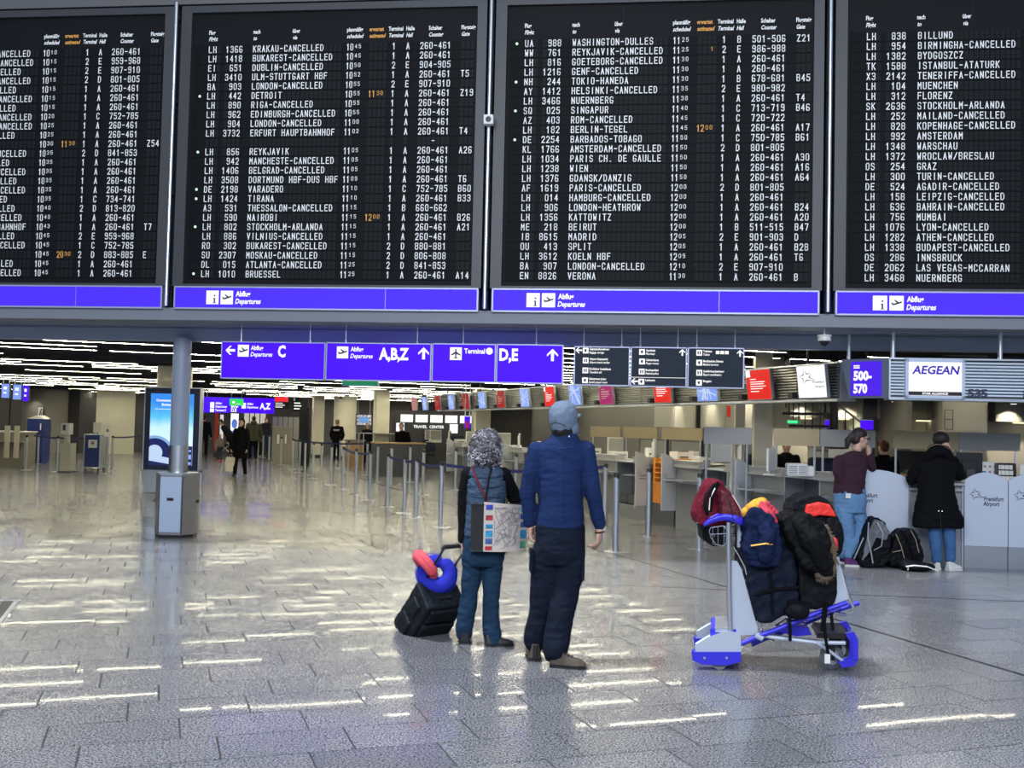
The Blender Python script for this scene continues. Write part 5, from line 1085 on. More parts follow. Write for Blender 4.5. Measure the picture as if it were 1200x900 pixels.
def blob(name, mb, m, parent, vox=0.012, smooth=4, wr=(0, 0), seed=0, stretch=(1, 1, 1), loc=None):
    me = bpy.data.meshes.new('tmp'); me.from_pydata(mb.v, [], mb.f); ob = bpy.data.objects.new('tmp', me); COL.objects.link(ob)
    r = ob.modifiers.new('r', 'REMESH'); r.mode = 'VOXEL'; r.voxel_size = vox
    if smooth: q = ob.modifiers.new('s', 'SMOOTH'); q.iterations = smooth; q.factor = 0.5
    dg = bpy.context.evaluated_depsgraph_get(); dg.update()
    out = bpy.data.meshes.new_from_object(ob.evaluated_get(dg)); out.name = name
    bpy.data.objects.remove(ob); bpy.data.meshes.remove(me)
    if wr[0]:
        sv = Vector((seed * 3.7, seed * 1.3, seed)); st = Vector(stretch)
        nm = [v.normal.copy() for v in out.vertices]
        for v, n in zip(out.vertices, nm):
            c = v.co; p = Vector((c.x * st.x, c.y * st.y, c.z * st.z)) * wr[1] + sv
            a = noise.noise(p); b = 1 - abs(noise.noise(p * 1.9)) * 2
            v.co = c + n * wr[0] * (a * 0.8 + b * 0.6)
    out.materials.clear(); out.materials.append(m)
    out.polygons.foreach_set('use_smooth', [True] * len(out.polygons)); out.update()
    o = bpy.data.objects.new(name, out); COL.objects.link(o); o.parent = parent
    if loc is not None: o.location = loc
    return o
def head(mb, M, s=1.0, face=True):
    n0 = len(mb.v)
    loft(mb, [(0, .05, -.118, .02, .025), (0, .04, -.105, .042, .045), (0, .03, -.08, .055, .062), (0, .012, -.04, .066, .082), (0, 0, 0, .072, .092), (0, -.005, .04, .076, .098), (0, -.008, .08, .068, .088), (0, -.01, .108, .045, .06), (0, -.01, .122, .015, .02)])
    mb.tube([(0, -.012, -.03), (0, -.03, -.17)], [.055, .058], 14)
    if face:
        caps(mb, [(0, .088, .008), (0, .106, -.03)], [.009, .014], 8); mb.ball((0, .088, -.062), (.024, .012, .009), 8, 6); mb.ball((0, .078, .028), (.05, .016, .01), 8, 6); mb.ball((0, .072, -.098), (.022, .02, .016), 8, 6)
        for sx in (-1, 1): mb.ball((sx * .074, -.008, -.012), (.011, .022, .034), 8, 6); mb.ball((sx * .045, .062, -.03), (.02, .018, .018), 8, 6)
    mb.v[n0:] = [tuple(M @ (Vector(q) * s)) for q in mb.v[n0:]]
def hand(mb, wr_, dr, nrm, side=1, curl=.35, s=1.0, thumb=.7):
    # dr: towards the fingertips, nrm: out of the back of the hand, side: +1 thumb on +(dr x nrm)
    d = Vector(dr).normalized(); n = Vector(nrm); n = (n - d * n.dot(d)).normalized(); t = d.cross(n) * side; w0 = Vector(wr_)
    def P(a, b, c): return w0 + (d * a + t * b + n * c) * s
    mb.tube([P(-.02, 0, 0), P(.02, 0, 0)], [.026 * s, .027 * s], 10)
    M = Matrix((t, d, n)).transposed()
    mb.ball(P(.05, 0, 0), (.041 * s, .052 * s, .016 * s), 14, 8, M)
    for i, (o, L) in enumerate(((.028, .072), (.010, .080), (-.010, .075), (-.028, .058))):
        p = P(.085 - abs(i - 1.2) * .004, o, 0); a = 0; pts = [P(.06, o * .9, 0), p]; q = p
        for k, f in enumerate((.45, .32, .25)):
            a += curl * (1 + .15 * i); q = q + (d * math.cos(a) - n * math.sin(a)) * L * f * s + t * (o * .08) * s; pts.append(q)
        caps(mb, pts, [.010 * s, .0095 * s, .0088 * s, .0082 * s, .0070 * s], 8)
    p = P(.02, .022, -.004); q1 = P(.048, .050, -.010); q2 = q1 + (d * .03 + t * .012 * thumb - n * .010) * s; q3 = q2 + (d * .024 - n * .006) * s
    caps(mb, [p, q1, q2, q3], [.014 * s, .0125 * s, .010 * s, .008 * s], 8)
def fabric(name, c, bump=.25, rough=.85, bs=140): return mat(name, c, rough, spec=.12, bump=bump, bs=bs, var=.12, vs=6, sheen=.0)
denim = fabric('denim_blue', (0.07, 0.14, 0.30)); black_cloth = fabric('black_cloth', (0.005, 0.005, 0.0065)); shoe_black = mat('shoe_black', (0.012, 0.012, 0.014), 0.5)
eye_w = mat('eye_white', (.75, .72, .7), .3); eye_d = mat('eye_dark', (.02, .015, .012), .2)
def shoe(parent, heel, toe, m, w_=.048, h_=.085, sole=None, name='shoe', flat=0.0):
    h = Vector(heel); t = Vector(toe); L_ = (t - h).length; d = (t - h).normalized(); sd_ = Vector((-d.y, d.x, 0)); M = Matrix.Translation(h) @ Matrix((d, sd_, Vector((0, 0, 1)))).transposed().to_4x4()
    mb = MB(); n0 = 0
    secs = [(0.0, .8, h_), (.15, .95, h_ * 1.05), (.35, .9, h_ * .95), (.6, 1.05, h_ * .66), (.82, 1.0, h_ * .55), (1.0, .55, h_ * .38)]
    for (f0, w0, z0), (f1, w1, z1) in zip(secs, secs[1:]):
        vs = []
        for f, w__, z in ((f0, w0, z0), (f1, w1, z1)): vs += [(f * L_, -w_ * w__, .012), (f * L_, w_ * w__, .012), (f * L_, w_ * w__ * .6, z), (f * L_, -w_ * w__ * .6, z)]
        mb.add([M @ Vector(q) for q in vs], [(0, 1, 2, 3), (7, 6, 5, 4), (0, 4, 5, 1), (1, 5, 6, 2), (2, 6, 7, 3), (3, 7, 4, 0)])
    o = blob(name, mb, m, parent, .007, 5)
    mb = MB(); pts = [(f * L_, w_ * w__ * 1.05) for f, w__, _ in secs] + [(f * L_, -w_ * w__ * 1.05) for f, w__, _ in secs[::-1]]
    mb.prism(pts, 0.0, .024, 'z', M).build('sole', sole or black_plastic, o, bevel=.004); return o
# ============================================================ THE MAN IN THE GREY CAP (seen from behind)
Ym = 7.28; root = fl(650, 777); MR = Vector((root.x, Ym, 0))
def mp(px, py, dy=0): return at(px, py, Ym + dy) - MR
man = thing('person', 'person in a grey cap and blue long-sleeved top looking up at the boards', 'person', MR, 0)
mb = MB()
cap_c = mp(662, 490, .0); HM = Matrix.Translation(mp(661, 493, .01)) @ Matrix.Rotation(math.radians(-28), 4, 'Z') @ Matrix.Rotation(math.radians(14), 4, 'X')
head(mb, HM, 1.0)
def sec(pl_, pr_, py, ry, dy=0.0, ex=0.0):
    a_, b_ = mp(pl_, py, dy), mp(pr_, py, dy); return ((a_.x + b_.x) / 2, dy, a_.z, (b_.x - a_.x) / 2 + ex, ry)
loft(mb, [sec(636, 682, 640, .10), sec(632, 680, 590, .095), sec(634, 680, 555, .10), sec(632, 684, 530, .09), sec(648, 674, 514, .06), sec(652, 671, 503, .052)][::-1])
aL = [mp(631, 526), mp(621, 574, .02), mp(621.5, 612, .05)]; aR = [mp(684, 527), mp(694, 573, -.02), mp(702.5, 618, .02)]
caps(mb, aL, [.055, .04, .028]); caps(mb, aR, [.055, .04, .028])
hand(mb, mp(622, 615, .05), (0.02, .02, -1), (-1, .15, 0), 1, .35)
hand(mb, mp(702.5, 622, .02), (-.05, .05, -1), (.85, -.45, 0), -1, .45)
lL = [mp(642, 640, .0), mp(637, 692, .03), mp(628, 750, .05), mp(627, 766, .05)]; lR = [mp(667, 640, 0), mp(661, 692, -.02), mp(652, 750, -.12), mp(649, 772, -.14)]
caps(mb, lL, [.09, .06, .045, .04]); caps(mb, lR, [.09, .06, .045, .04])
body = blob('body', mb, skin, man, .006, 3)
# jacket
jk = mat('royal_blue_knit', (0.008, 0.022, 0.082), 0.85, spec=.2, bump=.25, bs=120, var=.15, vs=4)
mb = MB()
loft(mb, [sec(628, 684, 617, .125), sec(629, 684.5, 605, .125), sec(630.5, 683.5, 585, .12), sec(629, 684, 560, .125), sec(626.5, 688, 540, .12), sec(626, 690, 528, .11), sec(633, 684, 519, .095), sec(645, 677, 512, .075), sec(648, 675.5, 507, .065)][::-1])
caps(mb, [mp(630, 528), mp(624, 550, .0), mp(618, 576, .02), mp(620, 598, .04), mp(620.5, 611, .05)], [.068, .064, .055, .050, .046])
caps(mb, [mp(686, 528), mp(690, 550, 0), mp(694, 575, -.02), mp(699, 598, 0), mp(702.5, 614, .02)], [.068, .064, .057, .050, .044])
o = blob('long_sleeved_top', mb, jk, man, .008, 5, (.006, 9), 3, (.6, .6, 1.8))
# seams
mb = MB()
def backline(pts): return [mp(px, py, dy) for px, py, dy in pts]
mb.tube(backline([(641, 522, -.105), (656, 526, -.118), (672, 524, -.110)]), .0022, 6).tube(backline([(658, 526, -.12), (658, 560, -.13), (657, 612, -.128)]), .002, 6)
mb.build('seams', mat('seam_blue', (0.012, 0.03, 0.13), .8), o)
mb = MB(); mb.ball(mp(667, 511.5, -.085), (.006, .004, .006), 8, 6); mb.build('reflective_dot', lit_white if False else white_plastic, o)
# trousers
tr = mat('dark_trousers', (0.007, 0.011, 0.022), 0.9, spec=.12, bump=.2, bs=150, var=.2, vs=4)
mb = MB()
loft(mb, [sec(628.5, 684, 612, .118), sec(627.5, 685.5, 630, .13), sec(626, 685, 648, .135), sec(627, 683, 660, .12)][::-1])
caps(mb, [mp(641.5, 645, 0), mp(639.5, 670, .01), mp(637.5, 695, .03), mp(634, 720, .04), mp(627.5, 744, .05), mp(627, 752, .05)], [.098, .098, .092, .083, .080, .074])
caps(mb, [mp(668, 645, 0), mp(666, 670, -.01), mp(662, 695, -.03), mp(657.5, 722, -.08), mp(652.5, 748, -.12), mp(650.5, 762, -.14)], [.102, .102, .098, .088, .086, .085])
tro = blob('trousers', mb, tr, man, .008, 4, (.010, 8), 8, (.8, .8, 1.4))
mb = MB(); mb.box(-.06, .06, -.012, .012, -.10, .10); pk = blob('cargo_pocket', mb, tr, tro, .008, 4, (.003, 12)); pk.location = mp(683, 663, -.02); pk.rotation_euler = (0, .05, 1.5)
mb = MB(); mb.box(-.05, .05, -.01, .01, -.08, .08); pk = blob('cargo_pocket', mb, tr, tro, .008, 4, (.003, 12)); pk.location = mp(622.5, 656, -.01); pk.rotation_euler = (0, .05, -1.5)
bt = mat('boot_leather', (0.075, 0.055, 0.038), 0.7, bump=.3, bs=80)
p0 = fl(627, 775); p1 = fl(651, 781)
h0 = Vector((mp(627, 774, .02).x, .0, 0)); sL = shoe(man, h0 + Vector((0, -.03, 0)), h0 + Vector((-.02, .25, 0)), bt, .048, .12)
h1 = Vector((mp(645, 779, -.15).x, -.16, 0)); sR = shoe(man, h1, h1 + Vector((.235, -.05, 0)), bt, .05, .11)
mb = MB()
for k in range(4): c = h1 + Vector((.10 + k * .022, -.022, .104 - k * .012)); mb.tube([c + Vector((-.01, -.035, -.01)), c, c + Vector((.005, .03, -.008))], .004, 6)
mb.build('laces', black_plastic, sR)
MB().box(h0.x - .014, h0.x + .014, -.052, -.030, .02, .12).build('heel_tab', black_plastic, sL, bevel=.004)
# cap
capm = mat('grey_blue_cap', (0.14, 0.19, 0.27), 0.85, bump=.35, bs=160, var=.1, vs=12)
mb = MB(); n0 = 0
loft(mb, [(0, -.015, -.055, .078, .100), (0, -.012, -.02, .093, .112), (0, -.008, .03, .099, .116), (0, -.008, .075, .094, .108), (0, -.008, .11, .076, .086), (0, -.008, .135, .045, .05), (0, -.008, .142, .01, .01)])
mb.prism([(-.075, .08), (.075, .08), (.06, .16), (0, .185), (-.06, .16)], .0, .012, 'z'); mb.ball((.082, -.0, -.055), (.02, .05, .045), 10, 8); mb.ball((-.082, 0, -.045), (.018, .045, .035), 10, 8)
mb.v = [tuple(HM @ Vector(q)) for q in mb.v]; cp = blob('cap', mb, capm, man, .006, 3, (.003, 22), 4)
mb = MB()
mb.tube([HM @ Vector(q) for q in ((-.06, -.105, -.01), (-.03, -.123, .012), (0, -.128, .018), (.03, -.123, .01), (.06, -.105, -.012))], .003, 6)
for a_ in (-1.0, 0, 1.0): mb.tube([HM @ Vector((math.sin(a_) * .1 * math.cos(k), -math.cos(a_) * .118 * math.cos(k) - .008, .02 + .122 * math.sin(k))) for k in (0, .3, .6, .9, 1.2, 1.5)], .0016, 5)
mb.build('stitching', mat('stitch_dark', (.05, .07, .1), .9), cp)
mb = MB(); loft(mb, [(0, -.035, -.03, .078, .082), (0, -.038, -.07, .074, .078), (0, -.035, -.105, .064, .066), (0, -.03, -.125, .05, .05)]); mb.v = [tuple(HM @ Vector(q)) for q in mb.v]
blob('hair', mb, mat('black_hair', (.008, .007, .008), .6), man, .007, 2, (.006, 40), 2)
mb = MB(); mb.ball(mp(645.5, 499, -.02), (.005, .005, .008), 8, 6); mb.build('earring', white_plastic, man)
mb = MB(); w_ = mp(702.6, 623.5, .02)
mb.tube([w_ + Vector((.031 * math.cos(k * .5236), .031 * math.sin(k * .5236), .004 * math.cos(k * .5236))) for k in range(13)], .006, 6, caps=False); mb.build('wristband', black_plastic, man)
# ============================================================ THE GREY-HAIRED WOMAN
Yw = 7.78; WR = Vector((fl(570, 757).x, Yw, 0))
def wp(px, py, dy=0): return at(px, py, Yw + dy) - WR
def wsec(a, b, py, ry, dy=0): p, q = wp(a, py, dy), wp(b, py, dy); return ((p.x + q.x) / 2, dy, p.z, (q.x - p.x) / 2, ry)
wom = thing('person', 'person with curly grey hair and blue vest over black sleeves holding the suitcase handle', 'person', WR, 0)
mb = MB(); HW = Matrix.Translation(wp(569.5, 525, .02)) @ Matrix.Rotation(math.radians(-15), 4, 'Z') @ Matrix.Rotation(math.radians(10), 4, 'X'); head(mb, HW, .95)
loft(mb, [wsec(560, 579, 538, .05), wsec(553, 589, 548, .06), wsec(548, 592, 560, .09), wsec(549, 590, 590, .095), wsec(547, 590, 625, .1), wsec(546, 590, 645, .1)])
caps(mb, [wp(549, 556), wp(545, 595, .02), wp(542.5, 634, .0)], [.046, .035, .025]); hand(mb, wp(542.5, 636, 0), (.0, .1, -1), (-1, -.1, 0), 1, 1.0, .9)
eb = wp(605, 587, .10); hw = wp(586, 553, .22); caps(mb, [wp(590, 556), eb, hw], [.046, .036, .026]); hand(mb, hw, (hw - eb) + Vector((-.03, .02, .05)), (.6, -.75, .2), 1, .5, .9)
for P_l, R_l in (([wp(556, 640), wp(551, 692, .02), wp(545, 748, .03)], [.075, .05, .035]), ([wp(580, 640), wp(575, 692, 0), wp(577, 750, -.03)], [.075, .05, .035])): caps(mb, P_l, R_l)
blob('body', mb, skin, wom, .006, 3)
slv = black_cloth; mb = MB()
loft(mb, [wsec(549, 591, 547, .06), wsec(544.5, 594, 556, .085), wsec(546, 592, 600, .1)])
caps(mb, [wp(548.5, 556), wp(544, 580, .01), wp(543.5, 600, .02), wp(542.5, 620, .01), wp(542.5, 632, 0)], [.055, .047, .043, .038, .036])
caps(mb, [wp(590, 556), wp(598, 572, .05), eb, wp(597, 572, .16), wp(589, 558, .20)], [.056, .052, .050, .044, .040])
blob('black_top', mb, slv, wom, .008, 4, (.006, 12), 1)
vest = mat('slate_blue_vest', (0.04, 0.07, 0.12), 0.7, spec=.3, bump=.35, bs=70, var=.2, vs=5); mb = MB()
loft(mb, [wsec(560, 581, 541, .07), wsec(554, 587, 546, .085), wsec(548, 592, 553, .105), wsec(546, 594, 565, .115), wsec(546.5, 592.5, 585, .12), wsec(546, 591, 605, .125), wsec(544.5, 592, 620, .13), wsec(544, 592, 628, .13)])
blob('quilted_vest', mb, vest, wom, .008, 3, (.010, 14), 6, (.7, .7, 1.5))
mb = MB()
for k in range(6): mb.tube([wp(549 + k * .2, 556 + k * 12, -.07), wp(558, 558.5 + k * 12, -.118), wp(570, 559.5 + k * 12, -.128), wp(582, 558.5 + k * 12, -.118), wp(590, 556 + k * 12, -.07)], .003, 5)
mb.build('quilting_seams', mat('vest_seam', (0.03, 0.05, 0.09), .8), wom, kind='stuff')
wj = mat('slate_blue_jeans', (0.013, 0.036, 0.075), 0.85, spec=.15, bump=.25, bs=120, var=.15, vs=5); mb = MB()
loft(mb, [wsec(545, 591, 618, .115), wsec(542.5, 592.5, 640, .128), wsec(541, 591, 655, .12), wsec(542, 589, 662, .10)])
caps(mb, [wp(554.5, 652), wp(553, 675, .01), wp(550, 700, .02), wp(545.5, 725, .025), wp(543.5, 742, .03)], [.078, .070, .064, .062, .060])
caps(mb, [wp(578.5, 652), wp(577, 675, .0), wp(575.5, 698, .0), wp(575, 720, -.01), wp(577, 742, -.025), wp(578.5, 750, -.03)], [.078, .070, .064, .060, .060, .062])
blob('jeans', mb, wj, wom, .008, 4, (.011, 9), 5, (.8, .8, 1.4))
hl = wp(545, 756, .02); hl.z = 0; shoe(wom, hl + Vector((0, -.05, 0)), hl + Vector((-.01, .18, 0)), shoe_black, .045, .10, name='boot')
hr = wp(570, 760, -.04); hr.z = 0; shoe(wom, hr + Vector((-.01, -.02, 0)), hr + Vector((.195, .03, 0)), shoe_black, .045, .09, name='boot')
# curly hair
mb = MB(); mb.ball(wp(569.5, 523, .0), (.105, .115, .115), 16, 12); mb.ball(wp(569, 533, -.02), (.10, .10, .085), 16, 12)
hr_m = mat('grey_hair_dark', (.12, .115, .13), .7, var=.4, vs=30); base = blob('hair', mb, hr_m, wom, .012, 2, (.02, 14), 3)
cm = bpy.data.materials.new('grey_curls'); cm.use_nodes = True; nt = cm.node_tree; b_ = nt.nodes['Principled BSDF']; ge = nt.nodes.new('ShaderNodeNewGeometry'); cr = nt.nodes.new('ShaderNodeValToRGB'); e = cr.color_ramp.elements
e[0].color = (.02, .019, .024, 1); e[1].color = (.62, .60, .64, 1); k_ = e.new(.5); k_.color = (.15, .14, .17, 1); nt.links.new(ge.outputs['Random Per Island'], cr.inputs[0]); nt.links.new(cr.outputs[0], b_.inputs['Base Color']); b_.inputs['Roughness'].default_value = .5
rr = random.Random(11); mb = MB(); c1 = wp(569.5, 523, 0); c2 = wp(569, 535, -.02)
for i in range(520):
    z = rr.uniform(-1, 1); a_ = rr.uniform(0, 6.283); r_ = math.sqrt(1 - z * z); d = Vector((r_ * math.cos(a_), r_ * math.sin(a_), z))
    if d.z < -.75: continue
    c = (c1 + Vector((d.x * .112, d.y * .118, d.z * .122))) if i % 2 else (c2 + Vector((d.x * .115, d.y * .108, d.z * .10)))
    if c.y > .06 and c.z < c1.z + .03: continue
    ax = (Vector((rr.gauss(0, 1), rr.gauss(0, 1), rr.gauss(0, 1) - .8))).normalized(); u_ = ax.orthogonal().normalized(); v_ = ax.cross(u_); R0 = rr.uniform(.009, .017); L0_ = rr.uniform(.02, .045); ph = rr.uniform(0, 6)
    mb.tube([c + ax * (L0_ * (k / 9 - .5)) + (u_ * math.cos(ph + k * .95) + v_ * math.sin(ph + k * .95)) * R0 for k in range(10)], [.0022 + .0022 * math.sin(math.pi * k / 9) for k in range(10)], 4)
mb.build('curls', cm, base, smooth='all', kind='stuff')
mb = MB(); mb.tube([wp(553, 547, -.09), wp(558, 560, -.128), wp(565, 575, -.14), wp(572, 588, -.145)], .012, 6, rb=.25); o = mb.build('bag_strap', mat('dark_red_strap', (.14, .012, .03), .8), wom); 
# ---- shoulder bag with a map print
B0 = wp(557, 586, -.17); bagm = mat('bag_black', (.012, .012, .014), .8, bump=.3, bs=60)
bl, br = wp(567.5, 590, -.20), wp(618, 598, -.06); zt = wp(590, 588, -.15).z; zb = wp(590, 646, -.15).z; dirv = Vector((br.x - bl.x, br.y - bl.y, 0)); BWd = dirv.length; brz = math.atan2(dirv.y, dirv.x)
bag = thing('shoulder_bag', 'shoulder bag printed with a city map and small photos, hanging at the grey-haired woman\'s hip', 'bag', WR + Vector((bl.x, bl.y, zb)), brz); hb_ = zt - zb
mb = MB(); vs = []
N = 14
def bend(x): return -.018 * math.sin(math.pi * x / BWd)
front = []
for i in range(N + 1):
    x = BWd * i / N
    vs += [(x, bend(x), -.004 * math.sin(9 * x)), (x, bend(x) * 1.6, hb_ * .5), (x, bend(x), hb_ - .03 * (x / BWd)), ]
fs = [(3 * i, 3 * i + 3, 3 * i + 4, 3 * i + 1) for i in range(N)] + [(3 * i + 1, 3 * i + 4, 3 * i + 5, 3 * i + 2) for i in range(N)]
n_ = len(vs); vs += [(x, y + .006, z) for x, y, z in vs]; fs += [tuple(i + n_ for i in f[::-1]) for f in fs]
mb.add(vs, fs).build('map_panel', mat('map_paper', (.58, .52, .47), .7, var=.12, vs=14), bag, smooth='all')
MB().prism([(0, .006), (BWd, .006), (BWd - .02, .10), (.02, .10)], -.006, hb_ - .02, 'z').build('bag_body', bagm, bag, bevel=.004)
MB().prism([(-.068, .05), (0.0, .0), (0, .1), (-.06, .10)], .0, hb_ - .02, 'z').build('side_panel', bagm, bag, bevel=.006)
mb = MB(); rr = random.Random(5)
def mline(x0, z0, x1, z1, w_):
    d = Vector((x1 - x0, 0, z1 - z0)); n = Vector((-d.z, 0, d.x)).normalized() * w_; K = 4
    for k in range(K):
        a_, b_ = k / K, (k + 1) / K; P = [Vector((x0, 0, z0)) + d * a_, Vector((x0, 0, z0)) + d * b_]
        q = [P[0] - n, P[1] - n, P[1] + n, P[0] + n]; mb.add([(v.x, bend(v.x) * (1 + .6 * math.sin(math.pi * max(0, min(1, v.z / hb_)))) - .003, v.z) for v in q], [(0, 1, 2, 3)])
mx0, mx1 = .075, BWd - .07
for i in range(90):
    x = rr.uniform(mx0, mx1); z = rr.uniform(.01, hb_ - .04); a_ = rr.choice((.3, .45, 1.9, 2.1, 1.2)) + rr.gauss(0, .2); L_ = rr.uniform(.04, .14); x1 = max(mx0, min(mx1, x + L_ * math.cos(a_))); z1 = max(.01, min(hb_ - .04, z + L_ * math.sin(a_))); mline(x, z, x1, z1, rr.choice((.0007, .0010, .0018)))
mb.build('map_streets', mat('map_ink', (.26, .23, .24), .8), bag, kind='stuff')
cols = [(.03, .06, .45), (.35, .02, .03), (.03, .3, .55), (.05, .12, .35), (.45, .02, .03), (.1, .35, .2)]; k = 0
for (x0, x1) in ((.012, .062), (BWd - .062, BWd - .01)):
    for z0, h_, ci in (((.01, .028, 4), (.055, .04, 3), (.105, .045, 2), (.165, .03, 2), (.225, .035, 1), (.30, .035, 0)) if x0 < .1 else ((.02, .05, 5), (.09, .06, 2), (.17, .04, 3), (.23, .04, 0), (.285, .03, 2))):
        if z0 + h_ > hb_ - .02: continue
        mb = MB(); xm = (x0 + x1) / 2; vs = [(x, bend(x) * (1 + .6 * math.sin(math.pi * z / hb_)) - .0035, z) for x, z in ((x0, z0), (x1, z0), (x1, z0 + h_), (x0, z0 + h_))]; mb.add(vs, [(0, 1, 2, 3)]); mb.build('printed_photo', mat('photo_%d' % ci, cols[ci], .6, var=.5, vs=25), bag)
mb = MB(); Mi = (Matrix.Translation(WR + Vector((bl.x, bl.y, zb))) @ Matrix.Rotation(brz, 4, 'Z')).inverted()
S1 = [Mi @ (WR + q) for q in (wp(569, 588, -.165), wp(571, 575, -.155), wp(573, 560, -.145), wp(576, 549, -.10), wp(577, 546, -.02))]
mb.tube(S1, .018, 6, rb=.2); mb.build('strap', bagm, bag)
# ---- trolley suitcase
wl = fl(468, 738); wr2 = fl(501, 736); wc = (wl + wr2) / 2; gp = at(540.5, 641, Yw - .03); SZ = wc + Vector((0, 0, .0))
A_ = (gp - wc - Vector((0, 0, .04))).normalized(); Wx = Vector((.80, .60, 0)); Wx = (Wx - A_ * Wx.dot(A_)).normalized(); Tn = Wx.cross(A_)   # Tn: towards the front of the case
RS = Matrix((Wx, Tn, A_)).transposed().to_4x4(); case = thing('suitcase', 'black wheeled suitcase leaning on its two wheels behind the grey-haired woman', 'suitcase', wc + Vector((0, 0, .04)), 0)
def sm(mb): mb.v = [tuple(RS @ Vector(q)) for q in mb.v]; return mb
cm_ = mat('suitcase_black', (.006, .009, .013), .6, spec=.25, bump=.3, bs=60, var=.2, vs=8)
mb = MB().box(-.17, .17, -.04, .20, .02, .50); blob('shell', sm(mb), cm_, case, .010, 5, (.006, 10), 3)
sgn = 1
mb = MB().box(-.14, .14, .16, .235, .06, .30).box(-.13, .13, .16, .225, .33, .46); blob('front_pocket', sm(mb), cm_, case, .010, 4, (.006, 12), 4)
mb = MB().box(-.19, -.15, .0, .14, .08, .22).box(-.19, -.15, .02, .13, .28, .42).box(.15, .185, .0, .14, .08, .40); blob('side_pocket', sm(mb), cm_, case, .010, 3, (.006, 12), 4)
mb = MB()
for x in (-.10, .10): mb.tube([(x, -.045, .0), (x, -.045, .88)], .0085, 8)
sm(mb).build('handle_tubes', black_plastic, case); mb = MB(); mb.tube([(-.11, -.045, .88), (-.10, -.045, .905), (.10, -.045, .905), (.11, -.045, .88)], .016, 8); sm(mb).build('grip', black_plastic, case, smooth=True)
mb = MB()
for x in (-.13, .13): mb.tube([(x - .012, -.02, -.0), (x + .012, -.02, 0)], .04, 14)
for x in (-.13, .13): mb.box(x - .022, x + .022, -.045, .03, .0, .05)
o = sm(mb).build('wheels', mat('wheel_rubber', (.02, .02, .02), .7), case)
mb = MB(); mb.tube([(.05, .12, .50), (.04, .14, .53), (-.04, .14, .53), (-.05, .12, .50)], .009, 6); sm(mb).build('top_handle', black_plastic, case); mb = MB(); mb.tube([RS @ Vector((.19, .12, .2)) + Vector((.016 * math.cos(k), 0, .016 * math.sin(k) - .02)) for k in [i * .6283 for i in range(11)]], .003, 6, caps=False); mb.build('ring', chrome, case)
def cpillow(name, label, c, R_, r_, M, m, gap=.9):
    t = thing(name, label, 'pillow', c, 0, None); mb = MB(); P = []
    for k in range(19):
        a = gap / 2 + (6.2832 - gap) * k / 18; P.append(M @ Vector((R_ * math.cos(a), R_ * math.sin(a) * 1.08, 0)))
    caps(mb, P, [r_ * (.8 + .2 * math.sin(math.pi * k / 18)) for k in range(19)]); blob('cushion', mb, m, t, .010, 4, (.003, 20), 1); mb = MB(); mb.tube([M @ Vector((R_ * 1.0 * math.cos(gap / 2 + (6.2832 - gap) * k / 18), R_ * 1.08 * math.sin(gap / 2 + (6.2832 - gap) * k / 18), 0)) * (1 + .96 * r_ / R_) for k in range(19)], .0025, 5); mb.build('seam', m, t); return t
cb = at(512.5, 672, 8.02); Mb = Matrix.Rotation(math.radians(78), 3, 'X') @ Matrix.Rotation(math.radians(70), 3, 'Z')
pb_ = cpillow('neck_pillow', 'royal blue horseshoe neck pillow on top of the suitcase', cb, .092, .066, Mb, mat('blue_plush', (.012, .02, .42), .9, bump=.3, bs=150))
cpk = at(499, 664, 7.90); Mp = Matrix.Rotation(math.radians(-52), 3, 'Y') @ Matrix.Rotation(math.radians(80), 3, 'X')
Xd = (at(511, 678, 7.85) - at(488, 651, 7.92)).normalized(); Zd = Vector((.75, .25, .6)); Zd = (Zd - Xd * Zd.dot(Xd)).normalized(); Yd = Zd.cross(Xd); 
Mp = Matrix((Xd, Yd, Zd)).transposed()
pk_ = cpillow('neck_pillow', 'coral pink horseshoe neck pillow leaning against the blue one', cpk + Vector((0, .06, 0)), .088, .052, Mp, mat('pink_plush', (.82, .10, .13), .9, bump=.3, bs=150), 1.2)
# ============================================================ LUGGAGE TROLLEY
YT = 7.12; TR = Vector((fl(905, 783).x, 7.35, 0))
def tp(px, py, dy=0.0): return at(px, py, YT + dy) - TR
tro = thing('luggage_trolley', 'blue and silver airport luggage trolley loaded with bags and coats', 'trolley', TR, 0)
tw = mat('trolley_white', (0.50, 0.56, 0.66), 0.4, 0.2)
def extr(pts, dy0, dy1):       # outline in picture pixels on the near plane, given real depth
    mb = MB(); q = [tp(x, y, 0) for x, y in pts]; mb.prism([(p.x, p.z) for p in q], q[0].y + dy0, q[0].y + dy1); return mb
def tb(pts, r, seg=10, **k): return MB().tube([tp(*p) for p in pts], r, seg, **k)
# feet with wheels
for dy, nm in ((0.0, 'near'), (.46, 'far')):
    top = extr([(817, 765), (816, 757), (831, 748), (850, 741), (866, 743), (867, 766)] if not dy else [(817, 765), (816, 757), (831, 748), (850, 741), (866, 743), (867, 766)], dy - .0, dy + .07).build('foot_cover', tw, tro, bevel=.01)
    extr([(812, 765), (867, 765), (867, 774), (852, 778), (824, 777), (813, 773)], dy - .01, dy + .08).build('foot_bumper', trolley_blue, top, bevel=.008)
    c = tp(842, 773, dy + .035); c.z = .055; MB().lathe([(.055, -.02), (.055, .02)], c, 20, 'y').build('wheel', mat('tyre_grey', (.18, .2, .22), .5), tro, smooth=True)
    mb = MB()
    for px in (826, 852): q = tp(px, 771, dy - .01); mb.lathe([(.009, -.006), (.009, .0)], q, 10, 'y')
    mb.build('bolt', chrome, top)
p0, p1 = tp(835, 747, 0), tp(862, 742, .46)
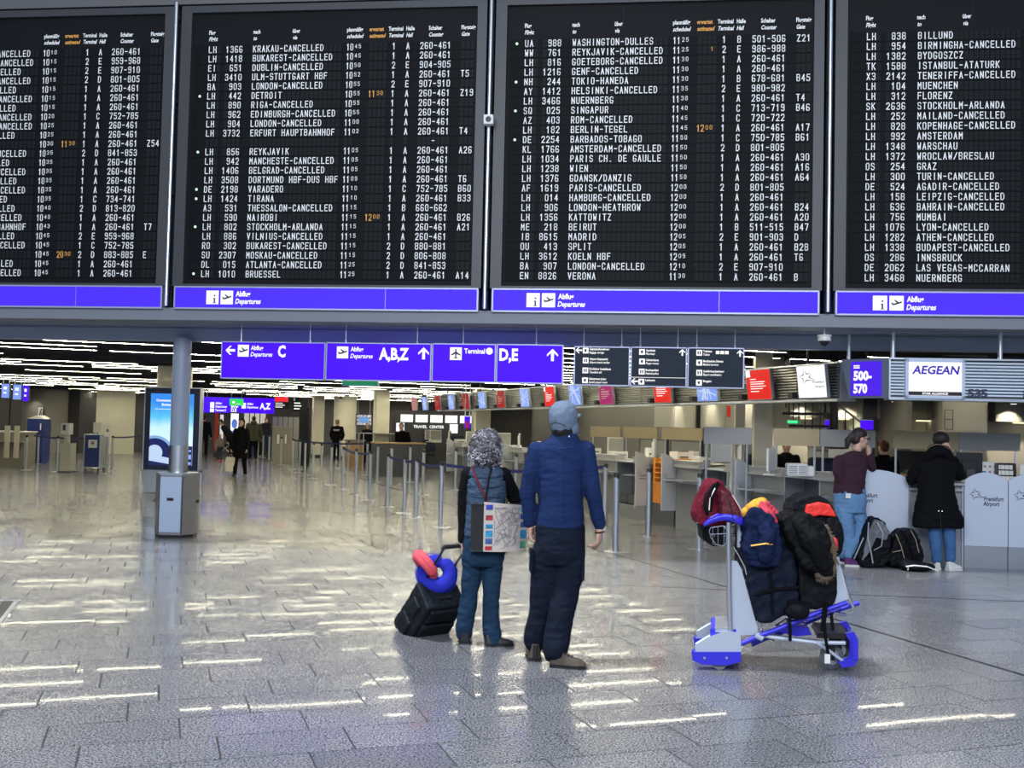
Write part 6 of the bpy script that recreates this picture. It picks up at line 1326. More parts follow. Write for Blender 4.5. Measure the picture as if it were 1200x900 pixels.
extr([(833, 747), (862, 747), (862, 740), (833, 740)], .05, .5).build('cross_bar', trolley_blue, tro, bevel=.005); extr([(838, 742), (857, 742), (857, 737), (838, 737)], .04, .5).build('cross_cover', alu, tro)
tb([(855, 742, .03), (853.5, 690, .03), (853, 612, .03)], .017, 14).build('upright', alu, tro, smooth=True)
tb([(855, 742, .45), (853.5, 690, .45), (853, 612, .45)], .017, 14).build('upright', alu, tro, smooth=True)
tb([(863, 615, .12), (863, 641, .12)], .021, 14).build('holder_tube', tw, tro, smooth=True)
# handle
mb = MB(); P = []
for px, py, r in ((819, 612, .014), (826, 607, .022), (835, 603.5, .027), (845, 602.5, .031), (854, 604.5, .034), (860, 608, .028), (863, 611, .014)): P.append((tp(px, py, .22), r))
for dy in (0, .1, .2, .3, .4): caps(mb, [q + Vector((0, dy - .2, 0)) for q, r in P], [r for q, r in P], 8)
blob('handle', mb, trolley_blue, tro, .009, 5)
# wire basket
mb = MB()
for y0 in (0.04, .42):
    mb.tube([tp(*p) for p in ((832, 618, y0), (846, 616, y0), (850, 618, y0), (850, 636, y0), (846, 640, y0), (838, 638, y0), (832, 630, y0), (830, 622, y0), (832, 618, y0))], .0045, 6); mb.tube([tp(831, 626, y0), tp(850, 625, y0)], .0035, 6)
for px in (834, 840, 847):
    for k in range(5): pass
    mb.tube([tp(px, 617, .04), tp(px, 638, .04)], .003, 5); mb.tube([tp(px, 617, .42), tp(px, 638, .42)], .003, 5)
for py in (618, 628, 638): mb.tube([tp(836, py, .04), tp(836, py, .42)], .0035, 5); mb.tube([tp(848, py, .04), tp(848, py, .42)], .0035, 5)
mb.build('wire_basket', chrome, tro, kind='stuff')
# back panel and its tube frame
for dy in (.06,):
    extr([(856, 658), (864, 659), (869, 668), (889, 741), (884, 746), (856, 747)], dy, dy + .012).build('side_panel', tw, tro)
    tb([(858, 640, dy), (864, 650, dy), (871, 663, dy), (884, 712, dy), (893, 748, dy)], .0085, 8).build('side_tube', chrome, tro, smooth=True)
mb = MB()
for k in range(7): mb.tube([tp(868 + k * 3.4, 668 + k * 12, .06), tp(868 + k * 3.4, 668 + k * 12, .42)], .004, 6)
mb.build('back_wires', chrome, tro, kind='stuff')
# load rails
for dy in (.03, .45):
    r_ = tb([(866, 755, dy), (889, 745, dy), (910, 737.5, dy), (952, 720, dy), (992, 706, dy)], .017, 10).build('load_rail', trolley_blue, tro, smooth=True)
    tb([(893, 748, dy), (884, 744, dy)], .022, 10).build('rail_joint', tw, r_)
mb = MB()
for k in range(8): mb.tube([tp(896 + k * 12.5, 742 - k * 4.9, .03), tp(896 + k * 12.5, 742 - k * 4.9, .45)], .006, 6)
mb.build('load_wires', chrome, tro, kind='stuff')
# front upright loop
for dy in (.05,):
    tb([(979, 655, dy), (984, 668, dy), (990, 690, dy), (998, 711, dy), (996, 718, dy), (988, 720, dy), (976, 718, dy)], .0095, 8).build('front_loop', chrome, tro, smooth=True)
extr([(974, 650), (983, 650), (996, 703), (980, 709)], .05, .06).build('front_panel', tw, tro)
# chassis beams
for dy in (.05, .42): tb([(890, 744, dy), (905, 747, dy), (955, 753, dy), (989, 753.5, dy)], .014, 8).build('chassis_beam', tw, tro, smooth=True)
extr([(913, 744), (925, 736), (948, 741), (952, 748), (935, 750)], .15, .35).build('chassis_block', trolley_blue, tro, bevel=.006)
extr([(960, 744), (995, 745), (995, 750), (958, 749)], .05, .45).build('step_plate', black_plastic, tro, bevel=.003)
for dy in (.04, .44):
    tb([(955, 753, dy), (972, 764, dy), (988, 776, dy)], .011, 8).build('brace', tw, tro, smooth=True)
    f = extr([(993, 745), (1001, 743), (1005, 750), (1005, 772), (1001, 780), (988, 782), (984, 777), (996, 773), (998, 767), (998, 752)], dy - .03, dy + .03).build('bumper', trolley_blue, tro, bevel=.006)
extr([(1000, 748), (1004.5, 750), (1004.5, 772), (1000, 772)], .0, .46).build('front_bumper_bar', trolley_blue, tro, bevel=.006)
for dy in (.12, .36):
    c = tp(970.5, 767, dy); c.z = .083; w_ = MB().lathe([(.055, -.024), (.083, -.018), (.083, .018), (.055, .024)], c, 24, 'y').build('wheel', mat('tyre_dark', (.10, .11, .13), .45), tro, smooth=True)
    MB().lathe([(.05, -.028), (.05, .028)], c, 20, 'y').build('hub', steel, w_, smooth=True); MB().box(c.x - .02, c.x + .02, c.y - .035, c.y + .035, c.z - .02, .21).build('fork', black_plastic, tro)
for o_ in kids(tro):
    for m_ in [o_] + kids(o_):
        for v in m_.data.vertices: v.co.x += .2 * (v.co.y + .23)
# ------------------------------------------------------------ luggage on it
def item(name, label, cat, px, py, dy, group=None):
    q = at(px, py, YT + dy); return thing(name, label, cat, q, 0, group), q
def rel(q, px, py, dy): return at(px, py, YT + dy) - q
def shape(q, pts, rad, dys):
    mb = MB()
    for dy in dys: 
        for (x, y, r) in pts: mb.ball(rel(q, x, y, dy), r, 12, 8)
    return mb
nylon = mat('black_nylon', (.004, .005, .007), .6, spec=.15, bump=.35, bs=60, var=.2, vs=8); navy_n = mat('navy_nylon', (.005, .009, .022), .6, spec=.15, bump=.35, bs=60, var=.2, vs=6)
def slab(q, outline, dy0, dy1, mb=None):   # closed slab from a pixel outline
    mb = mb or MB(); P = [rel(q, x, y, 0) for x, y in outline]; mb.prism([(p.x, p.z) for p in P], dy0, dy1); return mb
d0 = -.0
t, q = item('duffel_bag', 'large upright navy duffel bag in the middle of the trolley', 'bag', 905, 726, 0)
o = blob('body', slab(q, [(877, 620), (890, 600), (920, 604), (932, 640), (938, 700), (938, 714), (905, 729), (890, 731), (884, 715), (877, 680)], .02, .42), navy_n, t, .010, 9, (.014, 7), 2)
mb = MB(); mb.tube([rel(q, 902, 660, -.012), rel(q, 905, 690, -.012), rel(q, 906, 720, -.005)], .012, 6, rb=.4).tube([rel(q, 885, 696, -.005), rel(q, 910, 690, -.014), rel(q, 936, 688, -.006)], .010, 6, rb=.4).build('straps', black_cloth, t); mb = MB(); mb.box(-.04, .04, -.02, .03, -.05, .05); z = blob('end_pocket', mb, black_cloth, t, .008, 4, (.005, 14)); z.location = rel(q, 930, 712, .0)
t, q = item('duffel_bag', 'large black duffel bag at the front end of the trolley', 'bag', 960, 706, 0)
blob('body', slab(q, [(936, 640), (950, 630), (975, 650), (982, 668), (982, 700), (976, 710), (955, 716), (942, 716), (938, 690)], .03, .42), nylon, t, .010, 9, (.014, 7), 7)
mb = MB(); mb.ball(rel(q, 934, 716, -.01), (.085, .05, .06), 12, 8); blob('side_roll', mb, nylon, t, .009, 4, (.008, 12), 1)
t, q = item('backpack', 'dark red backpack hanging over the trolley handle', 'backpack', 845, 620, 0)
rb = mat('dark_red_nylon', (.15, .007, .020), .7, spec=.2, bump=.35, bs=50, var=.25, vs=6); rbd = mat('wine_nylon', (.10, .006, .018), .6, bump=.35, bs=50)
blob('body', slab(q, [(834, 570), (842, 564), (850, 565), (858, 575), (868, 592), (872, 606), (868, 614), (858, 618), (840, 620), (824, 616), (822, 605), (828, 588)], .12, .42), rb, t, .009, 9, (.012, 9), 2)
blob('front_pocket', slab(q, [(845, 575), (853, 578), (864, 596), (868, 608), (856, 612), (846, 604)], .0, .12), rbd, t, .008, 7, (.008, 12), 3)
mb = MB(); mb.tube([rel(q, 836, 568, .10), rel(q, 829, 578, .02), rel(q, 826, 590, .01), rel(q, 829, 604, .02)], .020, 8, rb=.4); mb.tube([rel(q, 842, 566, .04), rel(q, 834, 580, .0), rel(q, 832, 600, .0)], .022, 8, rb=.4); mb.build('shoulder_straps', black_cloth, t, smooth=True)
mb = MB(); mb.tube([rel(q, 838, 572, -.002), rel(q, 832, 584, -.012), rel(q, 831, 598, -.014)], .004, 6).tube([rel(q, 858, 580, .035), rel(q, 866, 593, .03), rel(q, 871, 602, .04)], .003, 6); mb.build('reflective_piping', paper, t)
mb = MB(); mb.tube([rel(q, 848, 566, .01), rel(q, 856, 590, -.015), rel(q, 860, 612, -.01)], .003, 6); mb.build('zip', black_plastic, t)
t, q = item('backpack', 'small black backpack hanging low inside the wire basket', 'backpack', 842, 628, .22); blob('body', slab(q, [(826, 618), (846, 616), (856, 624), (854, 640), (840, 643), (828, 634)], -.10, .10), nylon, t, .009, 6, (.006, 12), 4); mb = MB(); mb.tube([rel(q, 829, 630, .1), rel(q, 824, 624, .1), rel(q, 828, 616, .1)], .01, 6, rb=.3); mb.build('strap', black_cloth, t)
t, q = item('jacket', 'navy jacket with a yellow stripe draped over the navy duffel bag', 'jacket', 890, 620, 0)
njk = mat('jacket_navy', (.007, .014, .05), .85, spec=.15, bump=.3, bs=90, var=.2, vs=7)
blob('body', slab(q, [(872, 604), (880, 596), (898, 600), (908, 612), (913, 640), (911, 660), (896, 664), (878, 660), (872, 645), (874, 625)], -.06, .10), njk, t, .009, 8, (.020, 10), 6, (.8, .8, 1.5))
mb = MB(); caps(mb, [rel(q, 893, 608, -.05), rel(q, 899, 628, -.075), rel(q, 897, 652, -.07)], [.04, .055, .05], 10); blob('sleeve', mb, njk, t, .009, 4, (.010, 12), 2)
mb = MB(); mb.tube([rel(q, 880, 639.5, -.095), rel(q, 890, 638, -.13), rel(q, 897, 637, -.135), rel(q, 905, 637.5, -.115)], .007, 6, rb=.5); mb.build('yellow_stripe', mat('stripe_yellow', (.8, .42, .06), .6), t)
t, q = item('scarf', 'yellow and red patterned hood lining on top of the navy jacket', 'clothing', 893, 600, 0)
mb = MB(); caps(mb, [rel(q, 874, 601, .02), rel(q, 883, 595, .0), rel(q, 892, 590, .02)], [.03, .045, .03], 10); caps(mb, [rel(q, 892, 590, .14), rel(q, 880, 598, .12)], [.04, .05], 10); blob('yellow_fold', mb, mat('cloth_yellow', (.75, .36, .035), .8, bump=.3, bs=80), t, .008, 4, (.012, 14), 2)
mb = MB(); caps(mb, [rel(q, 893, 594, .0), rel(q, 899, 604, -.03), rel(q, 906, 611, -.03)], [.035, .045, .03], 10); caps(mb, [rel(q, 896, 592, .1), rel(q, 905, 604, .1)], [.04, .045], 10); blob('red_fold', mb, mat('cloth_red', (.55, .04, .07), .8, bump=.3, bs=80), t, .008, 4, (.012, 14), 5)
t, q = item('parka', 'black parka with a brown fur-trimmed hood draped over the bags', 'jacket', 945, 650, 0)
blob('body', slab(q, [(912, 608), (925, 600), (945, 602), (960, 612), (967, 630), (972, 655), (970, 672), (958, 671), (940, 664), (928, 645), (918, 625)], -.10, .12), black_cloth if False else mat('parka_black', (.004, .0045, .005), .7, spec=.15, bump=.35, bs=50, var=.2, vs=8), t, .009, 8, (.022, 8), 9)
mb = MB(); caps(mb, [rel(q, 935, 612, -.08), rel(q, 950, 632, -.11), rel(q, 965, 662, -.09)], [.055, .07, .05], 10); blob('sleeve', mb, MATS['parka_black'], t, .009, 4, (.012, 11), 3)
fur_p = [(961, 616), (968, 622), (973, 634), (974, 646), (976, 658), (974, 670), (966, 678), (960, 674)]
mb = MB(); caps(mb, [rel(q, x, y, -.06) for x, y in fur_p], .026, 10); fb = blob('fur_trim', mb, mat('fur_base', (.10, .07, .045), .9), t, .009, 2, (.012, 25), 3)
rr = random.Random(9); mb = MB()
for i in range(900):
    k = rr.randrange(len(fur_p) - 1); f = rr.random(); x = fur_p[k][0] * (1 - f) + fur_p[k + 1][0] * f; y = fur_p[k][1] * (1 - f) + fur_p[k + 1][1] * f
    c = rel(q, x, y, -.06); a_ = Vector((rr.gauss(0, 1), rr.gauss(-.4, .8), rr.gauss(0, 1))).normalized(); s_ = a_.orthogonal().normalized() * .0022; e_ = c + a_ * rr.uniform(.035, .055) + Vector((0, 0, -.006)); b_ = c + a_ * .018; mb.add([b_ - s_, b_ + s_, e_], [(0, 1, 2)])
mb.build('fur_hairs', mat('fur_tips', (.27, .20, .13), .9), fb, kind='stuff')
mb = MB(); mb.ball(rel(q, 977, 638, -.03), (.03, .04, .05), 10, 8); blob('red_lining', mb, mat('lining_red', (.55, .02, .02), .7), t, .008, 2, (.004, 20))
t, q = item('backpack', 'rounded black and bright red rucksack on top of the trolley load', 'backpack', 960, 605, .2)
blob('body', slab(q, [(932, 600), (936, 588), (948, 581), (962, 581), (974, 587), (981, 598), (983, 612), (960, 618), (940, 612)], -.14, .16), nylon, t, .009, 9, (.008, 10), 3)
blob('red_panel', slab(q, [(945, 601), (948, 592), (962, 589), (974, 592), (981, 604), (981, 606), (962, 604), (947, 608)], -.175, -.08), mat('bright_red_nylon', (.85, .03, .02), .5, bump=.3, bs=60), t, .007, 4, (.004, 14), 3)
t, q = item('backpack', 'black daypack hanging at the front end of the trolley behind the fur trim', 'backpack', 982, 635, .2)
blob('body', slab(q, [(970, 608), (982, 604), (989, 615), (992, 632), (990, 648), (983, 655), (974, 650), (970, 630)], -.16, .12), nylon, t, .009, 8, (.008, 12), 5)
t, q = item('luggage_strap', 'three black straps hanging down from the trolley load', 'strap', 945, 720, -.03)
for P in ([(925, 715, -.02), (925.5, 735, -.02), (926, 751, -.01)], [(969, 705, -.02), (966, 730, -.02), (967, 745, -.02), (971, 770, -.02)], [(966, 710, -.03), (963, 740, -.03)], [(974, 718, -.02), (976, 739, -.02)]):
    mb = MB(); mb.tube([rel(q, *p) for p in P], .014, 6, rb=.7); mb.build('strap', black_cloth, t)
mb = MB(); mb.box(-.018, .018, -.006, .006, -.03, .03); mb.build('white_tag', paper, t, loc=rel(q, 969.5, 772, -.04))
# ============================================================ THE TWO PEOPLE AT THE COUNTER
YM = 12.95; M0 = Vector((fl(1000, 661).x, YM, 0))
def kp(px, py, dy=0): return at(px, py, YM + dy) - M0
def ksec(a, b, py, ry, dy=0): p, q_ = kp(a, py, dy), kp(b, py, dy); return ((p.x + q_.x) / 2, dy, p.z, (q_.x - p.x) / 2, ry)
mw = thing('person', 'person in maroon sweater, jeans and glasses leaning at the counter with chin on hand', 'person', M0, 0)
HMm = Matrix.Translation(kp(1008, 513.5, .02)) @ Matrix.Rotation(math.radians(-82), 4, 'Z') @ Matrix.Rotation(math.radians(-6), 4, 'X')
mb = MB(); head(mb, HMm, .98)
loft(mb, [ksec(992, 1014, 531, .06), ksec(982, 1016, 542, .09), ksec(980, 1014, 555, .10), ksec(979, 1012, 575, .11), ksec(979, 1014, 590, .12)])
eL = kp(1022, 548, .12); hL = kp(1017, 524, .10); caps(mb, [kp(1010, 537, .10), eL, hL + Vector((0, 0, -.02))], [.045, .036, .026]); hand(mb, hL, (-.75, -.1, .35), (.2, -.3, .9), 1, .9, .95)
eR = kp(986, 562, -.06); hR = kp(1003, 578, .1); caps(mb, [kp(984, 540, -.04), eR, hR], [.05, .038, .028]); hand(mb, hR, (1, .2, -.2), (0, -1, .1), 1, .4, .95)
lg1 = [kp(988, 592, -.01), kp(992, 612, -.03), kp(995, 626, -.03), kp(992, 640, 0), kp(989, 650, .03)]; lg2 = [kp(1003, 592, .02), kp(1009, 612, .02), kp(1007, 626, -.02), kp(999, 640, -.06), kp(994, 650, -.08)]
caps(mb, lg1, [.07, .06, .05, .045, .035]); caps(mb, lg2, [.07, .06, .05, .045, .035]); blob('body', mb, skin, mw, .009, 3)
mar = mat('maroon_knit', (.035, .010, .022), .9, bump=.3, bs=80, var=.2, vs=6); mb = MB()
loft(mb, [ksec(994, 1012, 529, .08), ksec(985, 1016, 534, .10), ksec(980, 1017, 542, .12), ksec(978.5, 1014, 555, .13), ksec(977.5, 1013, 570, .135), ksec(977, 1014, 578, .14)])
caps(mb, [kp(1011, 538, .10), kp(1020, 545, .12), eL, kp(1020, 535, .11)], [.06, .055, .052, .042]); caps(mb, [kp(984, 540, -.04), kp(982, 552, -.08), eR, kp(996, 572, .0)], [.07, .062, .056, .046])
blob('sweater', mb, mar, mw, .010, 4, (.012, 8), 4)
mj = fabric('light_denim', (.14, .27, .47)); mb = MB()
loft(mb, [ksec(978, 1014, 572, .13), ksec(977, 1015, 588, .145), ksec(979, 1014, 600, .13)])
caps(mb, [kp(988, 592, -.01), kp(992, 612, -.03), kp(995, 626, -.03), kp(992, 640, 0), kp(989, 650, .03)], [.105, .09, .075, .065, .058]); caps(mb, [kp(1003, 592, .02), kp(1009, 612, .02), kp(1007, 626, -.02), kp(999, 640, -.06), kp(994, 650, -.08)], [.10, .085, .072, .062, .056])
blob('jeans', mb, mj, mw, .010, 4, (.010, 9), 3); purp = mat('purple_trainer', (.09, .015, .13), .7, bump=.3, bs=60)
h_ = kp(990, 655, -.10); h_.z = 0; shoe(mw, h_, h_ + Vector((.24, -.03, 0)), purp, .045, .10, sole=white_plastic); h_ = kp(987, 650, .12); h_.z = 0; shoe(mw, h_, h_ + Vector((.10, .20, 0)), purp, .045, .10, sole=white_plastic)
mb = MB(); n0 = 0; mb.ball((0, -.02, .045), (.086, .10, .085), 14, 10); mb.ball((0, -.06, -.01), (.078, .06, .08), 12, 8); caps(mb, [(0, -.11, .02), (-.01, -.15, -.05), (-.01, -.155, -.13)], [.04, .042, .025], 10); mb.v = [tuple(HMm @ Vector(v)) for v in mb.v]
blob('hair', mb, mat('dark_brown_hair', (.016, .010, .010), .5, bump=.4, bs=120), mw, .008, 2, (.004, 30), 2)
mb = MB()
for sx in (-1, 1): mb.tube([HMm @ Vector((sx * .034 + .025 * math.cos(k * .5236), .105, .004 + .020 * math.sin(k * .5236))) for k in range(13)], .0028, 5, caps=False); mb.tube([HMm @ Vector((sx * .06, .10, .008)), HMm @ Vector((sx * .078, .0, .0))], .003, 5)
mb.build('glasses', black_plastic, mw); mb = MB()
for sx in (-1, 1): mb.ball(HMm @ Vector((sx * .032, .086, .003)), .011, 8, 6)
mb.build('eyes', eye_d, mw, smooth=True)
MB().box(-.03, .03, -.004, .004, -.03, .03).build('paper_in_pocket', paper, mw, loc=kp(994, 581, -.16))
# person in the black coat, leaning forward on the counter, seen from behind
YC = 12.72; C0 = Vector((fl(1100, 667).x, YC, 0))
def cp_(px, py, dy=0): return at(px, py, YC + dy) - C0
def csec(a, b, py, ry, dy=0): p, q_ = cp_(a, py, dy), cp_(b, py, dy); return ((p.x + q_.x) / 2, dy, p.z, (q_.x - p.x) / 2, ry)
cw = thing('person', 'person in a long black hooded coat bending over the counter, wearing white trainers', 'person', C0, 0)
mb = MB(); HC = Matrix.Translation(cp_(1103, 516, .22)) @ Matrix.Rotation(math.radians(10), 4, 'Z') @ Matrix.Rotation(math.radians(-38), 4, 'X'); head(mb, HC, .98)
loft(mb, [csec(1086, 1116, 604, .11), csec(1080, 1118, 590, .12, .02), csec(1082, 1116, 560, .12, .10), csec(1086, 1116, 540, .11, .16)][::-1])
for P in ([cp_(1096, 610, 0), cp_(1096, 635, .0), cp_(1098, 655, .0)], [cp_(1110, 610, 0), cp_(1112, 635, 0), cp_(1113, 655, 0)]): caps(mb, P, [.06, .045, .038])
cl = [cp_(1080, 545, .12), cp_(1068, 562, .2), cp_(1078, 552, .42)]; cr_ = [cp_(1116, 545, .14), cp_(1124, 558, .28), cp_(1118, 549, .46)]
caps(mb, cl, [.05, .038, .028]); caps(mb, cr_, [.05, .038, .028]); hand(mb, cl[-1] + Vector((0, 0, .0)), (.3, .8, -.1), (0, 0, 1), 1, .2, .9); hand(mb, cr_[-1], (-.2, .9, -.1), (0, 0, 1), -1, .2, .9); blob('body', mb, skin, cw, .010, 3)
mb = MB(); loft(mb, [csec(1070, 1129, 617, .17, .0), csec(1070, 1128, 606, .175, .0), csec(1074, 1122, 590, .165, .01), csec(1077, 1118, 575, .16, .03), csec(1075, 1118, 560, .155, .07), csec(1073, 1119, 548, .15, .11), csec(1079, 1120, 537, .14, .15), csec(1086, 1114, 528, .12, .18)][::-1])
caps(mb, [cp_(1079, 543, .12), cp_(1071, 555, .16), cl[1], cp_(1073, 557, .32)], [.085, .078, .065, .055]); caps(mb, [cp_(1116, 543, .14), cp_(1122, 552, .22), cr_[1], cp_(1121, 553, .38)], [.085, .075, .062, .052])
coat = blob('coat', mb, black_cloth, cw, .011, 5, (.016, 6), 5, (.8, .8, 1.2))
mb = MB(); caps(mb, [cp_(1084, 537, .05), cp_(1094, 528, .02), cp_(1106, 529, .02), cp_(1116, 537, .05)], [.05, .075, .075, .05], 12); hd = blob('hood', mb, black_cloth, cw, .010, 4, (.010, 12), 2)
mb = MB(); mb.tube([cp_(1084, 529, -.02), cp_(1090, 523, -.045), cp_(1098, 520.5, -.06), cp_(1106, 522, -.06), cp_(1114, 527, -.045), cp_(1119, 535, -.02)], .005, 6); mb.build('hood_zip', mat('zip_gold', (.3, .24, .14), .4, .6), hd)
mb = MB(); mb.tube([cp_(1102, 600, -.17), cp_(1102.5, 619, -.172)], .006, 6); mb.build('coat_vent', board_black, coat); mb = MB()
for px in (1100, 1104): mb.ball(cp_(px, 599, -.178), .008, 8, 6)
mb.build('buttons', chrome, coat)
mb = MB(); mb.ball(cp_(1102.5, 514.5, .20), (.095, .11, .095), 14, 10); mb.ball(cp_(1100, 511, .26), (.07, .06, .05), 10, 8); blob('hair', mb, mat('black_hair', (.008, .007, .008), .6), cw, .009, 2, (.006, 30), 2)
mb = MB(); caps(mb, [cp_(1096, 605, 0), cp_(1095, 625, 0), cp_(1097, 643, .0), cp_(1098, 655, .01)], [.085, .072, .064, .062]); caps(mb, [cp_(1111, 605, 0), cp_(1112, 625, 0), cp_(1113.5, 643, .0), cp_(1113.5, 654, .01)], [.085, .072, .064, .062]); blob('jeans', mb, fabric('mid_denim', (.06, .15, .33)), cw, .010, 3, (.008, 10), 3)
h_ = cp_(1099.5, 664, -.03); h_.z = 0; shoe(cw, h_, h_ + Vector((-.02, .24, 0)), white_plastic, .046, .10, sole=white_plastic, name='trainer'); h_ = cp_(1110, 664, -.06); h_.z = 0; shoe(cw, h_, h_ + Vector((.20, .07, 0)), white_plastic, .048, .10, sole=white_plastic, name='trainer')
# backpacks on the floor by the counter
YB = 12.85
def bp_(o, px, py, dy=0): return at(px, py, YB + dy) - o
o0 = Vector((fl(1020, 662).x, YB, 0)); t = thing('backpack', 'grey and black backpack with pale straps leaning on the arched counter front', 'backpack', o0, 0)
def bslab(o, outline, d0, d1, mb=None):
    mb = mb or MB(); P = [bp_(o, x, y) for x, y in outline]; mb.prism([(p.x, max(p.z, .0)) for p in P], d0, d1); return mb
gb = mat('grey_nylon', (.14, .15, .17), .6, bump=.35, bs=60, var=.3, vs=9)
blob('body', bslab(o0, [(1003, 650), (1008, 628), (1016, 609), (1024, 606), (1034, 612), (1040, 630), (1038, 655), (1030, 663), (1005, 663)], -.12, .14), nylon, t, .010, 7, (.014, 10), 2); blob('grey_panel', bslab(o0, [(1009, 640), (1014, 620), (1020, 608), (1030, 610), (1037, 622), (1033, 632), (1022, 628), (1014, 645), (1006, 655)], -.16, -.05), gb, t, .008, 5, (.008, 12), 3)
mb = MB()
for P in ([(1018, 612), (1017, 630), (1021, 648), (1023, 660)], [(1028, 612), (1035, 625), (1033, 640), (1024, 645)], [(1012, 630), (1004, 648), (1001, 655)]): mb.tube([bp_(o0, x, y, -.17) for x, y in P], .016, 6, rb=.3)
mb.build('straps', mat('pale_strap', (.42, .45, .5), .7), t)
o1 = Vector((fl(1062, 663).x, YB, 0)); t = thing('backpack', 'black backpack with tan piping standing right of the grey backpack', 'backpack', o1, 0)
blob('body', bslab(o1, [(1042, 640), (1046, 628), (1056, 620), (1066, 620), (1074, 632), (1078, 650), (1076, 663), (1042, 663), (1036, 652)], -.12, .14), nylon, t, .010, 7, (.014, 9), 8); mb = MB(); mb.tube([bp_(o1, x, y, -.15) for x, y in ((1055, 622), (1063, 630), (1068, 645), (1072, 660))], .018, 6, rb=.4); mb.build('strap', black_cloth, t)
mb = MB()
for P in ([(1067, 621), (1073, 632), (1077, 648)], [(1050, 626), (1056, 640), (1060, 655)], [(1046, 647), (1056, 645)]): mb.tube([bp_(o1, x, y, -.145) for x, y in P], .005, 6)
mb.build('piping', mat('tan_piping', (.4, .33, .22), .7), t)
o2 = Vector((fl(1076, 669).x, 12.55, 0)); t = thing('shoulder_bag', 'flat black bag with white straps lying in front of the black backpack', 'bag', o2, 0); mb = MB(); mb.ball((0, 0, .05), (.20, .14, .05), 14, 8); mb.ball((-.1, .05, .07), (.12, .1, .06), 12, 8); blob('body', mb, nylon, t, .010, 3, (.012, 12), 2); mb = MB(); mb.tube([(-.18, -.1, .06), (-.1, -.14, .08), (.05, -.14, .07), (.2, -.1, .015)], .010, 6, rb=.4).tube([(-.16, -.12, .07), (-.17, -.13, .02)], .012, 6, rb=.4); mb.build('straps', white_plastic, t)
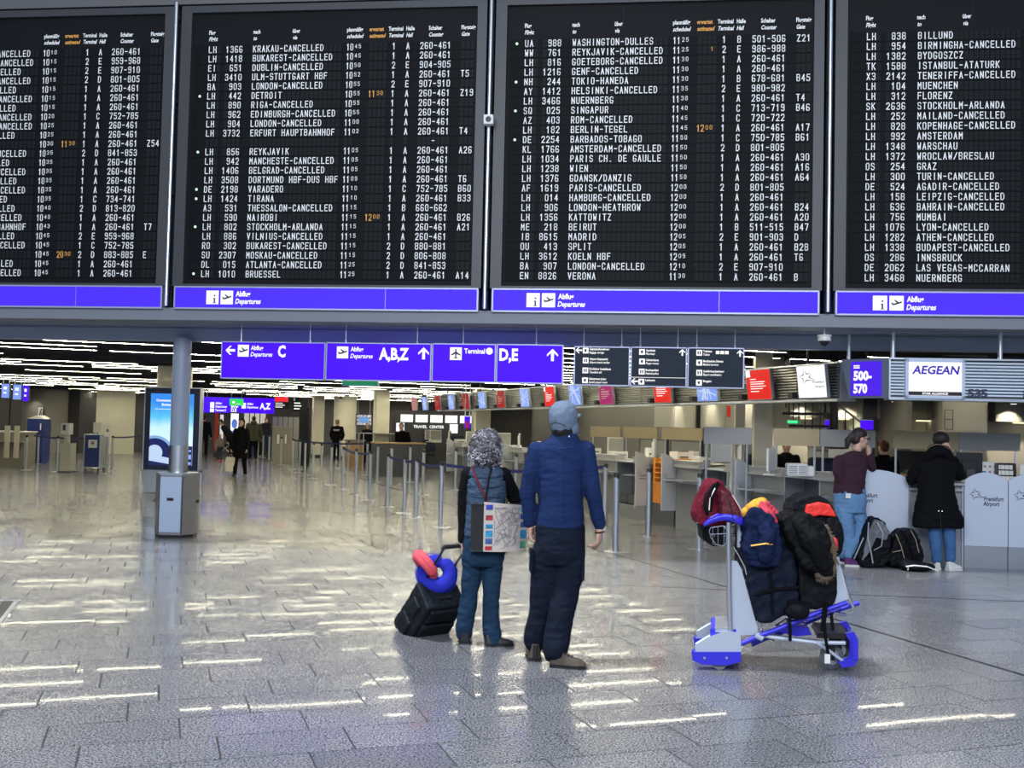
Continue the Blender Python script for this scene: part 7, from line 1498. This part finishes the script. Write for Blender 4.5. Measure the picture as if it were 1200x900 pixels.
# ============================================================ PEOPLE FURTHER AWAY
def figure(label, px, py, Hh, facing, top, legs, hair, shoes=shoe_black, coat=0.0, stride=0.0, lean=0.0, arms=None, hijab=None, Y=None, vox=.02, seated=False, width=1.0, skinm=skin, group=None, hood=False, extra=None):
    b_ = fl(px, py) if Y is None else at(px, 500, Y); loc = Vector((b_.x, b_.y, 0)); t = thing('person', label, 'person', loc, facing, group); s = Hh
    ln = lambda z: lean * max(0, z - .5)
    J = lambda x, y, z: Vector((x * width, y + ln(z), z)) * s
    hz = .935; HM_ = Matrix.Translation(J(0, .01, hz)) @ Matrix.Rotation(-lean * .9, 4, 'X'); mb = MB(); head(mb, HM_, s / 1.75)
    A = arms or {}; eR_ = A.get('eR', (.135, -.01, .63)); wR_ = A.get('wR', (.145, .05, .485)); eL_ = A.get('eL', (-.135, -.01, .63)); wL_ = A.get('wL', (-.145, .05, .485))
    torso = [(.48, .085, .06), (.6, .075, .055), (.72, .088, .06), (.8, .095, .052), (.84, .05, .04)]
    loft(mb, [(0, ln(z) * s, z * s, rx * s * width, ry * s) for z, rx, ry in torso][::-1])
    sh = [J(.105, 0, .805), J(-.105, 0, .805)]; caps(mb, [sh[0], J(*eR_), J(*wR_)], [.03 * s, .022 * s, .016 * s], 8); caps(mb, [sh[1], J(*eL_), J(*wL_)], [.03 * s, .022 * s, .016 * s], 8)
    for w_, e_, sd in ((wR_, eR_, -1), (wL_, eL_, 1)): hand(mb, J(*w_), J(*w_) - J(*e_), (sd * -1, -.2, 0), sd, .5, s / 1.75)
    kn = [(.055, stride * .5 + .01, .28), (-.055, -stride * .5 + .01, .28)]; an = [(.055, stride, .05), (-.055, -stride, .05)]
    for k in range(2): caps(mb, [J((.05, -.05)[k], 0, .5), J(*kn[k]), J(*an[k])], [.05 * s, .032 * s, .022 * s], 8)
    blob('body', mb, skinm, t, vox * .7, 2)
    mb = MB()
    loft(mb, [(0, 0, z * s, rx * s * width, ry * s) for z, rx, ry in ((.46, .09, .07), (.52, .1, .075), (.57, .088, .068))][::-1])
    for k in range(2): caps(mb, [J((.05, -.05)[k], 0, .49), J(*kn[k]), J(*an[k])], [.058 * s, .043 * s, .034 * s], 8)
    blob('trousers', mb, legs, t, vox, 2, (.008, 9), 3)
    mb = MB(); zb = .54 - coat
    loft(mb, [(0, ln(z) * s, z * s, rx * s * width, ry * s) for z, rx, ry in ([(zb, .115 + coat * .1, .09 + coat * .05)] if coat else []) + [(.54, .105, .085), (.64, .095, .075), (.74, .105, .078), (.80, .11, .07), (.835, .07, .055), (.86, .045, .045)]][::-1])
    for sh_, e_, w_ in ((sh[0], eR_, wR_), (sh[1], eL_, wL_)): caps(mb, [sh_, J(*e_), J(*w_)], [.044 * s, .036 * s, .028 * s], 8)
    if hood: mb.ball(J(0, -.06, .86), (.075 * s, .05 * s, .05 * s), 12, 8)
    blob('jacket', mb, top, t, vox, 2, (.01, 8), 5)
    for k in range(2): a_ = J(*an[k]); a_.z = 0; shoe(t, a_ + Vector((0, -.06, 0)), a_ + Vector((0, .19, 0)), shoes, .045, .08)
    mb = MB()
    if hijab: mb.ball((0, -.06, .05), (.092, .10, .11), 12, 8); mb.ball((0, -.07, -.05), (.088, .08, .11), 12, 8); mb.ball((0, 0, -.17), (.12, .11, .10), 12, 8); mb.ball((0, .02, -.13), (.07, .095, .05), 10, 6)
    elif hair: mb.ball((0, -.02, .045), (.086, .10, .085), 12, 8); mb.ball((0, -.05, -.0), (.08, .065, .085), 12, 8)
    if mb.v:
        if hijab: mb.v = [(x, y - .02 if abs(x) < .05 and z > -.09 and y > .06 else y, z) for x, y, z in mb.v]
        mb.v = [tuple(HM_ @ (Vector(v) * (s / 1.75))) for v in mb.v]; blob('headscarf' if hijab else 'hair', mb, hijab or hair, t, .014, 2, (.004, 20), 2)
    mb = MB()
    for sx in (-1, 1): mb.ball(HM_ @ (Vector((sx * .032, .088, .003)) * (s / 1.75)), .009, 8, 6)
    mb.build('eyes', eye_d, t, smooth=True)
    return t, J
hb_ = mat('hair_black', (.01, .008, .008), .6); hbr = mat('hair_brown', (.05, .028, .016), .6); hred = mat('hair_redbrown', (.10, .025, .012), .6); hbl = mat('hair_fair', (.3, .2, .1), .6)
olive = mat('olive_parka', (.05, .052, .03), .8, bump=.3, bs=40); char = mat('charcoal_cloth', (.02, .02, .024), .8, bump=.3, bs=40); dnm = mat('dark_denim', (.02, .04, .09), .8)
t, J = figure('person in black clothes and black headscarf walking towards us with a white bag', 281, 558, 1.62, math.radians(170), black_cloth, black_cloth, None, coat=.22, stride=.10, hijab=black_cloth, vox=.014)
bgp = t.matrix_basis @ J(.15, .06, .46) if False else Vector(t.location) + Vector((-.27, -.12, .0)); zt_ = .72
b = thing('shopping_bag', 'white plastic shopping bag in the hand of the person in the headscarf', 'bag', (at(267.5, 545, 30.0).x, t.location.y - .1, at(267.5, 552.5, t.location.y).z), 0); mb = MB(); mb.prism([(-.16, 0), (.15, .0), (.17, .2), (.12, .40), (-.12, .42), (-.17, .2)], -.05, .05); blob('body', mb, mat('bag_white', (.68, .64, .54), .6), b, .014, 3, (.014, 10), 2); mb = MB(); mb.tube([(-.05, 0, .4), (0, 0, .52), (.06, 0, .4)], .008, 6); mb.build('handles', MATS['bag_white'], b)
figure('tall person in black seen from behind at the left of the distant group', 238, 535, 1.78, 0.1, black_cloth, black_cloth, hb_, width=1.1, vox=.02)
figure('person in black seen from behind, right of the tall one in the distant group', 247, 529, 1.72, -.2, char, black_cloth, hb_, vox=.02)
t, J = figure('person in an olive parka with fur hood seen from behind beside a blue suitcase', 296, 539, 1.78, .2, olive, black_cloth, hb_, coat=.10, width=1.25, vox=.02, hood=True)
b = thing('suitcase', 'small dark blue suitcase behind the person in the headscarf', 'suitcase', fl(290.5, 538.5), 0.2); mb = MB(); mb.box(-.2, .2, -.1, .1, .04, .55); blob('shell', mb, blue_paint, b, .014, 4, (.004, 8)); mb = MB(); mb.tube([(-.08, 0, .52), (-.08, 0, .9), (.08, 0, .9), (.08, 0, .52)], .01, 6).build('handle', black_plastic, b); mb = MB()
for x in (-.15, .15): mb.ball((x, 0, .035), (.02, .035, .035), 8, 6)
mb.build('wheels', black_plastic, b)
figure('person in dark clothes with crossed bag strap right of the olive parka', 311, 533, 1.78, math.radians(160), char, dnm, hbr, vox=.022, width=1.1)
t, J = figure('person bending over a pushchair left of the person in the headscarf', 272, 541, 1.62, math.radians(75), black_cloth, black_cloth, hb_, lean=.75, vox=.02, coat=.05)
figure('small child with fair hair and red shoes standing by the pushchair', 257, 541, 1.05, math.radians(-150), mat('child_coat', (.25, .2, .2), .8), dnm, hbl, shoes=mat('red_shoe', (.5, .02, .03), .6), vox=.018)
# pushchair
q = fl(262, 537); b = thing('pushchair', 'grey and white pushchair with red details in the distant group', 'pushchair', (q.x - .1, q.y + .5, 0), .4); mb = MB(); caps(mb, [(-.2, 0, .45), (0, 0, .5), (.25, 0, .75)], [.14, .17, .12]); blob('seat', mb, char, b, .02, 3, (.01, 8)); mb = MB(); mb.tube([(-.35, -.2, .1), (.2, -.2, .6), (.45, -.2, 1.0), (.45, .2, 1.0), (.2, .2, .6), (-.35, .2, .1)], .014, 6).tube([(.35, -.2, .1), (-.1, -.2, .5)], .014, 6).tube([(.35, .2, .1), (-.1, .2, .5)], .014, 6); mb.build('frame', white_plastic, b)
for x in (-.35, .35):
    for y in (-.2, .2): MB().lathe([(.1, -.015), (.1, .015)], (x, y, .1), 14, 'y').build('wheel', black_plastic, b)
mb = MB(); mb.ball((.22, 0, .85), (.2, .18, .13), 12, 8); blob('hood', mb, mat('pram_white', (.55, .53, .5), .7), b, .02, 2)
t, J = figure('security guard in black with white lettering on the back by the round column', 394, 541, 1.72, 0.05, black_cloth, black_cloth, hbl, vox=.02, arms={'eR': (.15, 0, .64), 'wR': (.12, .07, .53), 'eL': (-.15, 0, .64), 'wL': (-.12, .07, .53)})
mb = MB(); text(mb, 'SECURITY', 0, 1.27, .055, .8, -.165, 'c', off=.04, width=.26); mb.build('back_lettering', white_print, t)
def at_desk(label, px, py_head, Y, Hh, facing, top, hair, vox=.02, **k):
    return figure(label, px, 500, Hh, facing, top, black_cloth, hair, Y=Y, vox=vox, **k)
at_desk('red-haired person in black bending over the desk by the cream column', 474, 478, 34.0, 1.62, math.radians(170), black_cloth, hred, lean=.5)
at_desk('dark figure behind the far desk under the lit television', 431, 490, 40.5, 1.6, math.radians(180), black_cloth, hb_)
at_desk('long-haired person sitting behind the counter between the two travellers', 1036, 514, 15.5, 1.52, math.radians(10), black_cloth, hred)
at_desk('dark-haired person in the back office left of the maroon sweater', 922, 520, 17.3, 1.48, math.radians(160), black_cloth, hb_)
at_desk('dark-clothed person far back at the left behind the ticket machine', 91, 500, 49, 1.66, math.radians(60), black_cloth, hb_, lean=.35)
